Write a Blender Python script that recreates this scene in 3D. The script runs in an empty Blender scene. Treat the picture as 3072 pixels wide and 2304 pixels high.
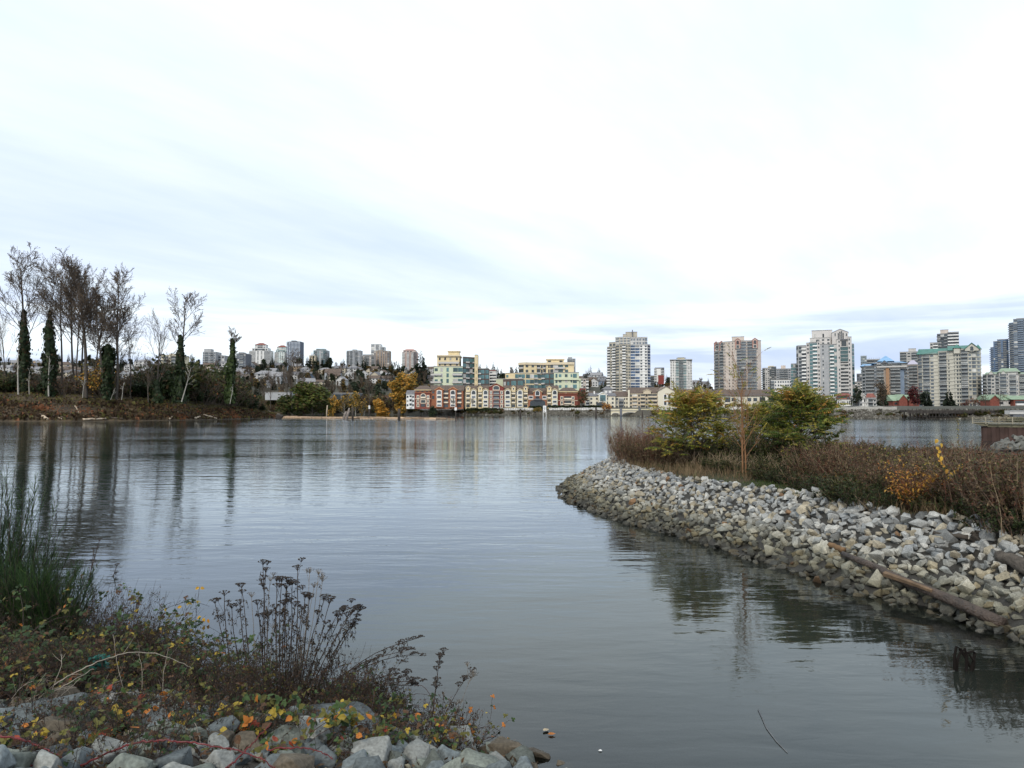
import bpy, bmesh, math, random
from mathutils import Vector, Matrix, noise
R = random.Random(11)
SC = bpy.context.scene
COL = SC.collection
PI = math.pi
# ------------------------------------------------------------------ camera model (photo pixels 3072 x 2304)
CH, FP, HZ = 3.0, 2130.0, 1232.0
PIT = math.atan((HZ - 1152) / FP)
CP, SP = math.cos(PIT), math.sin(PIT)
def ray(px, py):
    u, v = (px - 1536) / FP, (1152 - py) / FP
    return Vector((u, CP - v * SP, SP + v * CP))
def at(px, py, Y):
    d = ray(px, py); return Vector((0, 0, CH)) + d * (Y / d.y)
def gnd(px, py, z=0.0):
    d = ray(px, py); return Vector((0, 0, CH)) + d * ((z - CH) / d.z)
def lerp(a, b, t): return a + (b - a) * t
def interp(tab, x):
    if x <= tab[0][0]: return tab[0][1]
    for (a, va), (b, vb) in zip(tab, tab[1:]):
        if x <= b: return va + (vb - va) * (x - a) / (b - a)
    return tab[-1][1]
def smooth(t):
    t = max(0, min(1, t)); return t * t * (3 - 2 * t)
def nz(x, y, z=0.0): return noise.noise(Vector((x, y, z)))

# ------------------------------------------------------------------ materials
def nodes_of(name):
    m = bpy.data.materials.new(name); m.use_nodes = True
    nt = m.node_tree; b = nt.nodes['Principled BSDF']; return m, nt, b
def mat(name, col, rough=.75, var=.18, scale=2.0, spec=.3, rnd=0.0, bump=0.0, metal=0.0, detail=4, col2=None, trans=0.0):
    """one base colour with procedural mottling; rnd: difference from object to object"""
    m, nt, b = nodes_of(name)
    N, L = nt.nodes.new, nt.links.new
    tc = N('ShaderNodeTexCoord'); no = N('ShaderNodeTexNoise'); no.inputs['Scale'].default_value = scale; no.inputs['Detail'].default_value = detail
    L(tc.outputs['Object'], no.inputs['Vector'])
    rp = N('ShaderNodeValToRGB')
    c2 = col2 if col2 else tuple(min(1, c * (1 + var)) for c in col)
    c1 = tuple(c * (1 - var) for c in col)
    rp.color_ramp.elements[0].position = .32; rp.color_ramp.elements[1].position = .68
    rp.color_ramp.elements[0].color = (*c1, 1); rp.color_ramp.elements[1].color = (*c2, 1)
    L(no.outputs['Fac'], rp.inputs['Fac'])
    src = rp.outputs['Color']
    if rnd:
        oi = N('ShaderNodeObjectInfo'); mr = N('ShaderNodeMapRange')
        mr.inputs['To Min'].default_value = 1 - rnd; mr.inputs['To Max'].default_value = 1 + rnd
        L(oi.outputs['Random'], mr.inputs['Value'])
        mx = N('ShaderNodeMix'); mx.data_type = 'RGBA'; mx.blend_type = 'MULTIPLY'; mx.inputs['Factor'].default_value = 1
        L(src, mx.inputs[6]); L(mr.outputs['Result'], mx.inputs[7]); src = mx.outputs[2]
    L(src, b.inputs['Base Color'])
    b.inputs['Roughness'].default_value = rough; b.inputs['Metallic'].default_value = metal
    b.inputs['Specular IOR Level'].default_value = spec
    if bump:
        bp = N('ShaderNodeBump'); bp.inputs['Strength'].default_value = bump; bp.inputs['Distance'].default_value = .05
        n2 = N('ShaderNodeTexNoise'); n2.inputs['Scale'].default_value = scale * 4; n2.inputs['Detail'].default_value = 6
        L(tc.outputs['Object'], n2.inputs['Vector']); L(n2.outputs['Fac'], bp.inputs['Height']); L(bp.outputs['Normal'], b.inputs['Normal'])
    if trans:
        tr = N('ShaderNodeBsdfTranslucent'); L(src, tr.inputs['Color'])
        ms = N('ShaderNodeMixShader'); ms.inputs['Fac'].default_value = trans
        L(b.outputs[0], ms.inputs[1]); L(tr.outputs[0], ms.inputs[2]); L(ms.outputs[0], nt.nodes['Material Output'].inputs['Surface'])
    return m
def leafmat(name, col, var=.3): return mat(name, col, rough=.6, var=var, scale=9, spec=.25, trans=.3)

def stone(name, col, wet=None, scale=6.0, rnd=.12):
    """rock: two-tone mottling, pale veins, and (wet) the tidal stain: brown-green and then black towards the water"""
    m, nt, b = nodes_of(name)
    N, L = nt.nodes.new, nt.links.new
    tc = N('ShaderNodeTexCoord'); geo = N('ShaderNodeNewGeometry'); oi = N('ShaderNodeObjectInfo')
    n1 = N('ShaderNodeTexNoise'); n1.inputs['Scale'].default_value = scale; n1.inputs['Detail'].default_value = 8; n1.inputs['Roughness'].default_value = .65
    L(geo.outputs['Position'], n1.inputs['Vector'])
    rp = N('ShaderNodeValToRGB'); e = rp.color_ramp.elements
    e[0].position = .3; e[0].color = (*[c * .62 for c in col], 1)
    e[1].position = .72; e[1].color = (*[min(1, c * 1.3) for c in col], 1)
    L(n1.outputs['Fac'], rp.inputs['Fac'])
    n3 = N('ShaderNodeTexNoise'); n3.inputs['Scale'].default_value = scale * 9; n3.inputs['Detail'].default_value = 3
    L(geo.outputs['Position'], n3.inputs['Vector'])
    sp = N('ShaderNodeMix'); sp.data_type = 'RGBA'; sp.blend_type = 'MULTIPLY'; sp.inputs['Factor'].default_value = .75
    r3 = N('ShaderNodeMapRange'); r3.inputs['From Min'].default_value = .3; r3.inputs['From Max'].default_value = .7; r3.inputs['To Min'].default_value = .6; r3.inputs['To Max'].default_value = 1.35
    L(n3.outputs['Fac'], r3.inputs['Value']); L(rp.outputs['Color'], sp.inputs[6]); L(r3.outputs['Result'], sp.inputs[7])
    mr = N('ShaderNodeMapRange'); mr.inputs['To Min'].default_value = 1 - rnd * 2; mr.inputs['To Max'].default_value = 1 + rnd
    L(oi.outputs['Random'], mr.inputs['Value'])
    mx = N('ShaderNodeMix'); mx.data_type = 'RGBA'; mx.blend_type = 'MULTIPLY'; mx.inputs['Factor'].default_value = 1
    L(sp.outputs[2], mx.inputs[6]); L(mr.outputs['Result'], mx.inputs[7])
    src = mx.outputs[2]
    b.inputs['Roughness'].default_value = .8; b.inputs['Specular IOR Level'].default_value = .3
    if wet:
        sx = N('ShaderNodeSeparateXYZ'); L(geo.outputs['Position'], sx.inputs[0])
        n2 = N('ShaderNodeTexNoise'); n2.inputs['Scale'].default_value = 1.1; n2.inputs['Detail'].default_value = 5
        L(geo.outputs['Position'], n2.inputs['Vector'])
        ad = N('ShaderNodeMath'); ad.operation = 'MULTIPLY_ADD'; ad.inputs[1].default_value = wet * .9
        L(n2.outputs['Fac'], ad.inputs[0]); L(sx.outputs['Z'], ad.inputs[2])
        st = N('ShaderNodeValToRGB'); q = st.color_ramp.elements
        q[0].position = .0; q[0].color = (.2, .19, .17, 1)
        q[1].position = 1.; q[1].color = (1, 1, 1, 1)
        a = st.color_ramp.elements.new(.22); a.color = (.24, .23, .19, 1)
        a = st.color_ramp.elements.new(.36); a.color = (.42, .40, .31, 1)
        a = st.color_ramp.elements.new(.62); a.color = (.74, .71, .61, 1)
        m2 = N('ShaderNodeMapRange'); m2.inputs['From Min'].default_value = wet * .35; m2.inputs['From Max'].default_value = wet * 1.7
        L(ad.outputs[0], m2.inputs['Value']); L(m2.outputs['Result'], st.inputs['Fac'])
        my = N('ShaderNodeMix'); my.data_type = 'RGBA'; my.blend_type = 'MULTIPLY'; my.inputs['Factor'].default_value = 1
        L(src, my.inputs[6]); L(st.outputs['Color'], my.inputs[7]); src = my.outputs[2]
    L(src, b.inputs['Base Color'])
    bp = N('ShaderNodeBump'); bp.inputs['Strength'].default_value = .5; bp.inputs['Distance'].default_value = .03
    n4 = N('ShaderNodeTexNoise'); n4.inputs['Scale'].default_value = scale * 3; n4.inputs['Detail'].default_value = 8; n4.inputs['Roughness'].default_value = .7
    L(geo.outputs['Position'], n4.inputs['Vector']); L(n4.outputs['Fac'], bp.inputs['Height']); L(bp.outputs['Normal'], b.inputs['Normal'])
    return m

# ------------------------------------------------------------------ mesh collecting
class MB:
    def __init__(s): s.v = []; s.f = []; s.m = []
    def add(s, vs, fs, mi=0):
        o = len(s.v); s.v.extend(vs)
        for f in fs: s.f.append([i + o for i in f]); s.m.append(mi)
    def box(s, x0, x1, y0, y1, z0, z1, mi=0):
        s.add([(x0,y0,z0),(x1,y0,z0),(x1,y1,z0),(x0,y1,z0),(x0,y0,z1),(x1,y0,z1),(x1,y1,z1),(x0,y1,z1)],
              [(0,3,2,1),(4,5,6,7),(0,1,5,4),(1,2,6,5),(2,3,7,6),(3,0,4,7)], mi)
    def prism(s, poly, z0, z1, mi=0):
        n = len(poly)
        s.add([(x,y,z0) for x,y in poly] + [(x,y,z1) for x,y in poly],
              [list(range(n))[::-1], list(range(n,2*n))] + [(i,(i+1)%n,n+(i+1)%n,n+i) for i in range(n)], mi)
    def extr(s, poly, y0, y1, mi=0):          # polygon in x,z pushed along y
        n = len(poly)
        s.add([(x,y0,z) for x,z in poly] + [(x,y1,z) for x,z in poly],
              [list(range(n)), list(range(n,2*n))[::-1]] + [((i+1)%n,i,n+i,n+(i+1)%n) for i in range(n)], mi)
    def extrx(s, poly, x0, x1, mi=0):         # polygon in y,z pushed along x
        n = len(poly)
        s.add([(x0,y,z) for y,z in poly] + [(x1,y,z) for y,z in poly],
              [list(range(n))[::-1], list(range(n,2*n))] + [(i,(i+1)%n,n+(i+1)%n,n+i) for i in range(n)], mi)
    def tube(s, pts, r0, r1, n=3, mi=0, caps=False):
        k = len(pts); vs = []; up = None
        for i, p in enumerate(pts):
            t = (pts[min(i+1,k-1)] - pts[max(i-1,0)])
            if t.length < 1e-9: t = Vector((0,0,1))
            t.normalize()
            if up is None: up = t.orthogonal().normalized()
            else:
                up = up - t * up.dot(t)
                up = up.normalized() if up.length > 1e-6 else t.orthogonal().normalized()
            w = t.cross(up); r = r0 + (r1 - r0) * i / (k - 1)
            for j in range(n):
                a = 2*PI*j/n; vs.append(p + up*(r*math.cos(a)) + w*(r*math.sin(a)))
        fs = [(i*n+j, i*n+(j+1)%n, (i+1)*n+(j+1)%n, (i+1)*n+j) for i in range(k-1) for j in range(n)]
        if caps: fs += [list(range(n))[::-1], list(range((k-1)*n, k*n))]
        s.add(vs, fs, mi)
    def quad(s, p, a, b, mi=0):               # centred card spanned by a and b
        s.add([p-a-b, p+a-b, p+a+b, p-a+b], [(0,1,2,3)], mi)
    def diamond(s, p, d, w, mi=0):            # small pointed leaf from p along d
        s.add([p, p + d*.45 + w, p + d, p + d*.45 - w], [(0,1,2,3)], mi)
    def leaf(s, p, d, nrm, L, W, mi=0, fold=.25, droop=.15):
        d = d.normalized(); w = d.cross(nrm)
        w = w.normalized() if w.length > 1e-5 else d.orthogonal().normalized()
        n = w.cross(d)
        mid = [p, p + d*L*.3 + n*L*.03, p + d*L*.65 - n*L*droop*.3, p + d*L - n*L*droop]
        e = lambda q, k, sg: q + w*(W*k*sg) + n*(W*k*fold)
        vs = [mid[0], mid[1], mid[2], mid[3], e(mid[1],.46,1), e(mid[2],.4,1), e(mid[1],.46,-1), e(mid[2],.4,-1)]
        s.add(vs, [(0,1,4),(1,2,5,4),(2,3,5),(0,6,1),(1,6,7,2),(2,7,3)], mi)
    def mesh(s, name, mats, smooth_=False):
        me = bpy.data.meshes.new(name); me.from_pydata([tuple(v) for v in s.v], [], s.f)
        for m in (mats if isinstance(mats, (list, tuple)) else [mats]): me.materials.append(m)
        if any(s.m): me.polygons.foreach_set('material_index', s.m)
        if smooth_: me.polygons.foreach_set('use_smooth', [True]*len(s.f))
        me.update(); return me
    def build(s, name, mats, parent=None, smooth_=False, loc=None):
        o = bpy.data.objects.new(name, s.mesh(name, mats, smooth_)); COL.objects.link(o)
        if parent: o.parent = parent
        if loc is not None: o.location = loc
        return o
def tag(o, label=None, cat=None, group=None, kind=None):
    if label: o['label'] = label
    if cat: o['category'] = cat
    if group: o['group'] = group
    if kind: o['kind'] = kind
    return o
def thing(name, label, cat, loc=(0,0,0), group=None, rz=0.0):
    o = bpy.data.objects.new(name, None); COL.objects.link(o); o.empty_display_size = .1
    o.location = loc; o.rotation_euler = (0,0,rz); return tag(o, label, cat, group)
KIDS = {}
def dup(root, loc, rz=0.0, sc=1.0, label=None, group=None):
    c = root.copy(); COL.objects.link(c); c.location = loc
    c.rotation_euler = (root.rotation_euler.x, root.rotation_euler.y, rz)
    c.scale = (sc, sc, sc) if not isinstance(sc, (tuple, list)) else sc
    if label: c['label'] = label
    if group: c['group'] = group
    if root.name not in KIDS: KIDS[root.name] = [o for o in bpy.data.objects if o.parent == root]
    for ch in KIDS[root.name]:
        d = ch.copy(); COL.objects.link(d); d.parent = c
    return c
class Kind:
    """a prototype: the first call moves it, later calls copy it with its parts"""
    def __init__(s, root): s.root = root; s.used = False
    def put(s, loc, rz=0.0, sc=1.0, label=None, group=None):
        if s.used: return dup(s.root, loc, rz, sc, label, group)
        s.used = True; s.root.location = loc; s.root.rotation_euler = (s.root.rotation_euler.x, s.root.rotation_euler.y, rz)
        s.root.scale = (sc, sc, sc) if not isinstance(sc, (tuple, list)) else sc
        if label: s.root['label'] = label
        if group: s.root['group'] = group
        return s.root
def rvec(r): 
    while True:
        v = Vector((r.uniform(-1,1), r.uniform(-1,1), r.uniform(-1,1)))
        if .05 < v.length < 1: return v.normalized()
def swerve(d, ang, r):
    ax = d.cross(rvec(r))
    if ax.length < 1e-4: ax = d.orthogonal()
    return (Matrix.Rotation(ang, 3, ax.normalized()) @ d).normalized()

# ------------------------------------------------------------------ palette
white = mat('white_paint', (.72,.72,.70), .6, .06)
G_dark = mat('dark_glass', (.035,.045,.05), .12, .3, 1.5, spec=.6, rnd=.7)
G_teal = mat('teal_glass', (.06,.13,.14), .12, .3, 1.5, spec=.6, rnd=.5)
G_blue = mat('blue_glass', (.06,.10,.17), .12, .3, 1.5, spec=.6, rnd=.5)
G_grey = mat('grey_glass', (.10,.12,.14), .15, .3, 1.5, spec=.6, rnd=.6)
rail_m = mat('balcony_paint', (.55,.56,.56), .5, .08)
beige = mat('beige_concrete', (.41,.38,.31), .8, .1, .3)
pinkish = mat('pinkish_concrete', (.52,.46,.41), .8, .1, .3)
grey_c = mat('grey_concrete', (.34,.35,.36), .8, .1, .3)
lgrey_c = mat('pale_grey_concrete', (.47,.46,.44), .8, .08, .3)
dgrey_c = mat('dark_grey_cladding', (.13,.14,.16), .7, .12, .3)
cream = mat('cream_stucco', (.62,.56,.40), .8, .07, .4)
ycream = mat('yellow_stucco', (.66,.55,.34), .8, .07, .4)
ygreen = mat('pale_yellow_green_stucco', (.56,.60,.44), .8, .07, .4)
sand = mat('sand_stucco', (.62,.53,.38), .8, .07, .4)
redbrick = mat('red_brick', (.19,.06,.043), .85, .2, 1.2)
orangebrick = mat('orange_red_stucco', (.29,.12,.068), .85, .14, 1.2)
crimson = mat('crimson_stucco', (.21,.05,.043), .85, .15, 1.2)
brownbrick = mat('dark_brown_brick', (.095,.07,.062), .85, .2, 1.2)
brownroof = mat('brown_shingle_roof', (.115,.088,.072), .9, .3, .9)
greyroof = mat('grey_shingle_roof', (.15,.15,.16), .9, .25, .9)
flatroof = mat('roof_membrane', (.3,.3,.29), .9, .2, .5)
blueroof = mat('pale_blue_metal_roof', (.2,.36,.56), .5, .12, .4)
greenroof = mat('verdigris_metal_roof', (.06,.175,.145), .5, .2, .4)
mintroof = mat('pale_mint_metal_roof', (.23,.31,.215), .55, .12, .4)
redroof = mat('red_tile_roof', (.20,.07,.053), .8, .15, .6)
bluegrey = mat('blue_grey_cladding', (.17,.22,.29), .45, .15, .3)
# ------------------------------------------------------------------ world, sun, camera
w = bpy.data.worlds.new('World'); SC.world = w; w.use_nodes = True
nt = w.node_tree; N, L = nt.nodes.new, nt.links.new
bg = nt.nodes['Background']; out = nt.nodes['World Output']
SUN_EL, SUN_AZ = math.radians(38), math.radians(200)      # behind the camera, a little to its left
sky = N('ShaderNodeTexSky'); sky.sky_type = 'NISHITA'; sky.sun_disc = False
sky.sun_elevation = SUN_EL; sky.sun_rotation = SUN_AZ; sky.air_density = 1.0; sky.dust_density = 2.0
L(sky.outputs[0], bg.inputs['Color']); bg.inputs['Strength'].default_value = .1
tc = N('ShaderNodeTexCoord'); sx = N('ShaderNodeSeparateXYZ'); L(tc.outputs['Generated'], sx.inputs[0])
# cloud deck: the view direction meets a plane overhead, so the streaks close up towards the horizon
zc = N('ShaderNodeMath'); zc.operation = 'MAXIMUM'; zc.inputs[1].default_value = .0; L(sx.outputs['Z'], zc.inputs[0])
za = N('ShaderNodeMath'); za.operation = 'ADD'; za.inputs[1].default_value = .10; L(zc.outputs[0], za.inputs[0])
dv = N('ShaderNodeVectorMath'); dv.operation = 'DIVIDE'; cb = N('ShaderNodeCombineXYZ')
for i in range(3): L(za.outputs[0], cb.inputs[i])
L(tc.outputs['Generated'], dv.inputs[0]); L(cb.outputs[0], dv.inputs[1])
mp = N('ShaderNodeMapping'); mp.vector_type = 'TEXTURE'; mp.inputs['Rotation'].default_value = (0,0,math.radians(58)); mp.inputs['Scale'].default_value = (3.6,1.15,1.0); mp.inputs['Location'].default_value = (2.2,.9,0)
L(dv.outputs[0], mp.inputs['Vector'])
n1 = N('ShaderNodeTexNoise'); n1.inputs['Scale'].default_value = .75; n1.inputs['Detail'].default_value = 7; n1.inputs['Roughness'].default_value = .5; n1.inputs['Distortion'].default_value = .35
L(mp.outputs[0], n1.inputs['Vector'])
r1 = N('ShaderNodeValToRGB'); e = r1.color_ramp.elements
e[0].position = .28; e[0].color = (.42,.485,.62,1); e[1].position = .68; e[1].color = (.615,.65,.66,1)
a = r1.color_ramp.elements.new(.44); a.color = (.505,.56,.65,1)
a = r1.color_ramp.elements.new(.54); a.color = (.565,.625,.665,1)
L(n1.outputs['Fac'], r1.inputs['Fac'])
# low stratus just above the skyline
mp2 = N('ShaderNodeMapping'); mp2.inputs['Scale'].default_value = (2.6,2.6,34); mp2.inputs['Location'].default_value = (.3,.0,.7)
L(tc.outputs['Generated'], mp2.inputs['Vector'])
n2 = N('ShaderNodeTexNoise'); n2.inputs['Scale'].default_value = 1.0; n2.inputs['Detail'].default_value = 5; n2.inputs['Distortion'].default_value = .3
L(mp2.outputs[0], n2.inputs['Vector'])
r2 = N('ShaderNodeValToRGB'); e = r2.color_ramp.elements
e[0].position = .40; e[0].color = (.66,.71,.74,1); e[1].position = .60; e[1].color = (.36,.42,.56,1)
L(n2.outputs['Fac'], r2.inputs['Fac'])
lo = N('ShaderNodeMapRange'); lo.inputs['From Min'].default_value = .10; lo.inputs['From Max'].default_value = .17; lo.inputs['To Min'].default_value = .85; lo.inputs['To Max'].default_value = 0
lo.interpolation_type = 'SMOOTHSTEP'
L(sx.outputs['Z'], lo.inputs['Value'])
mxc = N('ShaderNodeMix'); mxc.data_type = 'RGBA'; L(lo.outputs['Result'], mxc.inputs[0]); L(r1.outputs['Color'], mxc.inputs[6]); L(r2.outputs['Color'], mxc.inputs[7])
mp3 = N('ShaderNodeMapping'); mp3.vector_type = 'TEXTURE'; mp3.inputs['Rotation'].default_value = (0,0,math.radians(48)); mp3.inputs['Scale'].default_value = (1.1,.42,1.0)
L(dv.outputs[0], mp3.inputs['Vector'])
n3 = N('ShaderNodeTexNoise'); n3.inputs['Scale'].default_value = 1.0; n3.inputs['Detail'].default_value = 6; n3.inputs['Roughness'].default_value = .55; L(mp3.outputs[0], n3.inputs['Vector'])
r3 = N('ShaderNodeValToRGB'); e = r3.color_ramp.elements; e[0].position = .34; e[0].color = (.90,.93,.97,1); e[1].position = .66; e[1].color = (1.06,1.05,1.04,1); L(n3.outputs['Fac'], r3.inputs['Fac'])
mx3 = N('ShaderNodeMix'); mx3.data_type = 'RGBA'; mx3.blend_type = 'MULTIPLY'; mx3.inputs['Factor'].default_value = 1; L(mxc.outputs[2], mx3.inputs[6]); L(r3.outputs['Color'], mx3.inputs[7])
bg2 = N('ShaderNodeBackground'); L(mx3.outputs[2], bg2.inputs['Color']); bg2.inputs['Strength'].default_value = 1.29
ms = N('ShaderNodeMixShader'); ms.inputs['Fac'].default_value = .88
L(bg.outputs[0], ms.inputs[1]); L(bg2.outputs[0], ms.inputs[2]); L(ms.outputs[0], out.inputs['Surface'])

sl = bpy.data.lights.new('sun', 'SUN'); sl.energy = 1.5; sl.angle = math.radians(12); sl.color = (1,.92,.80)
so = bpy.data.objects.new('sun', sl); COL.objects.link(so)
so.rotation_euler = (PI/2 - SUN_EL, 0, PI - SUN_AZ); so.location = (0,-30,60)
cd = bpy.data.cameras.new('camera'); cam = bpy.data.objects.new('camera', cd); COL.objects.link(cam); SC.camera = cam
cd.sensor_width = 36; cd.lens = 36 * FP / 3072; cd.clip_start = .1; cd.clip_end = 20000
cam.location = (0,0,CH); cam.rotation_euler = (PI/2 + PIT, 0, 0)
SC.view_settings.view_transform = 'Standard'; SC.view_settings.look = 'None'; SC.view_settings.exposure = 0.54; SC.view_settings.gamma = 1
SC.cycles.max_bounces = 6; SC.cycles.diffuse_bounces = 2; SC.cycles.transparent_max_bounces = 6

# ------------------------------------------------------------------ water
m, nt, b = nodes_of('river_water'); N, L = nt.nodes.new, nt.links.new
geo = N('ShaderNodeNewGeometry'); 
def wave(sx_, sy_, rot, det, rough=.5):
    mp = N('ShaderNodeMapping'); mp.inputs['Scale'].default_value = (sx_, sy_, 1); mp.inputs['Rotation'].default_value = (0,0,rot)
    L(geo.outputs['Position'], mp.inputs['Vector'])
    n = N('ShaderNodeTexNoise'); n.inputs['Scale'].default_value = 1; n.inputs['Detail'].default_value = det; n.inputs['Roughness'].default_value = rough
    n.inputs['Distortion'].default_value = .4
    L(mp.outputs[0], n.inputs['Vector']); return n.outputs['Fac']
def madd(a, k, c=None):
    n = N('ShaderNodeMath'); n.operation = 'MULTIPLY_ADD'; L(a, n.inputs[0]); n.inputs[1].default_value = k
    if c is None: n.inputs[2].default_value = 0
    else: L(c, n.inputs[2])
    return n.outputs[0]
# gusts: patches where the ripples are stronger
gust = wave(.012, .05, .1, 3)
gr = N('ShaderNodeMapRange'); gr.inputs['From Min'].default_value = .35; gr.inputs['From Max'].default_value = .65; gr.inputs['To Min'].default_value = .18; gr.inputs['To Max'].default_value = 1.6
L(gust, gr.inputs['Value'])
# calmer close to the near shore
sy = N('ShaderNodeSeparateXYZ'); L(geo.outputs['Position'], sy.inputs[0])
cr = N('ShaderNodeMapRange'); cr.inputs['From Min'].default_value = 8; cr.inputs['From Max'].default_value = 60; cr.inputs['To Min'].default_value = .8; cr.inputs['To Max'].default_value = 1.0
L(sy.outputs['Y'], cr.inputs['Value'])
am = N('ShaderNodeMath'); am.operation = 'MULTIPLY'; L(gr.outputs['Result'], am.inputs[0]); L(cr.outputs['Result'], am.inputs[1])
h = madd(wave(1.3, 3.6, .12, 3), .010)
h = madd(wave(.35, 1.0, .2, 2), .020, h)
h = madd(wave(3.5, 8.0, -.1, 2), .0022, h)
h = madd(wave(.16, 1.5, .22, 1), .012, h)
b0_ = N('ShaderNodeMapRange'); b0_.interpolation_type = 'SMOOTHSTEP'; b0_.inputs['From Min'].default_value = 60; b0_.inputs['From Max'].default_value = 105
b1_ = N('ShaderNodeMapRange'); b1_.interpolation_type = 'SMOOTHSTEP'; b1_.inputs['From Min'].default_value = 215; b1_.inputs['From Max'].default_value = 330; b1_.inputs['To Min'].default_value = 1; b1_.inputs['To Max'].default_value = 0
L(sy.outputs['Y'], b0_.inputs['Value']); L(sy.outputs['Y'], b1_.inputs['Value'])
bb_ = N('ShaderNodeMath'); bb_.operation = 'MULTIPLY'; L(b0_.outputs['Result'], bb_.inputs[0]); L(b1_.outputs['Result'], bb_.inputs[1])
# a wind band across the middle of the river
am2 = N('ShaderNodeMath'); am2.operation = 'MULTIPLY_ADD'; am2.inputs[1].default_value = 1.3; L(bb_.outputs[0], am2.inputs[0]); L(am.outputs[0], am2.inputs[2]); am = am2
hm = N('ShaderNodeMath'); hm.operation = 'MULTIPLY'; L(h, hm.inputs[0]); L(am.outputs[0], hm.inputs[1])
bp = N('ShaderNodeBump'); bp.inputs['Strength'].default_value = 1.0; bp.inputs['Distance'].default_value = 1.0; L(hm.outputs[0], bp.inputs['Height'])
L(bp.outputs['Normal'], b.inputs['Normal'])
L(bp.outputs['Normal'], b.inputs['Normal'])
b.inputs['Base Color'].default_value = (.022,.026,.022,1); b.inputs['Roughness'].default_value = .6; b.inputs['Specular IOR Level'].default_value = 0
ca = N('ShaderNodeAttribute'); ca.attribute_name = 'clarity'
tr = N('ShaderNodeBsdfTransparent'); tr.inputs['Color'].default_value = (.62,.60,.44,1)
body = N('ShaderNodeMixShader'); L(ca.outputs['Fac'], body.inputs['Fac']); L(b.outputs[0], body.inputs[1]); L(tr.outputs[0], body.inputs[2])
gl = N('ShaderNodeBsdfGlossy'); gl.inputs['Roughness'].default_value = .035; gl.inputs['Color'].default_value = (.90,.96,1.0,1); L(bp.outputs['Normal'], gl.inputs['Normal'])
fr = N('ShaderNodeFresnel'); fr.inputs['IOR'].default_value = 1.5; L(bp.outputs['Normal'], fr.inputs['Normal'])
fin = N('ShaderNodeMixShader'); L(fr.outputs[0], fin.inputs['Fac']); L(body.outputs[0], fin.inputs[1]); L(gl.outputs[0], fin.inputs[2]); L(fin.outputs[0], nt.nodes['Material Output'].inputs['Surface'])
water_m = m

# ------------------------------------------------------------------ far land: one sheet from the far bank up the hill and on to the horizon
PXU = lambda px: (px - 1536) / FP
YB = [(PXU(a), 3.0 * FP / (y - HZ)) for a, y in ((-600,1243.5),(700,1243.5),(850,1244),(1250,1244.3),(1300,1244.6),(1640,1246),(1900,1248.5),(2200,1252),(2450,1256),(2800,1257.5),(3072,1258.5),(3700,1260))]
RIDGE = [(PXU(a), CH + (HZ - y) / FP * 1150) for a, y in ((-600,1085),(0,1085),(300,1090),(520,1092),(800,1093),(1000,1095),(1150,1102),(1280,1112),(1500,1124),(1750,1138),(2000,1152),(2150,1164),(2400,1185),(3072,1205),(3700,1212))]
def gz(X, Y):
    u = X / max(Y, 50); d = Y - interp(YB, u)
    if d < 0: return max(-3.0, d * .3)
    z = min(d * .42, 3.4) + 1.6 * smooth((d - 10) / 45)
    t = (Y - 585) / 565
    if t > 0:
        Hh = interp(RIDGE, u) - 5
        t1 = min(t, 1); z += Hh * (t1 ** 1.15) - (max(0, t - 1) * Hh * .12 if t > 1 else 0)
        z += nz(X*.012, Y*.012) * 3.2 * min(1, t*3) * (1 if t < 1.2 else .4)
    return max(z, 3.0) if d > 60 else z + nz(X*.3, Y*.3) * .35
def on_hill(px, py, y0=440.0, y1=1200.0):
    d = ray(px, py); Y = y0
    while Y < y1:
        p = Vector((0,0,CH)) + d * (Y / d.y)
        if p.z < gz(p.x, p.y): return Vector((p.x, p.y, gz(p.x, p.y)))
        Y += 3
    p = Vector((0,0,CH)) + d * (y1 / d.y); return Vector((p.x, p.y, gz(p.x, p.y)))
m, nt, b = nodes_of('hillside_ground'); N, L = nt.nodes.new, nt.links.new
geo = N('ShaderNodeNewGeometry')
n1 = N('ShaderNodeTexNoise'); n1.inputs['Scale'].default_value = .09; n1.inputs['Detail'].default_value = 8; L(geo.outputs['Position'], n1.inputs['Vector'])
rp = N('ShaderNodeValToRGB'); e = rp.color_ramp.elements
e[0].position = .35; e[0].color = (.018,.022,.012,1); e[1].position = .66; e[1].color = (.06,.045,.03,1)
a = rp.color_ramp.elements.new(.5); a.color = (.034,.034,.019,1)
L(n1.outputs['Fac'], rp.inputs['Fac']); L(rp.outputs[0], b.inputs['Base Color']); b.inputs['Roughness'].default_value = .95
hill_m = m
mb = MB(); us = [-1.9 + 3.8*i/150 for i in range(151)]
ds = [-70,-25,-8,-3,-1,0,.6,1.4,2.3,3.3,4.5,6,8,11,15,20,28,40,55,75,100,130,165,200,240,280,320,360,400,440,480,520,560,600,650,700,900,1300,2500,6000]
for d in ds:
    for u in us:
        yb = interp(YB, u); Y = yb + d; z = gz(u*Y, Y)
        mb.v.append((u*Y, Y, z if d < 2000 else min(z, 40)))
for j in range(len(ds)-1):
    for i in range(150):
        k = j*151 + i; mb.f.append((k, k+1, k+152, k+151)); mb.m.append(0 if ds[j] > 7 else 1)
bankrock = stone('far_bank_stone', (.07,.063,.048), wet=None, scale=.9)
tag(mb.build('ground', [hill_m, bankrock], smooth_=True), kind='structure')
mb = MB(); mb.add([(-1500,-80,-3.3),(1500,-80,-3.3),(1500,900,-3.3),(-1500,900,-3.3)], [(0,1,2,3)])
tag(mb.build('riverbed', mat('riverbed_mud', (.06,.055,.045), .9, .2, .2)), kind='structure')

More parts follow.
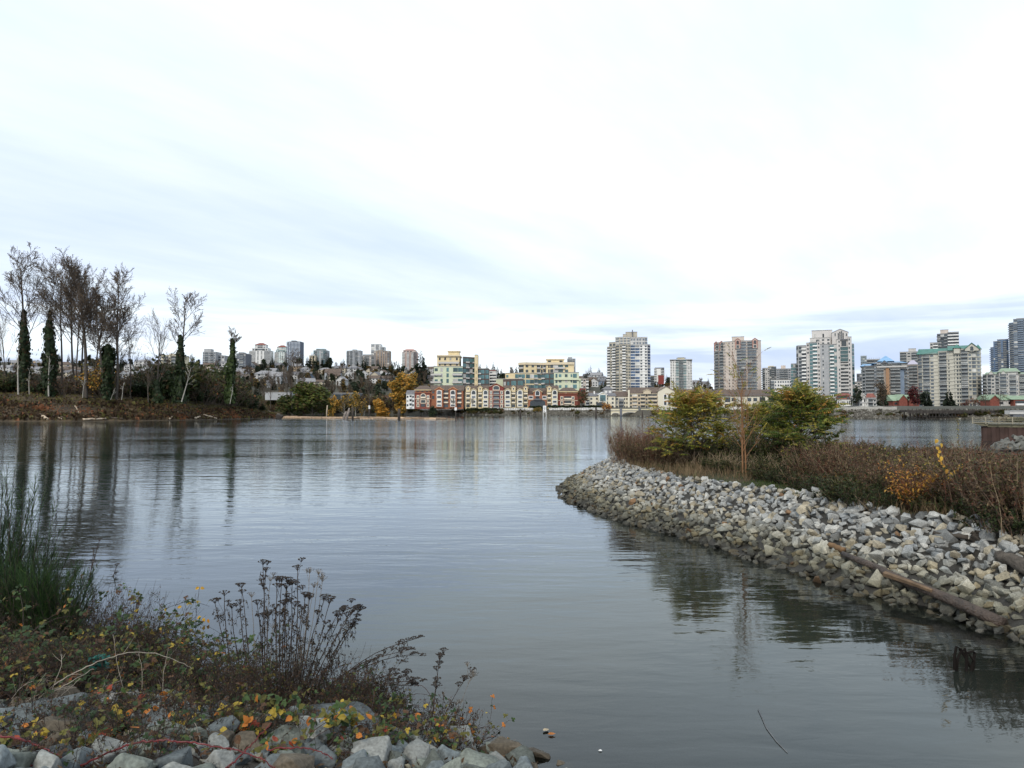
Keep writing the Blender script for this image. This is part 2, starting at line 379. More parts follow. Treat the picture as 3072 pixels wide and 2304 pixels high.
# ------------------------------------------------------------------ island bank on the left
ISL = [(-900,1266),(-300,1266),(0,1265),(200,1264.5),(420,1262.5),(560,1260.5),(660,1258.5),(740,1256.5),(800,1254),(840,1252.5)]
ISL = [gnd(a, y) for a, y in ISL]
ITOP = [(-900,1180),(-300,1178),(0,1179),(200,1184),(420,1195),(560,1206),(660,1214),(740,1223),(800,1236),(840,1243)]
ITOP = [(i, CH + (HZ - y) / FP * (p.y + 16)) for i, ((_, y), p) in enumerate(zip(ITOP, ISL))]
def isl(s, d):        # s runs along the waterline points, d metres inland
    i = min(int(s), len(ISL)-2); t = s - i; p = ISL[i].lerp(ISL[i+1], t)
    zt = interp(ITOP, s); x, y = p.x + d * p.x / p.y, p.y + d
    if d < 0: z = d * .3
    elif d < 17: q = d / 17; z = zt * (q ** .8 * .9 + .1 * smooth(q)); z += nz(x*.22, y*.22, 3) * .8 * min(1, d/3)
    else: z = zt + nz(x*.1, y*.1) * .7 - max(0, d - 55) * .25
    return Vector((x, y, z))
m, nt, b = nodes_of('island_earth'); N, L = nt.nodes.new, nt.links.new
geo = N('ShaderNodeNewGeometry')
n1 = N('ShaderNodeTexNoise'); n1.inputs['Scale'].default_value = .35; n1.inputs['Detail'].default_value = 8; n1.inputs['Roughness'].default_value = .7; L(geo.outputs['Position'], n1.inputs['Vector'])
rp = N('ShaderNodeValToRGB'); e = rp.color_ramp.elements
e[0].position = .34; e[0].color = (.022,.018,.012,1); e[1].position = .68; e[1].color = (.105,.07,.035,1)
a = rp.color_ramp.elements.new(.5); a.color = (.05,.036,.02,1)
L(n1.outputs['Fac'], rp.inputs['Fac']); L(rp.outputs[0], b.inputs['Base Color']); b.inputs['Roughness'].default_value = .95
mb = MB(); ns = 9*16; dd = [-6,-2,0,.7,1.5,2.5,4,5.5,7,9,11,13,15,17,20,25,32,42,55,62,70,82]
for d in dd:
    for i in range(ns+1): mb.v.append(isl(i/16, d))
for j in range(len(dd)-1):
    for i in range(ns):
        k = j*(ns+1)+i; mb.f.append((k, k+1, k+ns+2, k+ns+1)); mb.m.append(0)
tag(mb.build('island_bank', m, smooth_=True), kind='structure')

# ------------------------------------------------------------------ the riprap spit on the right
SPIT = [gnd(a, y) for a, y in ((1686,1465),(1711,1500),(1784,1532),(1894,1569),(1996,1597),(2097,1624),(2179,1648),(2260,1675),(2321,1691),(2483,1741),(2555,1770),(2724,1808),(2830,1829),(2937,1876),(3021,1901),(3130,1940),(3400,2060))]
SPIT += [Vector((14,4,0)), Vector((40,2,0)), Vector((45,16,0))]
SPIT += [gnd(a, y) for a, y in ((3300,1497),(2900,1478),(2600,1455),(2300,1424),(2050,1402),(1900,1392),(1825,1396),(1760,1420),(1711,1443))]
SP2 = [(p.x, p.y) for p in SPIT]
def sdist(x, y):      # signed distance to the spit's waterline, positive inland
    best = 1e9; ins = False; n = len(SP2)
    for i in range(n):
        ax, ay = SP2[i]; bx, by = SP2[(i+1) % n]; dx, dy = bx-ax, by-ay
        t = max(0, min(1, ((x-ax)*dx + (y-ay)*dy) / (dx*dx+dy*dy)))
        q = (ax+t*dx-x)**2 + (ay+t*dy-y)**2
        if q < best: best = q
        if (ay > y) != (by > y) and x < dx*(y-ay)/dy + ax: ins = not ins
    return math.sqrt(best) if ins else -math.sqrt(best)
CREST = 1.08
def sz_d(d, x, y):
    if d < 0: return d * .5
    z = min(d * .52, CREST)
    if d > CREST/.52: z += .38 * smooth((d - CREST/.52) / 5) + nz(x*.5, y*.5, 7) * .10
    return z
def sz(x, y): return sz_d(sdist(x, y), x, y)
m, nt, b = nodes_of('spit_soil'); N, L = nt.nodes.new, nt.links.new
geo = N('ShaderNodeNewGeometry')
n1 = N('ShaderNodeTexNoise'); n1.inputs['Scale'].default_value = 1.2; n1.inputs['Detail'].default_value = 8; n1.inputs['Roughness'].default_value = .7; L(geo.outputs['Position'], n1.inputs['Vector'])
rp = N('ShaderNodeValToRGB'); e = rp.color_ramp.elements
e[0].position = .35; e[0].color = (.02,.018,.012,1); e[1].position = .68; e[1].color = (.075,.055,.03,1)
a = rp.color_ramp.elements.new(.52); a.color = (.035,.042,.016,1)
L(n1.outputs['Fac'], rp.inputs['Fac']); L(rp.outputs[0], b.inputs['Base Color']); b.inputs['Roughness'].default_value = .95
mb = MB(); xs = [1 + i*.4 for i in range(60)] + [25 + i*1.6 for i in range(30)]; ys = [3 + j*.42 for j in range(110)] + [49.5 + j*1.4 for j in range(12)]
for y in ys:
    for x in xs: mb.v.append((x, y, max(-1.6, sz(x, y))))
nx = len(xs)
for j in range(len(ys)-1):
    for i in range(nx-1):
        k = j*nx+i
        if max(mb.v[q][2] for q in (k,k+1,k+nx,k+nx+1)) > -1.55: mb.f.append((k,k+1,k+nx+1,k+nx)); mb.m.append(0)
for f in range(len(mb.f)):
    q = [mb.v[i] for i in mb.f[f]]
    if sum(p[2] for p in q)/4 < CREST - .02: mb.m[f] = 1
tag(mb.build('spit', [m, stone('spit_rubble', (.045,.043,.038), scale=5)], smooth_=True), kind='structure')

# ------------------------------------------------------------------ the near bank at the photographer's feet
SHORE = [(-14,9.6),(-7,8.4),(-3.2,7.55),(-2.2,7.3),(-1.3,6.75),(-.4,6.45),(.3,6.0),(.75,5.5),(1.6,4.6),(4,2.8),(12,-1)]
def bz(x, y):
    d = interp(SHORE, x) - y
    z = d * .27 if d > 0 else d * .35
    return max(-1.2, min(z, 1.45)) + nz(x*.9, y*.9, 2) * .08
m = stone('near_bank_earth', (.05,.043,.034), scale=3.0)
mb = MB(); xs = [-14 + i*.25 for i in range(105)]; ys = [-8 + j*.25 for j in range(82)]; nx = len(xs)
for y in ys:
    for x in xs: mb.v.append((x, y, bz(x, y)))
for j in range(len(ys)-1):
    for i in range(nx-1):
        k = j*nx+i; mb.f.append((k,k+1,k+nx+1,k+nx)); mb.m.append(0)
tag(mb.build('near_bank', m, smooth_=True), kind='structure')

# the river surface: clear in the shallows, murky where it is deep (depth is measured to the banks just built)
mb = MB(); xs = [-1200] + [-9 + i*.36 for i in range(84)] + [1200]; ys = [-60] + [-1 + j*.36 for j in range(140)] + [760]; nx = len(xs); cl = []
for y in ys:
    for x in xs:
        mb.v.append((x, y, 0)); z = -9
        if -9 <= x <= 22 and -1 <= y <= 50: z = max(bz(x, y) if x < 7 else -1.2, sz(x, y) if x > -1 else -9)
        cl.append(math.exp(1.5 * min(0, z)) if z > -1.15 else 0)
for j in range(len(ys)-1):
    for i in range(nx-1): k = j*nx+i; mb.f.append((k,k+1,k+nx+1,k+nx)); mb.m.append(0)
o = mb.build('water', water_m); tag(o, kind='structure'); at_ = o.data.attributes.new('clarity', 'FLOAT', 'POINT'); at_.data.foreach_set('value', cl)
# ------------------------------------------------------------------ buildings
UNIT = {}; RB = random.Random(3)
blind = mat('window_blind', (.42,.42,.40), .5, .15, 1, rnd=.4)
balglass = mat('smoked_balcony_glass', (.15,.165,.17), .25, .15, 1, rnd=.3)
def unit_box(m):
    if m.name not in UNIT:
        b_ = MB(); b_.box(-.5,.5,-1,.35,0,1); UNIT[m.name] = b_.mesh('window_' + m.name, m)
    return UNIT[m.name]
def unit_balcony(m):
    k = 'balc' + m.name
    if k not in UNIT:
        b_ = MB(); b_.box(-.5,.5,-1,.3,0,.2); b_.box(-.5,.5,-1,-.93,.2,1,1); b_.box(-.5,-.485,-.93,0,.2,1,1); b_.box(.485,.5,-.93,0,.2,1,1)
        UNIT[k] = b_.mesh('balcony_' + m.name, [m, balglass if m is rail_m else m])
    return UNIT[k]
CELL = {'W':(1,.64,.52),'w':(.7,.56,.5),'n':(.42,.5,.5),'T':(.8,.6,.72),'G':(1,.96,.74),'B':(1.45,.98,.8),'b':(.9,.96,.8),'.':(.5,0,0),'_':(.22,0,0)}
class Bld:
    def __init__(s, name, label, cat, Y, pxc, pyb, group=None):
        s.Y = Y; s.X0 = at(pxc, HZ, Y).x; s.zb = at(pxc, pyb, Y).z; s.pxc = pxc
        s.az = 0.0 if cat == 'townhouse' or pxc < 1500 else math.atan((pxc - 1536) / FP)      # towers are turned to face the river bend
        s.root = thing(name, label, cat, (s.X0, Y, s.zb), group, -s.az); s.items = {}; s.n = 0
    def lx(s, px, dy=0):
        u = (px - 1536) / FP; c, q = math.cos(s.az), math.sin(s.az)
        # X0 + x c + dy q = u (Y - x q + dy c)
        return (u * (s.Y + dy * c) - s.X0 - dy * q) / (c + u * q)
    def lz(s, py): return at(s.pxc, py, s.Y).z - s.zb
    def part(s, mb, name, m, smooth_=False): return mb.build(name, m, s.root, smooth_)
    def put(s, name, mesh, a, t, n, w, d, h):
        """unit mesh at a (Vector), along t, facing n"""
        M = Matrix(((t.x*w, -n.x*d, 0, a.x), (t.y*w, -n.y*d, 0, a.y), (0, 0, h, a.z), (0,0,0,1)))
        if name == 'window' and RB.random() < .13: mesh = unit_box(blind)
        s.items.setdefault(name, []).append((w*h, mesh, M))
    def seg(s, a, b, z0, z1, nf, spec, glass=G_dark, balc=None, band=None, bandw=.3, skip=0):
        t = Vector((b[0]-a[0], b[1]-a[1])); Ln = t.length; t /= Ln; n = Vector((t.y, -t.x))
        fh = (z1 - z0) / nf; W = sum(CELL[c][0] for c in spec)
        if band:
            mb = MB()
            for k in range(nf+1):
                z = z0 + k*fh - .18; p = Vector((a[0],a[1])); q = Vector((b[0],b[1])); o = n * bandw
                vs = [(*(p-n*.2), z), (*(q-n*.2), z), (*(q+o), z), (*(p+o), z)]; vs += [(x,y,zz+.36) for x,y,zz in vs]
                mb.add(vs, [(0,1,2,3),(7,6,5,4),(0,4,5,1),(1,5,6,2),(2,6,7,3),(3,7,4,0)])
            s.part(mb, 'banding', band)
        for k in range(skip, nf):
            x = 0
            for c in spec:
                cw = CELL[c][0] / W * Ln
                if CELL[c][1]:
                    ww, hh = cw * CELL[c][1], fh * CELL[c][2]; ctr = Vector((a[0],a[1])) + t * (x + cw/2)
                    zz = z0 + k*fh + (fh - hh) * (.55 if c not in 'Bb' else .35)
                    s.put('window', unit_box(glass), Vector((ctr.x, ctr.y, zz)), t, n, ww, .08, hh)  # in balcony cells the wide dark glass also stands in for recess shade
                    if c in 'Bb' and balc:
                        s.put('balcony', unit_balcony(balc), Vector((ctr.x, ctr.y, z0 + k*fh + .02)), t, n, cw*.99, 1.25, min(1.15, fh*.42))
                x += cw
    def block(s, pts, yt, yb, depth, wm, specs=None, nf=1, glass=G_dark, balc=None, band=None, roof=flatroof, name='wall', cap=.45, skip=0, bandw=.3):
        """pts: front corners (photo px, metres back); depth in metres; specs: one facade per front segment"""
        P = [(s.lx(px, dy), dy) for px, dy in pts]; z0, z1 = s.lz(yb), s.lz(yt)
        poly = P + [(P[-1][0], P[-1][1] + depth), (P[0][0], P[-1][1] + depth)]
        if P[0][1] >= P[-1][1] + depth - .5: poly = P + [(P[-1][0], P[0][1])]
        mb = MB(); mb.prism(poly, z0 - 1.0, z1); s.part(mb, name, wm)
        if roof:
            cx = sum(p[0] for p in poly)/len(poly); cy = sum(p[1] for p in poly)/len(poly)
            big = [(cx + (x-cx)*1.012, cy + (y-cy)*1.012 - .1) for x, y in poly]
            mb = MB(); mb.prism(big, z1, z1 + cap); s.part(mb, 'roof', roof)
        for i, sp in enumerate(specs or []):
            if not sp: continue
            g = glass
            if isinstance(sp, tuple): sp, g = sp
            s.seg(P[i], P[i+1], z0, z1 - .3, nf, sp, g, balc, band, bandw, skip)
        return s
    def box(s, x0, x1, yt, yb, d0, d1, m, name='wall'):
        mb = MB(); mb.box(s.lx(x0,d0), s.lx(x1,d0), d0, d1, s.lz(yb), s.lz(yt)); return s.part(mb, name, m)
    def pyr(s, x0, x1, d0, d1, yb, ya, m, top=.08, ov=.6, name='roof'):
        a, b_, z0, z1 = s.lx(x0,d0)-ov, s.lx(x1,d0)+ov, s.lz(yb), s.lz(ya)
        cx, cy, hw, hd = (a+b_)/2, (d0+d1)/2, (b_-a)/2*top, (d1-d0)/2*min(top, .1)
        mb = MB(); d0 -= ov; d1 += ov
        mb.add([(a,d0,z0),(b_,d0,z0),(b_,d1,z0),(a,d1,z0),(cx-hw,cy-hd,z1),(cx+hw,cy-hd,z1),(cx+hw,cy+hd,z1),(cx-hw,cy+hd,z1)],
               [(0,3,2,1),(4,5,6,7),(0,1,5,4),(1,2,6,5),(2,3,7,6),(3,0,4,7)])
        return s.part(mb, name, m)
    def ridge(s, x0, x1, d0, d1, ye, yr, m, ov=.5, hip=0.0, name='roof'):
        a, b_, z0, z1 = s.lx(x0,d0)-ov, s.lx(x1,d0)+ov, s.lz(ye), s.lz(yr); c = (d0+d1)/2; h = (b_-a)*hip
        mb = MB(); mb.add([(a,d0-ov,z0),(b_,d0-ov,z0),(b_,d1+ov,z0),(a,d1+ov,z0),(a+h,c,z1),(b_-h,c,z1)],
               [(0,3,2,1),(0,1,5,4),(2,3,4,5),(1,2,5),(3,0,4)])
        return s.part(mb, name, m)
    def gable(s, x0, x1, d0, d1, ya, ye, yb, wm, rm, ov=.45, thick=.35):
        a, b_, zb, ze, za = s.lx(x0,d0), s.lx(x1,d0), s.lz(yb), s.lz(ye), s.lz(ya); c = (a+b_)/2
        mb = MB(); mb.extr([(a,zb),(b_,zb),(b_,ze),(c,za),(a,ze)], d0, d1); s.part(mb, 'wall', wm)
        k = (za-ze)/((b_-a)/2); mb = MB()
        mb.extr([(a-ov,ze-ov*k),(c,za),(c,za+thick),(a-ov,ze-ov*k+thick)], d0-ov, d1)
        mb.extr([(c,za),(b_+ov,ze-ov*k),(b_+ov,ze-ov*k+thick),(c,za+thick)], d0-ov, d1)
        s.part(mb, 'roof', rm)
    def win(s, x0, x1, yt, yb, d, glass=G_dark, frame=None, arch=False, name='window'):
        a, b_, z0, z1 = s.lx(x0,d), s.lx(x1,d), s.lz(yb), s.lz(yt); c, hw = (a+b_)/2, (b_-a)/2
        def shape(g):
            if not arch: return [(a-g,z0-g),(b_+g,z0-g),(b_+g,z1+g),(a-g,z1+g)]
            q = [(a-g,z0-g),(b_+g,z0-g)]; return q + [(c+(hw+g)*math.cos(t*PI/6), z1+(min(hw,1.2)+g)*math.sin(t*PI/6)) for t in range(7)]
        if frame:
            mb = MB(); mb.extr(shape(.38), d-.14, d+.1); fo = s.part(mb, name, frame)
            mb = MB(); mb.extr(shape(0), d-.2, d-.13); p = mb.build('pane', glass, s.root); p.parent = fo
        else:
            mb = MB(); mb.extr(shape(0), d-.1, d+.1); s.part(mb, name, glass)
    def balc(s, x0, x1, yt, yb, d, m=rail_m, dep=1.1):
        a, b_ = s.lx(x0,d), s.lx(x1,d); z0, z1 = s.lz(yb), s.lz(yt)
        s.put('balcony', unit_balcony(m), Vector(((a+b_)/2, d, z0)), Vector((1,0)), Vector((0,-1)), b_-a, dep, z1-z0)
    def done(s):
        for name, lst in s.items.items():
            lst.sort(key=lambda q: -q[0])
            for _, me, M in lst[:100]:
                o = bpy.data.objects.new(name, me); COL.objects.link(o); o.parent = s.root; o.matrix_local = M
            rest = lst[100:]
            if rest:
                mb = MB(); mats = []
                for _, me, M in rest:
                    for m_ in me.materials:
                        if m_ not in mats: mats.append(m_)
                    o_ = len(mb.v); mb.v.extend(M @ v.co for v in me.vertices)
                    for p in me.polygons: mb.f.append([q + o_ for q in p.vertices]); mb.m.append(mats.index(me.materials[p.material_index]))
                tag(s.part(mb, name, mats), kind='stuff')
        return s.root

HB = 'apartment towers on the hill'
# ---- far towers on the hill crest, left to right
def simple(label, x0, x1, yt, yb, Y, wm, spec, nf, glass=G_dark, balc=None, band=None, depth=22, pent=None, name='apartment_tower', grp=HB, side=0, sidespec=None):
    b = Bld(name, label, 'building', Y, (x0+x1)/2, yb, grp)
    if side:
        xm = lerp(x0, x1, abs(side))
        pts = [(x0, 7), (xm, 0), (x1, 0 if side > 0 else 6)]
        b.block(pts, yt, yb, depth, wm, [sidespec or spec, spec], nf, glass, balc, band)
    else: b.block([(x0,0),(x1,0)], yt, yb, depth, wm, [spec], nf, glass, balc, band)
    if pent: b.block([(pent[0],4),(pent[1],4)], pent[2], yt, depth*.5, pent[3] if len(pent) > 3 else wm)
    return b
b = simple('cream slab apartment block with balconies half hidden behind the tall ivy tree', 481,533,1066,1150,640,cream,'wBwBw',8,G_dark,rail_m, pent=(505,520,1061)); b.done()
b = simple('small stepped grey block on the skyline between the ivy tree and ivy stump', 606,645,1056,1092,1080,grey_c,'WBWBW',5,G_grey,rail_m,pent=(610,630,1047)); b.done()
b = simple('low grey block on the skyline right of the small stepped grey block', 652,672,1067,1092,1090,grey_c,'WW',3); b.done()
b = simple('wide dark grey block on the skyline just behind the ivy covered stump', 709,736,1061,1098,1000,dgrey_c,'WBW',5,G_grey,rail_m,pent=(714,728,1057)); b.done()
def redtop(label, x0, x1, u0, u1, y0, y1, yt, yr, yb, wm, Y, nf, glass):
    b = Bld('apartment_tower', label, 'building', Y, (x0+x1)/2, yb, HB)
    b.block([(x0,6),(lerp(x0,x1,.3),0),(lerp(x0,x1,.7),0),(x1,6)], y0, yb, 16, wm, ['BB','.W.W.','BB'], nf, glass, white, white)
    b.block([(lerp(x0,u0,.5),5),(lerp(x1,u1,.5),5)], y1, y0, 14, wm, ['WGBGW'], 1, glass, white)
    b.block([(u0,6),(u1,6)], yt, y1, 12, wm, ['WGGW'], 2, glass, white)
    b.pyr(u0, u1, 6, 18, yt-.4, yr, redroof, .3); return b.done()
redtop('white balconied tower with a red hip roof, the left of the two red topped towers', 746,809,762,795,1052,1044,1034,1027,1095,white,1150,12,G_dark)
redtop('pale green white tower with a red hip roof beside the dark blue gridded tower', 822,864,829,856,1056,1049,1041,1034,1098,mat('pale_green_white', (.60,.68,.66), .7, .06),1160,11,G_teal)
b = simple('dark blue gridded tower with rows of pale windows beside the red topped towers', 858,899,1025,1095,1140,mat('navy_cladding', (.07,.09,.13), .6, .1),'WWWWWWW',18,mat('pale_blind_glass', (.50,.55,.60), .3, .15, 1, rnd=.3),None,None,20,(872,885,1021.5),side=.28,sidespec='WW'); b.done()
b = simple('low tan block left of the green glass tower on the crest', 926,944,1067,1090,1130,sand,'WW',3); b.done()
b = Bld('apartment_tower','rounded grey green glass tower with stepped top on the hill crest','building',1140,960,1092,HB)
b.block([(939,6),(950,1),(968,1),(980,6)], 1051, 1094, 16, grey_c, [('GB',G_teal),('W.W',G_teal),('GB',G_teal)], 12, G_teal, rail_m)
b.block([(947,4),(972,4)], 1046.5, 1051, 12, grey_c, ['GGG'], 1, G_teal); b.done()
b = simple('plain grey slab tower with a small centred penthouse on the crest', 1039,1080,1052,1096,1140,grey_c,'WBWW',12,G_grey,rail_m,None,18,(1056,1067,1048.5),side=.5,sidespec='BWBW'); b.done()
b = simple('short beige tower with a dark flat cap beside the tall white tower', 1083,1121,1067,1102,1100,pinkish,'BWB',10,G_dark,rail_m,None,18,(1088,1116,1063.5,dgrey_c),side=.4); b.done()
b = Bld('apartment_tower','tall white glass tower with a lower right shoulder behind the brown slab','building',1180,1131,1095,HB)
b.block([(1112,0),(1140,0)], 1033, 1097, 18, white, ['GnGn'], 19, G_grey, None, None)
b.block([(1140,2),(1152,2)], 1041, 1097, 16, white, ['GB'], 17, G_grey, rail_m); b.done()
b = simple('brown and cream striped slab tower standing in front of the tall white tower', 1121,1167,1053,1100,1120,mat('taupe_brick', (.30,.24,.19), .85, .1),'_T_T_G',12,G_grey,rail_m,None,18,(1132,1146,1050),side=.55,sidespec='T.T.T'); b.done()
b = Bld('apartment_tower','pinkish tower with a sloped pink crown right of the crest towers','building',1080,1228,1108,HB)
pk = mat('pink_stucco', (.58,.42,.36), .8, .07)
b.block([(1206,5),(1214,0),(1240,0),(1250,5)], 1056, 1110, 16, pk, ['B','WBWB','G'], 15, G_dark, white)
b.block([(1209,3),(1246,3)], 1051, 1056, 13, pk, ['WWWW'], 1); b.pyr(1209,1246,3,16,1051,1045.5,mat('dusty_pink_roof', (.42,.25,.22)),.5); b.done()
# ---- terraced yellow green buildings
TB = 'terraced yellow green apartment buildings behind the townhouses'
b = Bld('terraced_building','stepped pale yellow apartment building with a tall square penthouse and brown glass wing','building',560,1385,1168,TB)
b.block([(1301,0),(1388,0)], 1100, 1168, 24, ygreen, ['W_T__T_.GG'], 4, G_teal, None, None)
b.block([(1311,2.5),(1378,2.5)], 1067, 1101, 20, ycream, ['_w.w.w._w_'], 2, G_dark)
b.box(1309.5,1380,1064.5,1068.5,1.2,23,sand,'cornice')
b.block([(1344,8),(1377,8)], 1052, 1066, 9, ycream); b.box(1341.5,1379.5,1050,1052.4,7,18,sand,'cornice')
b.block([(1388,1),(1426,9)], 1071, 1168, 18, brownbrick, [('Gb_Gb',G_teal)], 6, G_teal, lgrey_c)
b.block([(1423.5,5),(1433,5)], 1064, 1168, 14, ycream, ['.n.'], 5)
b.block([(1434,7),(1466,7)], 1105, 1168, 16, brownbrick, [('bG_G',G_teal)], 4, G_teal, lgrey_c)
for y, xa, xb in ((1085,1315,1377),(1121,1292,1324),(1144,1292,1324),(1121,1357,1386),(1144,1357,1386)): b.balc(xa, xb, y, y+5.5, .05 if xb != 1377 else 2.5, lgrey_c, 1.5)
b.done()
b = simple('white apartment block with dark balcony openings beside the brown glass wing',1467,1489,1114,1168,600,white,'_bB',6,G_dark,white,None,18,(1468,1487,1109,crimson)); b.done()
b = simple('low yellow green block between the two stepped apartment buildings',1488,1517,1137,1168,575,ygreen,'..',1,depth=16); b.done()
b = Bld('terraced_building','wide angled yellow apartment building of stepped floors with flat penthouse roof','building',560,1628,1168,TB)
b.block([(1509,4),(1530,2),(1570,0)], 1137, 1168, 16, brownbrick, [('WW',G_teal),('_b_G',G_teal)], 1, G_teal, lgrey_c)
b.block([(1516,5),(1545,1.5),(1575,4),(1625,9)], 1119, 1168, 16, ycream, ['w..',('GbG',G_teal),('_GGbG',G_teal)], 3, G_teal, lgrey_c)
b.block([(1625,9),(1662,3)], 1119, 1168, 18, brownbrick, [('bG_G',G_teal)], 3, G_teal, lgrey_c)
b.block([(1662,1),(1737,1)], 1118, 1168, 20, ygreen, [('_TW.W__wG.',G_teal)], 3, G_teal, lgrey_c)
b.box(1726,1744,1137,1168,2.4,18,ygreen)
b.block([(1556,9),(1575,4.5),(1630,9.5),(1660,5.5),(1722,5.5)], 1088, 1120, 14, ycream, [('b_',G_dark),'W.W.bT',('b.TG',G_dark),('GG_W..',G_teal)], 2, G_dark, lgrey_c)
b.block([(1554.5,8.4),(1574.5,3.6),(1630,8.7),(1659,4.6),(1723,4.6)], 1085.5, 1089, 16, sand, None, roof=None, name='cornice')
b.block([(1640,11),(1692,11)], 1076, 1086, 7, ycream, ['w._w']); b.box(1638,1694,1073.6,1076.3,10,20,sand,'cornice')
for y in (1100.5,): b.balc(1664, 1695, y, y+5, 5.5, lgrey_c, 1.6)
b.balc(1663,1741,1135.5,1140,1,ygreen,1.2); b.done()
b = simple('narrow grey tower with stepped top showing above the wide yellow building',1702,1727,1077,1130,760,grey_c,'BW',12,G_grey,rail_m,None,14,(1704,1717,1072)); b.done()
b = simple('pale grey pink block with balconies left of the white villa',1741,1766,1136,1185,620,pinkish,'bWb',5,G_dark,white); b.done()
b = simple('small red block just behind the right red brick townhouse',1739,1756,1165,1205,540,crimson,'W',3,depth=10); b.done()

# ---- the front row of gabled townhouses
FR = 'gabled townhouses along the promenade'
YF, BF = 490.0, 1222.5
def bld(name, label, x, g=FR): return Bld(name, label, 'townhouse', YF, x, BF, g)
trim = mat('cream_trim', (.74,.66,.52), .7, .05)
def rows4(b, x0, x1, d, frame=white, top_arch=True, ys=(1180,1191,1205,1216.5), h=6.0, glass=G_dark):
    for i, y in enumerate(ys):
        b.win(x0, x1, y - h/2, y + h/2 - (1.5 if i == 3 else 0), d, glass if (i*7+int(x0)) % 3 else G_grey, frame, arch=(i == 0 and top_arch))
def bays(b, x0, x1, d, ys=(1176,1189,1203,1217), rail=trim, h=9.5):
    for i, y in enumerate(ys):
        b.win(x0, x1, y - h/2 + 1, y + h/2, d, G_dark); 
        if i < 3: b.balc(x0-.6, x1+.6, y + 2.2, y + 6.4, d, rail, 1.0)
b = bld('brick_townhouse','red brick townhouse block with a yellow cornice at the left end of the row',1268)
b.block([(1244,0),(1291,0)], 1177, BF, 16, redbrick, None, roof=None); b.block([(1246,1.2),(1289,1.2)], 1170.5, 1177, 14, orangebrick, ['_W_W_W_'], 1, roof=None)
b.box(1243,1292.5,1168,1171,.2,17,ycream,'cornice'); b.box(1243.2,1292,1176.4,1178.6,-.5,.2,orangebrick,'cornice'); b.box(1243.2,1292,1195.8,1197,-.4,.02,trim,'cornice')
b.pyr(1246,1290,.5,16,1168,1155.5,brownroof,.5)
for x in (1254,1284): rows4(b, x-2.2, x+2.2, 0, trim, False, (1190.5,1204,1216), 7)
b.win(1263,1276,1187,1190,0,G_dark,trim,True); b.win(1263,1276,1200,1208.5,0,G_dark,trim); b.win(1263,1276,1212,1220,0,G_dark); b.balc(1262,1277,1191,1194.5,0,trim); b.done()
b = bld('gabled_townhouse','long orange red townhouse with two cream bay gables under a brown roof',1341)
b.block([(1291.5,1.5),(1390,1.5)], 1172, BF, 13, orangebrick, None, roof=None); b.ridge(1291.5,1390,1.5,14.5,1172,1154.5,brownroof,.5)
for xc in (1317.5,1358.5):
    b.gable(xc-12, xc+12, -1.2, 9, 1162.5, 1169.5, BF, orangebrick, mat('orange_trim', (.56,.25,.12), .8, .08)); b.box(xc-7.5,xc+7.5,1171,1219,-1.35,-1.1,trim,'bay_surround'); rows4(b, xc-5.8, xc+5.8, -1.4, white)
for x0, x1 in ((1331.5,1344.5),(1372,1384)): bays(b, x0, x1, 1.5)
b.win(1296,1303,1174,1180,1.5); b.win(1296,1303,1187,1197,1.5); b.done()
def yellow(label, x0, x1, flip):
    b = bld('gabled_townhouse', label, (x0+x1)/2); f = (lambda q: x0 + q) if not flip else (lambda q: x1 - q)
    L_ = x1 - x0; o = sorted
    b.block([(x0,1.4),(x1,1.4)], 1174, BF, 12, ycream, None, roof=None); b.ridge(x0-1,x1+2,1.4,13.4,1174,1155,brownroof,.3)
    a, c = o((f(15), f(L_-.5))); b.gable(a, c, -.9, 8, 1166.5, 1171.5, BF, cream, ycream); rows4(b, a+3.4, c-3.4, -.9, white)
    a, c = o((f(1), f(13.5))); b.gable(a, c, .4, 8, 1158, 1163.5, 1176, ycream, ycream)
    b.win(a+4.3, c-4.3, 1163.5, 1169, .4, G_dark, trim); bays(b, a+1, c-1, 1.4); return b.done()
yellow('yellow townhouse with twin gables next to the dark gap beside the long orange one',1397,1430,False)
yellow('yellow townhouse with twin gables touching the tall crimson gable on its right',1433,1466,False)
b = bld('gabled_townhouse','tall crimson townhouse with one broad gable in the middle of the row',1488.5)
b.gable(1467,1511,-1.6,13,1151.5,1163,BF,crimson,orangebrick); b.win(1480,1497,1163,1169,-1.6,G_dark,trim,True)
for y in (1172.3,1185.5,1199,1212): b.box(1466.8,1511.2,y,y+.9,-1.9,-1.5,trim,'cornice')
for y in (1173.5,1187,1200.5,1214): b.win(1481,1497,y,y+9,-1.6,G_dark); b.win(1471,1475,y+1,y+8,-1.6,G_grey,trim); b.win(1503,1507,y+1,y+8,-1.6,G_grey,trim); b.balc(1480,1498,y+4.6,y+9,-1.6,rail_m,.9)
b.done()
yellow('yellow townhouse with twin gables touching the tall crimson gable on its left',1513,1547.5,True)
yellow('yellow townhouse with twin gables beside the orange archway house on its right',1550.5,1584,True)
b = bld('gabled_townhouse','orange townhouse with a single central gable above a wide dark archway',1612)
b.block([(1584.5,0),(1640,0)], 1184, BF, 13, orangebrick, None, roof=None); b.ridge(1584.5,1640,2,13,1181,1163,brownroof,.2)
b.box(1585,1639.5,1172,1184,2,2.6,brownbrick,'wall')
b.gable(1600,1626,-.8,10,1169,1176,1200,orangebrick,ycream); b.win(1607,1618,1178,1186,-.8,G_dark,white,True); b.win(1607,1618,1189,1198,-.8,G_dark); b.balc(1602,1624,1196,1199.5,-.8,dgrey_c)
for x0, x1 in ((1587,1598),(1628,1638)): b.win(x0,x1,1189,1195,0,G_dark,white)
mb = MB(); a_, c_, zc_, zb_ = b.lx(1590), b.lx(1636), b.lz(1206), b.lz(1221.5)
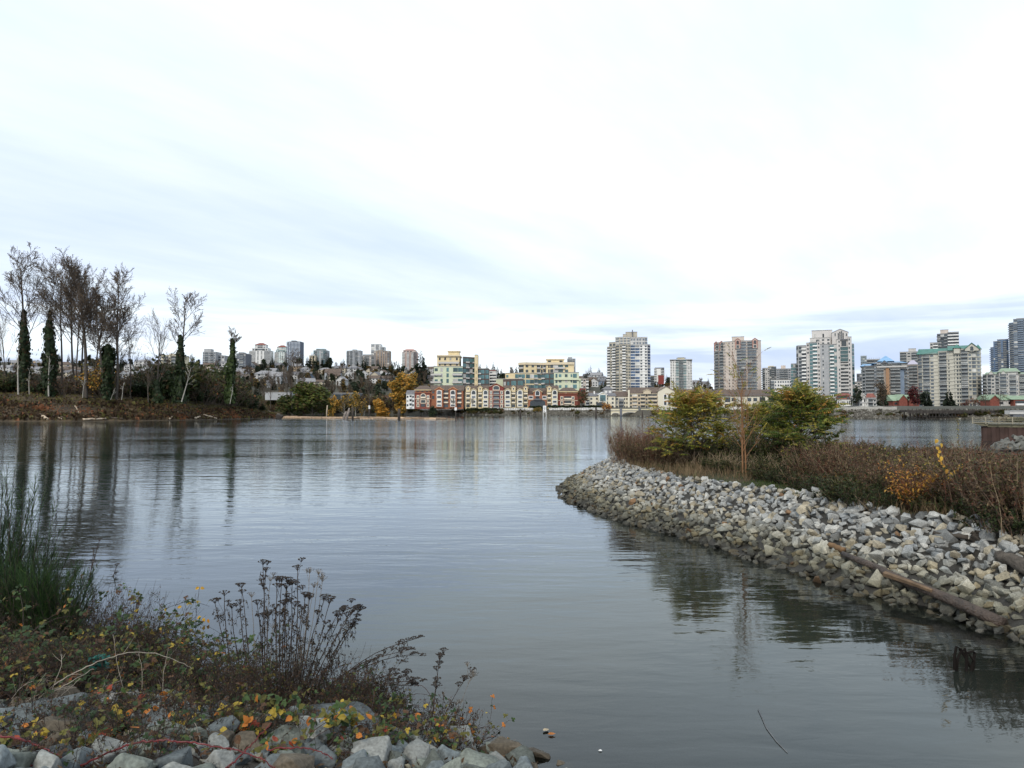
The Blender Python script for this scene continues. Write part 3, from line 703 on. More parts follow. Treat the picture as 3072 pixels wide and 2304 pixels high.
mb.extr([(a_,zb_),(c_,zb_)] + [((a_+c_)/2 + (c_-a_)/2*math.cos(t*PI/8), zc_ + 1.6*math.sin(t*PI/8)) for t in range(9)], -.12, .1); b.part(mb, 'archway', G_dark)
b.box(1584.3,1640.2,1198,1199.2,-.4,.05,trim,'cornice'); b.done()
yellow('yellow townhouse with twin gables between the orange archway and right red brick house',1640.5,1673.5,False)
b = bld('brick_townhouse','red brick townhouse block with a yellow cornice at the right end of the row',1706)
b.block([(1675,0),(1733,0),(1740,3)], 1180, BF, 15, redbrick, None, roof=None); b.block([(1677,1.4),(1731,1.4)], 1176, 1181, 13, orangebrick, ['_W_W_W_W_'], 1, roof=None)
b.box(1674,1734.5,1173,1176.4,.3,16,ycream,'cornice'); b.box(1674.6,1733.5,1179.8,1181.6,-.5,.25,orangebrick,'cornice')
b.pyr(1678,1733,.6,15,1173,1162,brownroof,.45)
for y in (1189,1204): b.box(1674.5,1733.4,y+12.3,y+13.4,-.4,.02,trim,'cornice')
for x in (1685.5,1719): rows4(b, x-2.6, x+2.6, 0, trim, False, (1194,1208,1218), 7)
b.win(1693,1713,1189,1194,0,G_dark,None); b.balc(1692,1714,1194,1198.5,0,trim); b.win(1693,1713,1202.5,1210,0,G_dark,None,True); b.win(1693,1713,1214,1221.5,0,G_dark); b.balc(1692,1714,1209.5,1213,0,trim); b.done()
b = bld('low_house','small white house with dark windows left of the red brick block',1230)
b.block([(1219,0),(1243,0)], 1183, 1222, 12, white, ['W_bW'], 3, G_dark, white, None); b.ridge(1219,1243,0,12,1182.5,1170,greyroof,.5); b.done()
# ---- cream villas and frame block right of the townhouses
VG = 'cream waterfront houses beside the arched bridge'
ycr = mat('ivory_stucco', (.66,.62,.50), .8, .06)
b = Bld('cream_villa','ivory villa with a central glazed gable and grey roof, white chimney','townhouse',480,1807,1226,VG)
b.block([(1769,0),(1846,0)], 1189, 1227, 13, ycr, ['w.w...w.w_'], 3, G_dark, roof=None); b.ridge(1770,1847,0,13,1188,1178,greyroof,.5)
b.gable(1796,1821,-1.5,9,1178,1184,1227,ycr,white); b.win(1800,1817,1185,1203,-1.5,G_teal,white); b.win(1789,1816,1212,1224,-1.55,G_dark,None,True)
b.box(1781.5,1785,1173,1186,4,6.5,white,'chimney'); b.win(1777,1781,1219,1225,0,G_dark,None,True); b.win(1834,1840,1219,1225,0,G_dark,None,True)
b.block([(1758,3),(1770,3)], 1196, 1227, 9, ycr, ['b'], 3, G_dark, white); b.done()
b = Bld('lantern_house','grey roofed square lantern house behind the ivory villa','townhouse',510,1824,1200,VG)
b.block([(1811,0),(1837,0)], 1168, 1200, 10, grey_c, ['_W_W_'], 2, white); b.pyr(1809,1839,0,10,1168,1158.5,greyroof,.2); b.done()
b = Bld('cream_terrace','ivory terrace with dark upper balconies between villa and beige framed block','townhouse',485,1864,1226,VG)
b.block([(1846.5,0),(1884,0)], 1190, 1227, 14, ycr, ['WBww','WBww'][:1], 3, G_dark, rail_m, roof=None); b.ridge(1846,1885,0,14,1189.5,1174,brownroof,.4); b.done()
b = Bld('framed_block','beige framed apartment block with tall balcony bays and brown roof','apartment block',480,1928,1226,VG)
fb = mat('beige_frame', (.56,.48,.36), .8, .07)
b.block([(1884.5,1),(1973,1)], 1180, 1227, 15, fb, ['nWB_WBWBB_'], 4, G_dark, fb, fb, roof=None); b.ridge(1884,1976,1,16,1179.5,1161,brownroof,.5)
b.box(1884,1889,1170,1227,-.4,.9,ycr,'pillar'); b.gable(1930,1953,-.2,6,1168,1174,1182,fb,fb); b.done()
b = Bld('cream_gable_house','cream house with one broad gable and tall arched windows behind the left leafy tree','townhouse',478,1998,1226,VG)
b.gable(1973.5,2024,0,16,1160,1174,1227,ycr,mat('dark_fascia', (.2,.16,.13)))
for x in (1992,2004): b.win(x,x+7,1187,1197,0,G_dark,white,True); b.win(x,x+7,1203,1215,0,G_dark,white)
b.done()
b = Bld('cream_terrace','long brown roofed cream terrace seen between the two leafy trees','townhouse',478,2180,1229,VG)
b.block([(2024.5,2),(2143,2)], 1186, 1229, 14, ycr, ['W.W_bb_W.W_bb'], 3, G_dark, rail_m, roof=None); b.ridge(2024,2143,2,16,1185.5,1166,brownroof,.4)
b.block([(2143.5,0),(2330,0)], 1188, 1229, 15, ycr, ['_G.GWG._WW_G.G__'], 2, G_dark, white, roof=None); b.ridge(2143,2331,0,15,1187.5,1168,brownroof,.9,.08); b.block([(2150,1),(2325,1)],1182,1188.5,12,dgrey_c,['GGGGGGGG'],1,G_dark,roof=None); b.done()
# ---- towers on the right
TW = 'apartment towers along the right bank'
b = Bld('apartment_tower','tall tower with beige left face and white right face and square rooftop block','building',640,1887,1180,TW)
b.block([(1822,9),(1848,4)], 1038, 1182, 18, beige, ['BWB'], 17, G_dark, white); b.block([(1828,11),(1848,7)],1024,1038,12,beige,['WW'],1)
b.block([(1847,5),(1860,0),(1892,0)], 1033, 1182, 20, beige, ['W','WBWW'], 17, G_dark, white)
b.block([(1892,.5),(1920,1.5)], 1034, 1182, 18, white, [('GG',G_blue)], 17, G_blue, None, white)
b.block([(1920,1.5),(1943,2),(1952,6)], 1034, 1182, 15, white, ['W.W',('G',G_blue)], 17, G_dark, None, white)
b.block([(1847,5.5),(1860,1.5),(1892,1.5)], 1011, 1034, 16, beige, ['W','WWW'], 3, G_grey, None, white)
b.block([(1892,2),(1943.5,3.5)], 1012, 1035, 15, lgrey_c, ['WW_WW_WG'], 2, G_grey, None, white)
b.block([(1869.5,7),(1881,7)], 1001, 1011, 8, beige); b.block([(1878,8),(1913,8)], 994, 1012, 10, beige)
b.box(1897,1900,987,1008,6.6,7.6,dgrey_c,'antenna'); b.done()
b = Bld('apartment_tower','slim green glass and white tower with a small temple shaped roof block','building',700,2044,1165,TW)
b.block([(2011,2),(2028,1),(2060,1),(2077,3)], 1079, 1166, 18, white, [('wwn',G_dark),('GBG',G_teal),('nww',G_dark)], 18, G_teal, rail_m)
b.box(2010,2078,1077.5,1080,.2,20,grey_c,'cornice'); b.block([(2033,4),(2055,4)], 1073, 1078, 8, cream); b.pyr(2032,2057,4,12,1073,1070,grey_c,.5); b.done()
b = Bld('apartment_block','small white block with dark balconies between the two tall towers','building',760,1978,1150,TW)
b.block([(1963,0),(1983,0),(1993,4)], 1106, 1143, 14, white, ['b...','BB'], 7, G_dark, white); b.box(1965,1993.5,1102.5,1106,1,15,dgrey_c,'roof_block'); b.block([(1975,-1),(1992,-1)],1126,1150,3,crimson); b.done()
b = simple('low cream block with dark balconies behind the right edge of the tall tower',1948,1963,1128,1175,690,sand,'BB',7,G_dark,rail_m,grp=TW,name='apartment_block'); b.done()
b = Bld('apartment_tower','broad pinkish tower with red arched gables along its roof edge','building',660,2214,1172,TW)
b.block([(2143,12),(2178,3),(2205,0)], 1024, 1173, 22, pinkish, ['nBnBnn','._n.n_'], 16, G_dark, rail_m)
b.block([(2205,0),(2208,-.4),(2275,1),(2285,4)], 1023, 1173, 18, pinkish, [None,'nBBnBBn',None], 16, G_grey, rail_m)
b.block([(2197,6),(2235,6)], 1009, 1024, 10, pinkish)
arch_m = mat('terracotta_trim', (.34,.15,.12), .8, .1)
for x0, x1, dy, yb_ in ((2207,2223,-1.6,1046),(2259,2275,-.8,1046),(2144,2156,9.5,1050),(2160,2172,6,1050)):
    b.gable(x0, x1, dy, dy+4, 1017.5 if x0 > 2200 else 1021, 1023 if x0 > 2200 else 1027, yb_, pinkish, arch_m, .3, .8)
    for q in (x0, x1-2): b.box(q, q+2, 1024, yb_, dy-.3, dy-.02, arch_m, 'pilaster')
    b.win(x0+4.5, x1-4.5, 1026, 1033, dy, G_dark, arch_m, True); b.win(x0+4, x1-4, 1036.5, 1044, dy, G_dark)
b.done()
b = Bld('apartment_block','mid height grey block cluster with a flat rooftop between pinkish and tall grey towers','building',720,2331,1168,TW)
b.block([(2288,4),(2296,0),(2309,0)], 1104, 1170, 18, lgrey_c, ['B','_W_W'], 10, G_dark, rail_m); b.block([(2309,2),(2330,2)], 1100, 1170, 18, dgrey_c, ['GBG'], 10, G_dark, rail_m)
b.block([(2330,1),(2374,1)], 1107, 1170, 18, grey_c, ['WBBW'], 9, G_grey, rail_m); b.box(2344,2358,1096,1107,4,9,pinkish,'roof_block'); b.box(2305,2323,1096.5,1101,3,10,cream,'roof_block'); b.done()
b = simple('low white block with square windows in front of the grey block cluster',2313,2376,1140,1172,640,white,'BW_WWWWWW',3,G_grey,rail_m,grp=TW,name='apartment_block'); b.done()
b = simple('narrow green glass annexe on the left flank of the tall grey tower',2374,2394,1092,1175,600,grey_c,'GGG',9,G_teal,grp=TW,name='apartment_block'); b.done()
b = Bld('apartment_tower','tallest grey stone tower with a peaked gable top and green glass bays','building',560,2478,1186,TW)
wg = mat('warm_grey_stone', (.53,.51,.49), .8, .07, .3)
b.block([(2391,8),(2396,4),(2421,3)], 1034, 1188, 20, grey_c, ['G','_GB'], 14, G_dark, white); b.pyr(2392,2420,4,22,1033,1029,G_grey,.6,.1)
b.block([(2421,2),(2431,2)], 1027, 1188, 20, wg, ['n'], 14)
b.block([(2431,1),(2454,1)], 1026, 1188, 20, grey_c, [('GB',G_teal)], 14, G_teal, white); b.block([(2454,.4),(2463,.4)], 1023, 1188, 20, wg, ['n'], 14)
b.block([(2463,0),(2488,0)], 1033, 1188, 20, grey_c, ['_n___'], 14); b.block([(2462,3),(2494,3)], 1013, 1034, 16, wg, ['_w_w'], 2)
b.block([(2488,1),(2513,1)], 1034, 1188, 20, grey_c, [('nBG',G_teal)], 14, G_teal, white)
b.block([(2513,.2),(2523.5,-.5)], 1020, 1188, 20, wg, ['_n'], 14)
b.block([(2523.5,.6),(2547,.6)], 1042, 1188, 20, dgrey_c, ['BB'], 14, G_dark, lgrey_c)
b.box(2524,2546.5,1044,1086,-1.6,.4,G_teal,'glass_bay'); 
for y in (1042,1053,1064,1075,1086): b.box(2523.5,2547,y,y+1.3,-1.9,.5,lgrey_c,'banding')
b.block([(2547,-.4),(2558,.6)], 1014, 1188, 20, wg, ['n_'], 14); b.block([(2558,3),(2565,6)], 1034, 1188, 16, grey_c, [('G',G_teal)], 14, G_teal, white)
b.block([(2438,9),(2500,9)], 988, 1027, 14, wg, ['_n_.n..']); b.block([(2432,5),(2462,5)], 1012, 1027, 14, wg, ['W_W'])
b.gable(2499,2548,2,22,989,999,1043,wg,grey_c,.3,.5)
for x, t_, q in ((2516.5,1001,1019),(2521.5,997,1019),(2526.5,995.5,1019),(2531,1001,1019),(2507,1001,1009),(2541,1003,1010)): b.win(x, x+3.2, t_, q, 2, G_dark, None, True)
b.box(2512,2549,1019,1021,.6,2.1,dgrey_c,'balcony'); b.win(2527,2542,1024,1040,2,G_dark); b.done()
b = Bld('apartment_tower','brown balconied block under a pale blue tent shaped metal roof','building',540,2655,1190,TW)
bb = mat('brown_grey_concrete', (.33,.28,.24), .8, .12, .3)
b.block([(2587,5),(2598,1)], 1096, 1190, 18, grey_c, ['W'], 9, G_dark); b.block([(2598,1),(2624,1)], 1097, 1190, 18, bb, ['B'], 9, G_dark, rail_m)
b.block([(2624,0),(2631,0)], 1090, 1190, 18, grey_c, ['G'], 10, G_grey)
b.block([(2631,-.5),(2660,-.5)], 1089, 1190, 18, bb, ['B.'], 10, G_dark, rail_m); b.box(2659,2669,1104,1190,-1.6,-.2,mat('tan_brick',(.33,.2,.12),.85,.12),'pilaster')
b.block([(2660,.2),(2702,.2)], 1089, 1190, 18, bb, ['_WBB'], 10, G_dark, rail_m); b.block([(2702,1),(2714,2)], 1095, 1190, 14, bluegrey, ['.'], 9, G_blue); b.block([(2714,3),(2724,6)], 1096, 1190, 12, bb, ['b'], 9, G_dark, rail_m)
b.block([(2632,-2),(2722,0)], 1090.5, 1103, 4, lgrey_c, ['bbbbbb'], 1, G_dark, lgrey_c, roof=None)
b.pyr(2584,2632,1,16,1097,1089,blueroof,.7); b.pyr(2616,2726,-1.5,20,1090,1083,blueroof,.5,.2); b.pyr(2634,2684,0,14,1084,1066,blueroof,.06,.3); b.gable(2645,2665,-2.6,6,1082,1089,1090,dgrey_c,blueroof,.2,.4); b.done()
b = simple('concrete frame tower under construction behind the pale blue roof',2584,2645,1079,1140,760,dgrey_c,'GGG',8,G_dark,None,lgrey_c,grp=TW); b.block([(2584,-1),(2602,-1)],1068,1140,12,mat('pale_green_glass_wall',(.36,.44,.46),.4,.1),['GGG'],14,G_grey)
for x in (2606,2611,2616,2623,2630,2636,2641): b.box(x, x+.7, 1072, 1079, 6, 6.3, dgrey_c, 'column')
b.done()
b = Bld('apartment_tower','brown balconied wing with a lilac grey tent roof right of the blue roofed block','building',560,2740,1190,TW)
b.block([(2724,1),(2756,1)], 1094, 1190, 14, bb, ['_BB_'], 10, G_dark, rail_m); b.pyr(2722,2758,1,15,1094,1079,mat('lilac_metal_roof',(.40,.38,.46),.5,.1),.25,.2); b.done()
b = simple('pale concrete slab tower with a square plant room behind the lilac tent roof',2702,2757,1056,1140,720,lgrey_c,'BWB',10,G_dark,rail_m,grp=TW,pent=(2728,2751,1046)); b.done()
b = simple('dark mid rise block half hidden behind the right flank of the grey tower',2571,2588,1122,1182,640,dgrey_c,'WW',6,grp=TW,name='apartment_block'); b.done()
b = simple('low white block left of the brown balconied blue roofed block',2562,2592,1146,1190,600,lgrey_c,'bWb',5,G_dark,white,grp=TW,name='apartment_block'); b.done()
b = Bld('apartment_tower','wide grey beige tower block with a green metal roof and corner turrets','building',470,2850,1231,TW)
gs = mat('grey_beige_stone', (.47,.455,.395), .8, .08, .3)
b.block([(2756,6),(2768,2),(2805,1),(2817,1)], 1059, 1232, 20, gs, ['G','_BW','.'], 16, G_grey, rail_m, gs, skip=0)
b.block([(2817,.5),(2852,-.5),(2864,-1)], 1054, 1232, 20, gs, ['_B_n','..'], 16, G_dark, rail_m, gs)
b.block([(2864,-1),(2886,-2.5),(2906,-3)], 1050, 1232, 20, gs, ['n.WW','B'], 16, G_dark, rail_m, gs)
b.block([(2906,-3),(2930,-1),(2946,5)], 1050, 1232, 16, gs, ['WG',('_W_',G_grey)], 16, G_grey, rail_m, gs)
b.ridge(2758,2868,1,20,1060,1041,greenroof,.9,.03); b.ridge(2850,2915,-2,20,1052,1035,greenroof,.8); b.gable(2898,2940,-4,18,1034,1050,1056,gs,greenroof,.6,.5)
for x0, x1, d, yb_, ya in ((2754,2768,5,1058,1041),(2930,2946,5,1049,1034),(2864,2884,-3.4,1046,1034)): b.pyr(x0, x1, d, d+5, yb_, ya, greenroof, .02, .5, 'turret_roof')
b.box(2864.5,2883,1047,1062,-3.2,-1.2,gs,'turret'); b.box(2755,2767,1058.5,1075,5.2,9,gs,'turret'); b.box(2931,2945.5,1049.5,1066,5.2,9.5,gs,'turret')
b.win(2914,2924,1047,1056,-4,G_dark,gs,True); b.done()
b = Bld('apartment_tower','dark balconied tower with a pale plant room rising behind the green roof','building',700,2836,1140,TW)
b.block([(2815,3),(2847,0)], 1001, 1140, 16, dgrey_c, ['bGb'], 15, G_dark, rail_m); b.block([(2847,0),(2881,0)], 998, 1140, 16, grey_c, ['BB'], 15, G_dark, white); b.block([(2825,4),(2850,4)], 989, 1001, 9, pinkish)
b.block([(2793,1),(2828,1)], 1027, 1140, 12, lgrey_c, ['WBG'], 12, G_dark, white); b.done()
gt = 'blue grey glass towers at the right edge'
b = Bld('glass_tower','shorter blue grey glass tower with a stepped left shoulder at the right edge','building',760,3004,1140,gt)
b.block([(2975,5),(2984,1)], 1041, 1140, 16, bluegrey, ['B'], 16, G_blue, bluegrey); b.block([(2984,1),(2996,0)], 1024, 1140, 16, bluegrey, ['GB'], 19, G_blue, bluegrey); b.block([(2996,0),(3030,1)], 1019, 1140, 16, bluegrey, ['BGBG'], 19, G_blue, rail_m); b.done()
b = Bld('glass_tower','tallest blue grey glass tower cut by the right edge of the view','building',740,3070,1140,gt)
b.block([(3032,4),(3046,0)], 967, 1140, 18, bluegrey, ['BB'], 26, G_blue, rail_m); b.block([(3046,0),(3112,0)], 957, 1140, 18, bluegrey, ['GBGWG'], 28, G_grey, bluegrey); b.block([(3055,5),(3100,5)], 954, 957, 8, grey_c); b.done()
b = Bld('apartment_block','pale stone apartment block under a mint green stepped roof','building',440,3050,1185,TW)
b.block([(2949,4),(2962,0),(2998,0)], 1122, 1186, 18, lgrey_c, ['Bn','_bW_b'], 6, G_dark, rail_m); b.block([(2998,-1),(3056,-1)], 1116, 1186, 18, lgrey_c, ['_Bn_Bn'], 6, G_grey, rail_m); b.block([(3056,0),(3130,0)], 1124, 1186, 18, lgrey_c, ['_BWnB'], 6, G_dark, rail_m)
b.ridge(2956,3002,0,18,1122,1113,mintroof,.5,.1); b.ridge(2996,3060,-1,18,1116,1102,mintroof,.6,.18); b.ridge(3054,3132,0,18,1124,1116,mintroof,.6,.05)
for x in (2975,3012): b.gable(x-7,x+7,-1.8,6,1111.5,1119,1122,lgrey_c,mintroof,.2,.4)
b.done()
lg = 'low brick houses with pale green roofs at the right'
b = Bld('brick_house','low red brick house with balconies and pale green roof at the right edge','townhouse',420,3030,1230,lg)
b.block([(2967,3),(3040,3)], 1200, 1232, 12, lgrey_c, ['W.W.W'], 2, G_dark, roof=None); b.ridge(2966,3042,3,15,1200,1183,mintroof,.6); b.gable(2970,2998,0,9,1186,1198,1232,redbrick,mintroof,.5,.5)
b.block([(3041,0),(3110,0)], 1199, 1232, 14, redbrick, ['_B_B_'], 2, G_dark, white, roof=None); b.ridge(3036,3112,0,14,1198.5,1186,mintroof,.5); b.box(3013,3021,1186,1205,6,9,redbrick,'chimney'); b.done()
b = Bld('brick_house','low brick gabled houses with pale green roofs behind the dark red tree','townhouse',430,2718,1228,lg)
b.block([(2680,1),(2757,1)], 1203, 1230, 12, redbrick, ['W_W_W_W'], 2, G_dark, roof=None); b.ridge(2679,2758,1,13,1202.5,1184,mintroof,.5); b.gable(2697,2722,-1,8,1185,1199,1230,redbrick,mintroof,.5,.5); b.gable(2727,2750,-1,8,1188,1200,1230,redbrick,mintroof,.5,.5); b.done()
b = Bld('waterfront_block','long white and grey low rise with red roof pieces below the tallest grey tower','apartment block',430,2536,1231,lg)
b.block([(2420,4),(2462,3)], 1194, 1232, 14, lgrey_c, ['_B.W'], 2, G_dark, rail_m); b.block([(2461,1),(2507,1)], 1190, 1232, 14, lgrey_c, ['_w_._TT'], 3, G_dark, None)
b.block([(2507,-.5),(2551,-.5)], 1200, 1232, 14, white, ['TTTTTTTT'], 2, G_dark, None); b.block([(2510,1),(2549,1)], 1186, 1200, 12, redbrick, ['_BBW'], 1, G_dark, orangebrick, roof=None); b.ridge(2507,2552,1,13,1187,1179,redroof,.5,.2)
b.block([(2551,.6),(2578,.6)], 1190, 1232, 14, lgrey_c, ['TT_B'], 3, G_dark, rail_m); b.block([(2578,0),(2629,0)], 1195, 1232, 14, white, ['W_Tn_BW'], 3, G_dark, rail_m, grey_c)
b.ridge(2418,2450,4,16,1186,1177,redroof,.4,.3); b.gable(2578,2596,-.5,9,1180,1188,1196,lgrey_c,white); b.ridge(2596,2628,0,13,1194.5,1180,redroof,.3,.25); b.done()
# ---- houses on the hillside
hm = {}
for nm, c in (('white',(.50,.50,.49)),('cream',(.45,.40,.31)),('grey',(.33,.35,.37)),('tan',(.40,.30,.20)),('blue',(.22,.28,.36))): hm[nm] = mat(nm + '_siding', c, .8, .07, .5)
rm_ = {'grey': greyroof, 'brown': brownroof, 'pale': mat('pale_shingle_roof', (.24,.24,.25), .9, .15, .8)}
HP = {}
def make_house(wc, rc, kind):
    t = thing('hillside_house', f'{wc} house with a {rc} {"gable facing the river" if kind == 0 else "roof sloping to the river" if kind == 1 else "low hip roof"} among the hillside trees', 'house', (0,0,0), 'houses on the hillside')
    W, D, H = 11, 9, 6.0
    m1 = MB(); m2 = MB()
    if kind == 0:
        m1.extr([(-W/2,-4),(W/2,-4),(W/2,H),(0,H+4),(-W/2,H)], -D/2, D/2)
        m2.extr([(-W/2-.6,H-.45),(0,H+4),(0,H+4.4),(-W/2-.6,H)], -D/2-.6, D/2+.5); m2.extr([(0,H+4),(W/2+.6,H-.45),(W/2+.6,H),(0,H+4.4)], -D/2-.6, D/2+.5)
    elif kind == 1:
        W = 14; m1.box(-W/2,W/2,-D/2,D/2,-4,H-.5); m2.extrx([(-D/2-.6,H-.6),(D/2+.6,H-.6),(0,H+3.2)], -W/2-.5, W/2+.5)
    else:
        W = 18; m1.box(-W/2,W/2,-D/2,D/2,-4,H-1)
        m2.add([(-W/2-.6,-D/2-.6,H-1.05),(W/2+.6,-D/2-.6,H-1.05),(W/2+.6,D/2+.6,H-1.05),(-W/2-.6,D/2+.6,H-1.05),(-W/2+5,0,H+1.8),(W/2-5,0,H+1.8)], [(0,3,2,1),(0,1,5,4),(2,3,4,5),(1,2,5),(3,0,4)])
    m1.build('wall', hm[wc], t); m2.build('roof', rm_[rc], t)
    for x in (-W*.3, 0, W*.3):
        for z in (.6, 3.5):
            q = MB(); q.box(x-.9, x+.9, -D/2-.08, -D/2+.1, z, z+1.5); q.build('window', G_dark, t)
    return Kind(t)
rh = random.Random(5)
def hill_house(px, py, wc=None, rc=None, kind=None, sc=1.0, rz=None):
    wc = wc or rh.choice(['white','white','cream','grey','tan','blue','cream']); rc = rc or rh.choice(['grey','brown','pale']); kind = kind if kind is not None else rh.choice([0,0,1,1,2])
    k = (wc, rc, kind)
    if k not in HP: HP[k] = make_house(*k)
    p = on_hill(px, py); HP[k].put((p.x, p.y, p.z), rz if rz is not None else rh.uniform(-.5,.5), sc)
for px, py, *a in ((726,1150,'white','grey',0),(722,1128,'white','pale',1),(745,1118,'cream','brown',2),(735,1108,'tan','brown',1),(800,1142,'white','pale',2,1.6),(858,1143,'white','grey',0),(835,1150,'grey','pale',1,1.5),
    (890,1136,'white','grey',1),(920,1118,'white','pale',2),(1048,1136,'white','grey',0),(1090,1135,'white','grey',0),(1150,1133,'white','brown',0),(1160,1136,'white','pale',2),(1128,1140,'cream','grey',0),(1000,1137,'grey','brown',1,1.4),
    (1020,1118,'white','brown',2),(1060,1114,'white','pale',2),(1110,1128,'cream','brown',0),(1240,1136,'white','grey',0),(1248,1143,'cream','brown',0),(1270,1120,'white','grey',1),(1290,1117,'white','brown',1),(1285,1147,'white','grey',1),(1255,1126,'tan','brown',1),
    (1765,1132,'white','grey',1,1.2),(1790,1140,'white','pale',1,1.3),(1805,1143,'grey','grey',2),(1775,1150,'grey','brown',1),(1760,1118,'white','pale',0),(1800,1128,'tan','brown',0),(1810,1156,'blue','grey',1),(2085,1150,'white','pale',1,1.3),(2105,1153,'white','grey',1,1.2),(2120,1142,'grey','grey',0),
    (20,1115,'white','pale',1),(30,1130,'grey','pale',2),(100,1110,'white','grey',0),(112,1120,'white','pale',1),(190,1112,'cream','brown',2,1.6),(215,1128,'tan','brown',2,1.6),(230,1155,'white','pale',2,1.5),(275,1150,'white','grey',2,1.4),(430,1098,'white','pale',2,1.3),(445,1107,'white','grey',1),(455,1118,'grey','pale',1),(440,1132,'grey','pale',2,1.6),
    (530,1135,'grey','grey',2,1.4),(640,1092,'white','brown',1),(632,1100,'white','grey',0),(680,1100,'white','pale',1)): hill_house(px, py, *a)
for i in range(95):
    px = rh.uniform(-60, 1240) if rh.random() < .8 else rh.uniform(1240, 2130); lo_ = interp([(0,1100),(700,1103),(1100,1108),(1300,1124),(1750,1142),(2130,1165)], px)
    hill_house(px, lo_ + rh.random()**1.3 * 62, sc=rh.uniform(.8,1.15))
b = simple('long flat warehouse with a pale roof behind the brush on the far bank',795,870,1178,1196,540,grey_c,'.',1,G_dark,None,None,18,name='warehouse',grp=None); b.done()
b = simple('low flat shed with a dark open front between island trees and golden trees',1000,1075,1180,1200,545,dgrey_c,'G_G_G',1,G_dark,None,None,16,name='shed',grp=None); b.done()
# ------------------------------------------------------------------ vegetation: generators
bark = mat('grey_brown_bark', (.062,.053,.044), .9, .3, 3)
bark_d = mat('dark_bark', (.05,.042,.034), .9, .3, 3)
bark_p = mat('pale_bark', (.33,.31,.27), .85, .25, 3)
bark_o = mat('orange_brown_bark', (.20,.105,.05), .85, .25, 6)
twig_m = mat('twig_brown', (.10,.078,.06), .9, .25, 3)
twig_r = mat('reddish_stem', (.12,.05,.035), .8, .3, 4)
lf_bud = leafmat('dry_brown_leaf', (.15,.095,.045))
lf_ivy = [leafmat('ivy_dark', (.016,.028,.010)), leafmat('ivy_mid', (.030,.048,.016)), leafmat('ivy_brown', (.05,.034,.014))]
lf_gold = [leafmat('gold_leaf', (.46,.25,.045)), leafmat('ochre_leaf', (.34,.21,.05)), leafmat('olive_gold_leaf', (.15,.125,.03)), leafmat('orange_gold_leaf', (.52,.25,.04))]
lf_olive = [leafmat('olive_leaf', (.075,.078,.022)), leafmat('dull_green_leaf', (.045,.062,.02)), leafmat('brown_olive_leaf', (.085,.062,.026)), leafmat('dark_green_leaf', (.026,.04,.014))]
lf_green = [leafmat('mid_green_leaf', (.075,.105,.022)), leafmat('deep_green_leaf', (.045,.07,.016)), leafmat('yellow_green_leaf', (.14,.15,.03)), leafmat('darker_green_leaf', (.03,.048,.014))]  # leaf tones, mixed at random over each plant
lf_brown = [leafmat('bracken_brown', (.095,.066,.036)), leafmat('bracken_dark', (.042,.026,.014)), leafmat('bracken_rust', (.20,.085,.04)), leafmat('bracken_olive', (.12,.11,.035))]
lf_con = [mat('conifer_dark', (.013,.021,.013), .8, .3, 1), mat('conifer_mid', (.022,.034,.018), .8, .3, 1), mat('conifer_light', (.036,.046,.022), .8, .3, 1)]
lf_red = [leafmat('maroon_leaf', (.10,.02,.02)), leafmat('maroon_dark_leaf', (.055,.014,.014))]

def grow(mbs, p, d, L, r, lvl, P, rg, tips):
    ns = P['seg'][lvl]; pts = [p.copy()]; dirs = [d.copy()]
    for i in range(ns):
        d = (d + rvec(rg) * P['wob'][lvl] + Vector((0,0,P['up'][lvl]))).normalized(); p = p + d * (L/ns); pts.append(p); dirs.append(d)
    last = lvl == len(P['n'])
    r1 = max(r * P.get('tap', .3), P['rmin'])
    mbs[0 if lvl == 0 else 1].tube(pts, r, r1, 6 if lvl == 0 else 3)
    if last: tips.append((p, d)); tips.append((pts[-2], d)); return
    n = P['n'][lvl]; t0 = P['t0'][lvl]
    for k in range(n):
        t = t0 + (1 - t0) * (k + rg.random()*.9) / n; f = t * ns; i = min(int(f), ns-1); q = pts[i].lerp(pts[i+1], f - i)
        dd = swerve(dirs[i+1], P['ang'][lvl] * rg.uniform(.7,1.25), rg)
        grow(mbs, q, dd, L * P['len'][lvl] * rg.uniform(.65,1.2) * (1.15 - P['dec'][lvl] * t), max(lerp(r, r1, t) * P['rr'][lvl], P['rmin']), lvl+1, P, rg, tips)
COTTON = dict(seg=[9,6,4,3], wob=[.05,.12,.18,.22], up=[.02,.06,.06,.03], n=[18,10,7], t0=[.42,.2,.2], ang=[.70,.62,.65], len=[.47,.42,.42], dec=[.72,.5,.4], rr=[.45,.5,.5], rmin=.042, tap=.3)
def cards(mb, tips, rg, size, per, spread_, nm, w=None):
    for p, d in tips:
        for k in range(per):
            if rg.random() < 1: 
                a = rvec(rg); b_ = a.orthogonal().normalized(); s_ = size * rg.uniform(.6,1.3)
                mb.quad(p + rvec(rg)*spread_*rg.random(), a*s_*.5, b_*s_*.35, rg.choices(range(nm), w)[0])
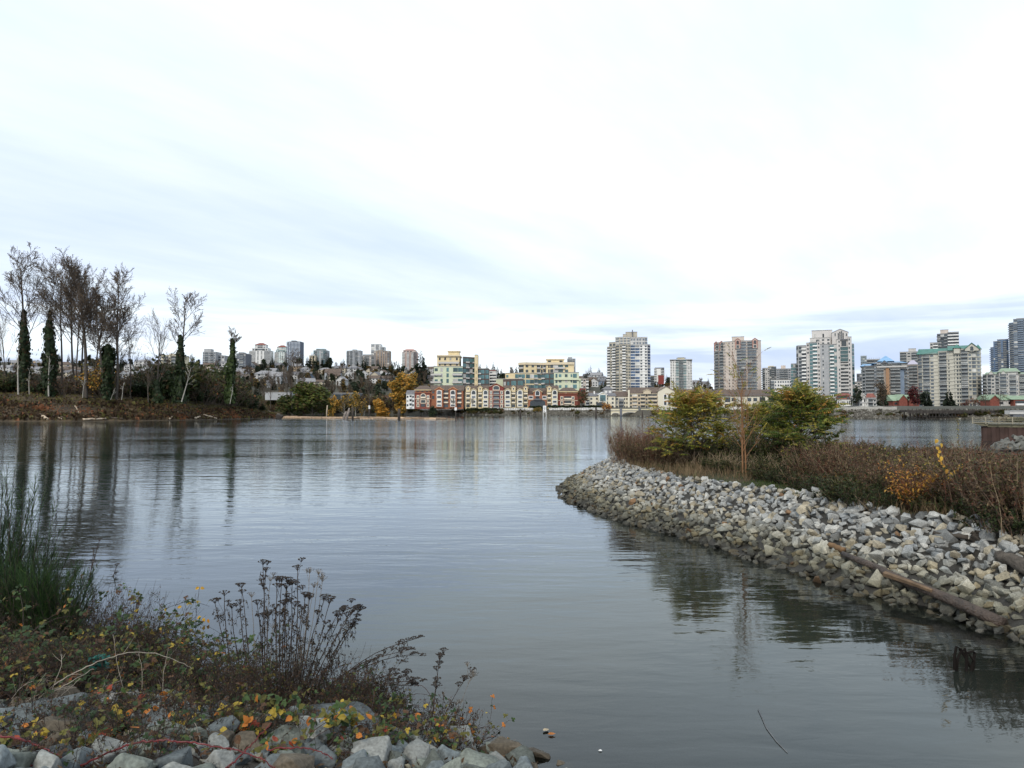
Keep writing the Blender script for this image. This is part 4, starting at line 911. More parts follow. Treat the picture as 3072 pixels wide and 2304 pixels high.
def ivy(mb, pts, rad, n, size, rg):
    for k in range(n):
        t = rg.random() ** .9 * (len(pts)-1); i = min(int(t), len(pts)-2); q = pts[i].lerp(pts[i+1], t-i); f = t/(len(pts)-1)
        a = rg.uniform(0, 2*PI); rr = rad(f) * (1 - f**7*.7) * (.62 + .85*abs(nz(q.z*.13, rad(.3)*7, n*.01))) * (1.55 if rg.random() < .08 else 1) * (.4 + .6*rg.random()) * max(.25, 1 + 1.3*nz(math.cos(a)*.9, q.z*.16 + math.sin(a)*.9, rad(.5)*3) + .5*nz(math.cos(a)*2, q.z*.5, 5))
        n_ = Vector((math.cos(a), math.sin(a), rg.uniform(-.3,.5))); u = n_.cross(Vector((0,0,1))).normalized(); v = n_.cross(u)
        s_ = size*rg.uniform(.6,1.3); tw = rg.uniform(-.8,.8)
        mb.quad(q + Vector((math.cos(a), math.sin(a), 0))*rr, (u*math.cos(tw)+v*math.sin(tw))*s_*.5 + n_*rg.uniform(-.2,.2)*s_, (v*math.cos(tw)-u*math.sin(tw))*s_*.5, rg.choices((0,1,2),(6,3,1))[0])
        
def cottonwood(label, bx, by, tx, ty, Y, seed, P=COTTON, thick=.0115, iv=None, leafy=.5, forks=1, name='bare_tree', grp='tall bare trees on the island', barkm=None, ivlab=None):
    rg = random.Random(seed); b0 = at(bx, by, Y); t0 = at(tx, ty, Y); H = (t0 - b0).length
    th = thing(name, label, 'tree', b0, grp); th.location.z -= .3
    m0, m1 = MB(), MB(); tips = []; axis = (t0 - b0).normalized()
    for k in range(forks):
        d = axis if forks == 1 else swerve(axis, .10 + .05*k, rg)
        grow([m0, m1], Vector((rg.uniform(-.3,.3)*(forks>1), rg.uniform(-.3,.3)*(forks>1), 0)), d, H * (.90 - .1*k), H*thick*(1-.25*k), 0, P, rg, tips)
    m0.build('trunk', barkm or bark, th, True); m1.build('branches', barkm or twig_m, th)
    mb = MB(); cards(mb, [q for q in tips if rg.random() < leafy*.45], rg, .24, 1, .4, 1)
    if mb.f: mb.build('leaves', lf_bud, th)
    if iv:
        h, r0, r1 = iv; pts = [Vector((0,0,0)) + axis*(H*h*i/6) for i in range(7)]
        mb = MB(); ivy(mb, pts, lambda f: lerp(r0, r1, f**1.3), int(900 + 1500*h*r0), .62, rg); mb.build('ivy', lf_ivy, th)
    return th
YI = 214
cottonwood('tall bare tree at the far left with thick ivy on its lower trunk', 72,1181,72,762,YI,1,iv=(.60,1.9,1.0), leafy=.9)
cottonwood('slender leaning bare tree right of the dark ivy covered snag', 186,1186,158,785,YI,2,thick=.008)
cottonwood('forked bare tree left of the thickest bare trunk', 228,1188,205,790,YI+3,3,thick=.009,forks=2)
cottonwood('thin bare tree growing close behind the thickest bare trunk', 246,1189,240,800,YI+8,4,thick=.008)
cottonwood('thickest and straightest bare tree in the middle of the island group', 258,1190,276,775,YI,5,thick=.0135)
cottonwood('slim bare tree right of the thickest bare trunk', 282,1190,286,880,YI+6,6,thick=.009)
cottonwood('bare tree rising from a broad bulky coat of ivy and orange leaves', 322,1195,324,872,YI,7,iv=(.50,2.4,2.0),forks=2)
cottonwood('wide spreading bare tree at the right end of the island group', 349,1195,358,815,YI+2,8,thick=.0115,leafy=.35)
P2 = dict(COTTON, n=[12,9,7], t0=[.5,.25,.2], len=[.44,.45,.44])
cottonwood('lone tall bare tree with a thick ivy coat to half its height', 542,1204,541,872,YI+8,9,P2,iv=(.60,2.3,1.3),thick=.013)
FAN = dict(COTTON, n=[12,6,5], t0=[.22,.3,.2], ang=[.42,.35,.5], len=[.62,.5,.5], up=[.02,.04,.04,.02], rmin=.022)
cottonwood('smooth fan shaped bare tree left of the lone ivy coated tree', 472,1204,470,968,YI+4,10,FAN,thick=.014,iv=(.28,2.0,1.2),leafy=.1)
cottonwood('low bare tree beneath the wide spreading one at the right end', 392,1198,392,965,YI+10,12,FAN,thick=.010,leafy=.5)
cottonwood('pale bare tree near the left frame edge', 20,1182,10,950,YI+12,13,FAN,thick=.009,leafy=.6)
cottonwood('leaning dark young tree between the fan shaped tree and the island group', 445,1203,442,1080,YI,14,FAN,thick=.014,leafy=.2)
# two ivy columns: a broken snag and a stump
def ivycolumn(label, bx, by, tx, ty, Y, r0, r1, seed, mats, crown=False):
    rg = random.Random(seed); b0 = at(bx, by, Y); H = (at(tx, ty, Y) - b0).length; ax = (at(tx, ty, Y) - b0).normalized()
    th = thing('ivy_covered_snag', label, 'tree', b0); th.location.z -= .3
    m0, m1 = MB(), MB(); pts = [ax*(H*i/8) for i in range(9)]; m0.tube(pts, .6, .2, 7, caps=True); tips = []
    for k in range(7 if crown else 4): grow([m1, m1], ax*H*rg.uniform(.86,1), swerve(Vector((0,0,1)), rg.uniform(.3,1.2), rg), H*(.17 if crown else .07)*rg.uniform(.7,1.2), .09, 1, COTTON, rg, tips)
    m0.build('trunk', bark_d, th); m1.build('branches', twig_m, th)
    mb = MB(); ivy(mb, pts, lambda f: lerp(r0, r1, f), 3000, .62, rg); mb.build('ivy', mats, th)
ivycolumn('dark ivy covered snag, a tapering column with a broken top', 146,1186,150,930,YI-2,2.3,.75,21,lf_ivy)
ivycolumn('green ivy covered stump with a thin bare crown, right end of the island', 692,1206,697,1015,YI+16,2.3,1.3,22,[lf_green[3],lf_green[1],lf_ivy[1]],True)
# thin pale stems and leaning stems in front of the ivy
for i, (bx, by, tx, ty) in enumerate(((55,1180,52,1020),(146,1186,136,1050),(88,1180,88,1100),(248,1190,256,1120),(332,1196,345,1160),(545,1202,580,1090),(690,1208,700,1150),(365,1196,375,1140))):
    th = cottonwood(['pale thin birch stem in front of the leftmost ivy trunk','pale stem crossing the dark ivy snag','slim stem beside the leftmost ivy trunk','leaning pale stem at the foot of the thickest trunk','short leaning stem right of the bulky ivy tree','slanting pale stem in front of the lone ivy coated tree','thin pale stem in front of the green ivy stump','short pale stem near the wide spreading tree'][i], bx,by,tx,ty,YI-4,40+i,dict(COTTON, n=[5,3], seg=[4,3,2], len=[.3,.5]),thick=.016,leafy=0,name='young_tree',grp='thin pale stems on the island',barkm=bark_p)
# ---- shrubs for the island and far bank (prototypes)
def bush(name, label, seed, H, W, mats, wts, n_leaf, size, stems, stemm, grp, cat='shrub', dome=1.0):
    rg = random.Random(seed); th = thing(name, label, cat, (0,0,0), grp); m0, m1 = MB(), MB(); tips = []
    P = dict(seg=[4,3,2], wob=[.18,.25,.3], up=[.06,.04,0], n=[5,4], t0=[.3,.2], ang=[.6,.7], len=[.5,.5], dec=[.4,.4], rr=[.55,.55], rmin=H*.0022, tap=.4)
    for k in range(stems):
        a = rg.uniform(0,2*PI); q = math.sqrt(rg.random()); p = Vector((math.cos(a)*q*W*.32, math.sin(a)*q*W*.32, 0))
        d = Vector((math.cos(a)*q*.7*dome, math.sin(a)*q*.7*dome, 1)).normalized()
        grow([m0, m0], p, d, H*rg.uniform(.6,.95)*(1.05-.35*q), H*.008, 0, P, rg, tips)
    m0.build('stems', stemm, th)
    for k in range(n_leaf):
        p, d = rg.choice(tips); a = rvec(rg); b_ = a.orthogonal().normalized(); s_ = size*rg.uniform(.55,1.35)
        m1.quad(p + rvec(rg)*rg.random()*H*.13 - d*rg.random()*H*.16, a*s_*.5, b_*s_*.36, rg.choices(range(len(mats)), wts)[0])
    if m1.f: m1.build('leaves', mats, th)
    return Kind(th)
IG = 'brush between the island trees'
B_ol = [bush('olive_bush', 'rounded olive brown bush in the brush between the island trees', 50+i, 6, 6, lf_olive, (4,4,3,3), 1500, .42, 16, twig_m, IG) for i in range(3)]
B_tw = [bush('twiggy_bush', 'bare brown twiggy bush in the brush between the island trees', 60+i, 6, 6, lf_brown, (3,3,1,2), 260, .32, 26, twig_m, IG) for i in range(3)]
B_dk = [bush('evergreen_bush', 'dark evergreen bush in the brush between the island trees', 70+i, 5, 6, lf_ivy+[lf_olive[3]], (3,3,1,3), 2000, .42, 14, bark_d, IG) for i in range(2)]
rg = random.Random(77)
def isl_at(px, d):
    best = min(range(0, 9*32), key=lambda k: abs(1536 + FP*isl(k/32, d).x/isl(k/32, d).y - px)); return isl(best/32, d)
for i in range(210):
    px = rg.uniform(-80, 840) if i < 120 else rg.uniform(460, 780); d = rg.uniform(17.5, 50); p = isl_at(px, d)
    dense = smooth((px - 380) / 120); h = (rg.uniform(.45,1.0) + dense * rg.uniform(.2,1.3)) * (1 - .85*smooth((px-650)/170)) + (.3 if px < 420 else 0)
    k = rg.choices((B_ol, B_tw, B_dk), (3, 4, 1.5) if px > 420 else (2,4,2))[0]
    rg.choice(k).put((p.x, p.y, p.z - .3), rg.uniform(0,6), (h*rg.uniform(1,1.5), h*1.2, h*1.1))
for px, d, h, k in ((480,20,1.1,B_dk[0]),(420,22,1.0,B_ol[0]),(560,22,1.3,B_dk[1]),(600,20,1.6,B_ol[1]),(650,22,1.3,B_dk[0]),(520,18,.9,B_ol[2]),(740,20,1.0,B_tw[0]),(330,22,1.0,B_ol[1]),(20,22,1.0,B_ol[1]),(110,24,.9,B_tw[1])):
    p = isl_at(px, d); k.put((p.x, p.y, p.z-.3), px, h)
def isl_on(px, py):
    for k in range(60):
        d = -1 + k*.4; p = isl_at(px, d); q = at(px, py, p.y)
        if q.z <= p.z: break
    return Vector((q.x, q.y, max(q.z, p.z) + .1))
# rusty leafed shrub skirts on the bulky ivy tree
lfk = bush('orange_leaf_shrub', 'orange leafed shrub at the foot of the bulky ivy tree', 81, 12, 6, lf_gold+[lf_brown[0]], (1,2,2,1,3), 900, .45, 10, twig_m, None)
p = isl_at(318, 15); lfk.put((p.x, p.y, p.z), 0, 1.0)
# bracken and dead grass on the island slope: one uncountable cover
mb = MB(); rg = random.Random(78)
for i in range(19000):
    s_ = rg.uniform(1.0, 8.7); d = rg.uniform(.3, 24) ; p = isl(s_, d)
    nv = nz(p.x*.09, p.z*.5, 1); rust = nz(p.x*.05, p.y*.1, 9) > .27 and d < 8
    mi = rg.choices((0,1,2,3), (2,2,8,0) if rust else ((3,4,.6,1) if d < 11 else (2,1,.3,6)))[0]
    a = rvec(rg); a.z *= .5; b_ = Vector((rg.uniform(-.4,.4), rg.uniform(-.4,.2), 1)); L_ = rg.uniform(.2,.8)*(1+nv)*(.6 if d > 11 else 1)
    mb.quad(p + Vector((0,0,L_*.4)), a*L_*.6, b_*L_*.6, mi)
tag(mb.build('bracken', lf_brown), kind='stuff', label='brown and olive bracken and dead grass on the island bank', cat='undergrowth')
# driftwood along the island shore
drift = mat('bleached_driftwood', (.42,.34,.25), .85, .25, 1.5); drift_d = mat('dark_driftwood', (.09,.07,.055), .85, .3, 1.5)
rg = random.Random(79)
def log(name, label, p, q, r0, r1, m, n=8, grp=None, cat='log', bend=.02, seed=0, stubs=0):
    rg_ = random.Random(seed); c = (p+q)/2; k = 9; L_ = (q-p).length; mb = MB()
    pts = [p.lerp(q, i/(k-1)) - c + rvec(rg_)*bend*L_*(0 < i < k-1) for i in range(k)]
    mb.tube(pts, r0, r1, n, caps=True)
    for v in range(len(mb.v)): mb.v[v] = mb.v[v] + rvec(rg_)*r0*.12
    o = mb.build(name, m, None, True, c); tag(o, label, cat, grp)
    for j in range(stubs):
        t = rg_.uniform(.1,.9); b_ = MB(); a = p.lerp(q, t) - c; b_.tube([a, a + rvec(rg_)*L_*.12], r1*.4, r1*.2, 5, caps=True); b_.build('branch_stub', m, o)
    return o
for i, (x0,y0,x1,y1,r,m_) in enumerate(((112,1243,145,1260,.5,drift),(88,1250,98,1256,.2,drift),(172,1252,186,1262,.22,drift),(235,1251,300,1252,.3,drift),(248,1259,318,1258,.3,drift),(155,1250,205,1258,.28,drift_d),(320,1254,370,1258,.3,drift_d),(225,1218,236,1240,.14,drift),(305,1228,308,1240,.12,drift),(508,1259,535,1238,.3,drift),(585,1256,600,1251,.35,drift),(610,1247,650,1257,.25,drift),(455,1250,480,1257,.3,drift_d))):
    log('driftwood_log', ['large pale driftwood log slanting into the water on the left bank','short pale log lying left of the large slanting one','thin pale branch lying close right of the large slanting log','pale log lying flat below the rusty bracken','lower pale log along the island waterline','dark sodden log beside the large slanting driftwood','dark log at the waterline right of the flat pale logs','thin pale branch leaning on the island slope','small upright pale stick on the island slope','pale forked driftwood branch leaning near the lone ivy tree','short pale stub of driftwood below the island brush','long pale branch lying along the island tip','dark low log below the fan shaped tree'][i], isl_on(x0,y0), isl_on(x1,y1), r, r*.7, m_, seed=i, stubs=1)
# ---- hill trees
def conifer(label, seed, H, W, grp):
    rg = random.Random(seed); th = thing('conifer', label, 'tree', (0,0,0), grp); m0, m1 = MB(), MB(); m0.tube([Vector((0,0,-1)), Vector((0,0,H*.97))], H*.018, .04, 5); m0.build('trunk', bark_d, th)
    n = 22
    for k in range(n):
        t = (k+.5)/n; z = H*(.10 + .9*t); rad = W*.5*(1-t)**.8*rg.uniform(.75,1.15) + .15
        for j in range(max(4, int(11*(1-t)+3))):
            a = rg.uniform(0,2*PI); l = rad*rg.uniform(.6,1.15); d = Vector((math.cos(a), math.sin(a), -.28 + .5*t)); s_ = Vector((-math.sin(a), math.cos(a), 0))
            w_ = l*.28 + .12; p = Vector((0,0,z)); mi = rg.choices((0,1,2),(4,3,1))[0]
            m1.add([p, p+d*l*.55+s_*w_, p+d*l-Vector((0,0,.12*l)), p+d*l*.55-s_*w_], [(0,1,2,3)], mi)
            m1.add([p+d*l*.3+Vector((0,0,.02*l)), p+d*l*.75+Vector((0,0,-.25*l)), p+d*l*.95+Vector((0,0,.05*l)), p+d*l*.6+Vector((0,0,.2*l))], [(0,1,2,3)], mi)
    m1.build('crown', lf_con, th); return Kind(th)
HG = 'dark conifers on the hillside'
CON = [conifer('dark conifer standing among the hillside houses', 100+i, 18, [7,9,6,10][i], HG) for i in range(4)]
def round_tree(name, label, seed, H, W, mats, wts, grp, n=1000, size=1.0, low=.22, barkm=None):
    rg = random.Random(seed); th = thing(name, label, 'tree', (0,0,0), grp); m0, m1, mt = MB(), MB(), []; tips = []
    P = dict(seg=[6,4,3], wob=[.08,.2,.25], up=[.03,.1,.03], n=[18,6], t0=[low+.05,.3], ang=[.85,.7], len=[.36,.5], dec=[.35,.3], rr=[.45,.5], rmin=H*.0025, tap=.25)
    grow([m0, m1], Vector((0,0,-.5)), Vector((0,0,1)), H*.82, H*.018, 0, P, rg, tips); m0.build('trunk', barkm or bark_d, th, True); m1.build('branches', barkm or twig_m, th)
    clumps = [(p + rvec(rg)*W*.05, W*rg.uniform(.08,.16)) for p, d in tips]; m2 = MB()
    for k in range(n):
        c, r = rg.choice(clumps); q = rvec(rg); p = c + q*r*rg.random()**.4; s_ = size*rg.uniform(.55,1.3)
        a = rvec(rg); b_ = a.orthogonal().normalized(); m2.quad(p, a*s_*.5, b_*s_*.4, rg.choices(range(len(mats)), wts)[0])
    m2.build('crown', mats, th); return Kind(th)
RND = [round_tree('evergreen_tree', 'dark rounded evergreen standing among the hillside houses', 110+i, 13, 10, lf_con+[lf_olive[3]], (3,3,2,2), 'rounded dark trees on the hillside', 1000, 1.2, .12) for i in range(2)]
AUT = [round_tree('autumn_tree', 'brown leafed autumn tree among the hillside houses', 115+i, 11, 9, [lf_brown[0],lf_gold[1],lf_olive[0],lf_brown[1]], (3,1.5,2,3), 'brown autumn trees on the hillside', 700, .9, .2) for i in range(2)]
BARE = []
for i in range(3):
    th = cottonwood('bare brown tree among the hillside houses', 1536,1232,1536,1232-FP*14/500,500,120+i,dict(FAN, rmin=.07, n=[11,6,4], t0=[.2,.2,.2]),thick=.014,leafy=.8,grp='bare trees on the hillside'); BARE.append(Kind(th))
SKY = [(-60,1066),(100,1062),(250,1070),(400,1062),(470,1066),(520,1060),(600,1075),(700,1075),(800,1078),(900,1079),(1000,1080),(1100,1090),(1180,1092),(1260,1092),(1330,1100),(1500,1110),(1750,1128),(2000,1138),(2130,1152)]
rg = random.Random(131)
def hill_tree(k, px, py, h): 
    p = on_hill(px, py); s_ = h*rg.uniform(.85,1.15); k.put((p.x, p.y, p.z-.4), rg.uniform(0,6), (s_*rg.uniform(.9,1.2), s_, s_))
for px, py, h in ((442,1100,1.0),(452,1102,.7),(490,1098,1.15),(515,1098,1.05),(575,1098,1.2),(580,1102,.9),(205,1098,1.1),(225,1100,.9),(745,1112,1.7),(785,1110,.95),(815,1110,1.0),(935,1118,1.5),(950,1116,1.3),(985,1112,1.35),(1030,1112,1.2),(1092,1118,1.35),(1100,1116,1.2),(1055,1128,.9),(1210,1108,.9),(1262,1150,2.1),(1272,1110,1.2),(1300,1112,.8),(1440,1124,1.15),(1460,1124,1.0),(1480,1122,1.4),(1492,1122,1.1),(1504,1124,.9),(1536,1126,.9),(1550,1127,.8),(1772,1130,1.35),(1796,1130,1.3),(1783,1134,.8),(1955,1146,1.0),(2000,1150,1.2),(2103,1152,.9),(2112,1154,.7),(2010,1158,1.0),(2125,1156,1.2),(1960,1160,.9)): hill_tree(rg.choice(CON), px, py, h)
def band(px): return (interp(SKY, px), 1214 if px < 1250 else 1185)
for k, n, ex, off, h0, h1 in ((CON,230,1.5,15,.5,1.15),(RND,220,1.3,18,.5,1.05),(AUT,170,.9,20,.6,1.1),(BARE,250,.9,20,.6,1.15)):
    for i in range(n):
        px = rg.uniform(-60, 1260) if rg.random() < .72 else rg.uniform(1260, 2135); a, b_ = band(px)
        hill_tree(rg.choice(k), px, a + off + rg.random()**ex * (b_ - a - off), rg.uniform(h0, h1))
# ---- trees on the far bank between island and townhouses
def far(px, py, Y): p = at(px, py, Y); return Vector((p.x, Y, gz(p.x, Y) - .3))
FB = 'trees on the far bank between island and townhouses'
def one(k, px, Y, sc=1.0, rz=0.0): return k.put(far(px, 1225, Y), rz, sc)
one(round_tree('green_tree','broad olive green tree in full leaf on the far bank',140,26,24,lf_green+[lf_olive[0],lf_olive[2]],(2,2,2,1,5,2),FB,3600,1.05,.10),940,512,(1.75,1.6,1.0))
one(round_tree('green_tree','smaller olive green tree left of the broad green one on the far bank',141,17,18,lf_olive+[lf_green[1]],(3,3,2,2,3),FB,1700,.95,.08),868,515,(1.5,1.4,1.0))
one(round_tree('golden_tree','tall oval golden brown tree beside the red brick townhouse',142,30,15,lf_gold+[lf_olive[0]],(4,4,3,2,1),FB,6000,1.05,.06),1208,508,(1.25,1.25,1.08))
one(round_tree('golden_tree','small bright golden tree left of the tall golden brown one',143,14,9,lf_gold,(4,2,1,4),FB,1900,.9,.08),1140,512,(1.25,1.2,1.0))
one(round_tree('golden_tree','narrow yellow tree close to the broad green tree',144,16,7,lf_gold,(3,3,3,1),FB,800,.75,.1),1007,512)
one(round_tree('golden_tree','thin yellow leafed birch between the golden trees',145,20,7,lf_gold+[lf_olive[0]],(2,4,4,0,2),FB,900,.8,.2,bark_p),1066,512)
one(round_tree('golden_tree','sparse yellow birch with pale trunk left of the thin yellow birch',146,18,7,lf_gold+[lf_brown[0]],(1,3,3,0,3),FB,600,.7,.2,bark_p),1034,514)
one(round_tree('golden_tree','sparse small yellow birch right of the thin yellow birch',147,15,7,lf_gold+[lf_brown[0]],(1,3,4,0,3),FB,380,.7,.2,bark_p),1094,514)
for i, (px, ty, lab) in enumerate(((876,1075,'tall bare poplar on the far bank left of the broad green tree'),(895,1068,'tallest bare poplar on the far bank, pale stem'),(860,1110,'bare leaning poplar at the left of the far bank pair'),(812,1120,'bare brown tree above the brush on the far bank'),(1110,1140,'bare tree behind the small golden tree'),(790,1130,'low bare tree right of the green ivy stump'))):
    cottonwood(lab, px,1225,px-4,ty,512,150+i,dict(FAN, rmin=.06, n=[11,6,4]),thick=.012,leafy=.5,grp=FB)
BG = 'brush along the far bank'
F_ol = [bush('olive_bush','olive brown bush along the far bank',160+i,7,8,lf_olive,(3,3,4,3),900,.75,14,twig_m,BG) for i in range(2)]
F_tw = [bush('twiggy_bush','brown twiggy bush along the far bank',165+i,7,8,lf_brown,(3,4,.6,2),420,.6,22,twig_m,BG) for i in range(2)]
rg = random.Random(170)
for i in range(190):
    px = rg.uniform(690, 1245); Y = interp(YB, PXU(px)) + rg.uniform(1.5, 24); rg.choice(F_ol + F_tw*2).put(far(px,1230,Y), rg.uniform(0,6), rg.uniform(.5,1.05)*(1.0 if px < 1150 else .6))
for i in range(60):
    px = rg.uniform(690, 1180); Y = interp(YB, PXU(px)) + rg.uniform(18, 40); rg.choice(F_ol + F_tw).put(far(px,1230,Y), rg.uniform(0,6), rg.uniform(1.0,1.8)*(1 if px < 860 else .75))
for i in range(46):
    px = rg.uniform(850, 1185); Y = interp(YB, PXU(px)) + rg.uniform(8, 34); rg.choice(F_ol + F_tw*2).put(far(px,1230,Y), rg.uniform(0,6), rg.uniform(1.0,1.9)*(1 if px < 1000 or px > 1090 else .8))
SG = 'low shrubs on the stone embankment'
S_sh = [bush('embankment_shrub','low olive shrub growing on the stone embankment below the promenade',180+i,2.6,4,lf_olive+[lf_gold[2]],(3,2,3,2,1),420,.5,12,twig_m,SG) for i in range(2)]
S_br = [bush('embankment_shrub','low brown shrub growing on the stone embankment below the promenade',184+i,2.4,4,lf_brown,(3,3,1,2),320,.45,14,twig_m,SG) for i in range(2)]
for i in range(110):
    px = rg.uniform(1235, 3072); yb_ = interp(YB, PXU(px)); sc = yb_/480; Y = yb_ + rg.uniform(2.0, 7)*(.5+.5*sc)
    if 1830 < px < 1950: continue
    rg.choice(S_sh + S_br).put(far(px,1235,Y), rg.uniform(0,6), rg.uniform(.5,1.05)*(.45+.55*sc))
one(bush('yellow_shrub','yellowish shrub on the embankment left of the white river sign',190,4,5,lf_gold+[lf_olive[0]],(1,2,4,0,3),500,.5,14,twig_m,None),1612,interp(YB,PXU(1612))+5)
one(bush('orange_shrub','orange leafed shrub in front of the ivory villa',191,6,4.5,[lf_gold[3],lf_gold[0],lf_brown[2]],(2,1,3),420,.5,12,twig_m,None),1822,interp(YB,PXU(1822))+6)
one(round_tree('bare_park_tree','small bare tree in front of the ivory villa',192,9,7,[lf_brown[0]],(1,),None,60,.4,.2),1806,interp(YB,PXU(1806))+9)
one(round_tree('bare_park_tree','small orange brown tree beside the right red brick townhouse',193,13,8,[lf_brown[0],lf_brown[2],lf_olive[0]],(3,2,2),None,600,.7,.15),1745,472)
for i, (px, lab) in enumerate(((1358,'small bare tree in front of the orange bay gables'),(1418,'small bare tree in front of the leftmost yellow twin gables'))):
    cottonwood(lab, px,1224,px,1195,478,195+i,dict(FAN, rmin=.06),thick=.012,leafy=0,grp='bare street trees on the promenade',barkm=bark_p)
one(round_tree('dark_conifer','dark evergreen in front of the left red brick townhouse',198,10,6,lf_con+[lf_olive[1]],(2,3,2,2),None,800,.7,.05),1300,474)
RT = 'trees in front of the right bank towers'
one(round_tree('maroon_tree','dark maroon leafed tree in front of the pale green house roofs',200,11,9.5,lf_red,(2,2),RT,900,.7,.08),2742,380)
one(round_tree('bare_park_tree','large bare brown tree right of the white waterfront low rise',201,13,16,[lf_brown[0],lf_brown[1]],(2,2),RT,700,.5,.12),2652,360)
one(conifer('blue grey spruce in front of the green roofed tower',202,10,7.5,RT),2848,380)
one(conifer('dark cedar right of the maroon tree',203,11,6,RT),2782,385)
one(round_tree('evergreen_tree','dark rounded cedar beside the maroon tree',204,9,7,lf_con,(2,2,1),RT,700,.8,.06),2768,384)
one(conifer('dark conifer rising in front of the brown blue roofed block',205,20,7,RT),2648,400)
one(bush('pink_shrub','reddish shrub in front of the green roofed tower',206,5,12,[lf_red[0],lf_brown[2],lf_brown[0]],(2,2,3),500,.5,16,twig_r,RT),2915,385)
one(round_tree('bare_park_tree','bare grey tree left of the red brick house at right',207,10,9,[lf_brown[1]],(1,),RT,160,.4,.15),2958,385)
one(round_tree('bare_park_tree','bare grey tree in front of the red brick gable at right',208,9.5,9,[lf_brown[1]],(1,),RT,160,.4,.15),3000,388)
one(bush('pink_shrub','reddish brown shrub in front of the white waterfront low rise',209,5,11,[lf_red[0],lf_brown[2],lf_brown[0]],(1,2,4),520,.5,16,twig_r,RT),2480,350)
one(round_tree('evergreen_tree','small dark evergreen between the grey tower and the blue roofed block',210,12,6,lf_con,(2,2,1),RT,600,.8,.06),2572,420)
# ------------------------------------------------------------------ river furniture and the far embankment
rg = random.Random(300)
pile_m = mat('tarred_piling', (.05,.042,.036), .85, .3, 2); boom_m = mat('peeled_boom_log', (.27,.19,.125), .8, .4, .8, rnd=.5); rust_m = mat('rusty_steel', (.048,.028,.023), .8, .35, .7)
# rock prototypes: convex hulls of jittered points
def rock_mesh(seed, sx=1, sy=.8, sz_=.6, n=13, bev=.022):
    r = random.Random(seed); bm = bmesh.new()
    for i in range(n):
        v = rvec(r); m_ = max(abs(v.x), abs(v.y), abs(v.z)); v = v.lerp(v / m_, .35) * r.uniform(.8, 1.0)
        bm.verts.new((v.x*sx, v.y*sy, v.z*sz_))
    res = bmesh.ops.convex_hull(bm, input=bm.verts)
    bmesh.ops.delete(bm, geom=[g for g in res['geom_interior'] if isinstance(g, bmesh.types.BMVert)], context='VERTS')
    bmesh.ops.dissolve_limit(bm, angle_limit=math.radians(14), verts=bm.verts, edges=bm.edges)
    if bev: bmesh.ops.bevel(bm, geom=list(bm.edges), offset=bev, segments=1, affect='EDGES', profile=.5)
    bmesh.ops.recalc_face_normals(bm, faces=bm.faces)
    vs = [v.co.copy() for v in bm.verts]; bm.verts.index_update(); fs = [[v.index for v in f.verts] for f in bm.faces]; bm.free(); return vs, fs
RK = [rock_mesh(400+i, 1, random.Random(i).uniform(.65,.95), random.Random(i+50).uniform(.45,.75), 12 + i % 5) for i in range(16)]
RKL = [rock_mesh(430+i, 1, .8, .65, 8, 0) for i in range(6)]
def rot(r, tilt=1.0): return Matrix.Rotation(r.uniform(0,2*PI), 3, 'Z') @ Matrix.Rotation(r.gauss(0,.45)*tilt, 3, 'X') @ Matrix.Rotation(r.gauss(0,.45)*tilt, 3, 'Y')
# riprap of the far embankment: far too many to count
mb = MB(); fst = [stone('embankment_grey', (.15,.14,.12), scale=.8), stone('embankment_dark', (.06,.055,.045), scale=.8), stone('embankment_pale', (.25,.24,.21), scale=.8)]
for i in range(5200):
    px = rg.uniform(1235, 3150); yb_ = interp(YB, PXU(px)); d = rg.uniform(-.4, 8.2) ; Y = yb_ + d; X = PXU(px)*Y
    if 1834 < px < 1948 and d > 1: continue
    vs, fs = rg.choice(RKL); M = rot(rg); s_ = rg.uniform(.35,.8)*(.5 + .5*yb_/480); p = Vector((X, Y, gz(X, Y) + .05))
    mb.add([p + M @ v * s_ for v in vs], fs, rg.choices((0,1,2), (5, 7 if d < 2 else 2, 1))[0])
tag(mb.build('embankment_riprap', fst), kind='stuff', label='grey riprap stones along the far embankment', cat='riprap')
# promenade hedge and railing in front of the townhouses
def hedge(label, px0, px1, Y, h, seed):
    rg = random.Random(seed); a, b_ = at(px0, 1228, Y).x, at(px1, 1228, Y).x; z = gz((a+b_)/2, Y); mb = MB()
    for i in range(int((b_-a)*26)):
        x = rg.uniform(a, b_); hh = h*(.75 + .4*nz(x*.25, seed)); q = Vector((x, Y + rg.uniform(-.8,.8), z + hh*rg.random()**.6)); u = rvec(rg); v = u.orthogonal().normalized()
        mb.quad(q, u*.38, v*.3, rg.choices((0,1,2,3),(4,3,1,2))[0])
    tag(mb.build('hedge', lf_ivy + [lf_olive[3]]), label, 'hedge', 'dark hedges along the promenade')
hedge('dark hedge in front of the left red brick and orange townhouses',1246,1395,486,2.2,1); hedge('dark hedge below the yellow twin gables and crimson townhouse',1400,1580,486,2.0,2)
hedge('tall dark hedge in front of the orange archway',1586,1642,485,3.0,3); hedge('dark hedge in front of the right red brick townhouse',1646,1742,486,2.2,4); hedge('dark hedge below the ivory villa',1745,1830,476,2.0,5)
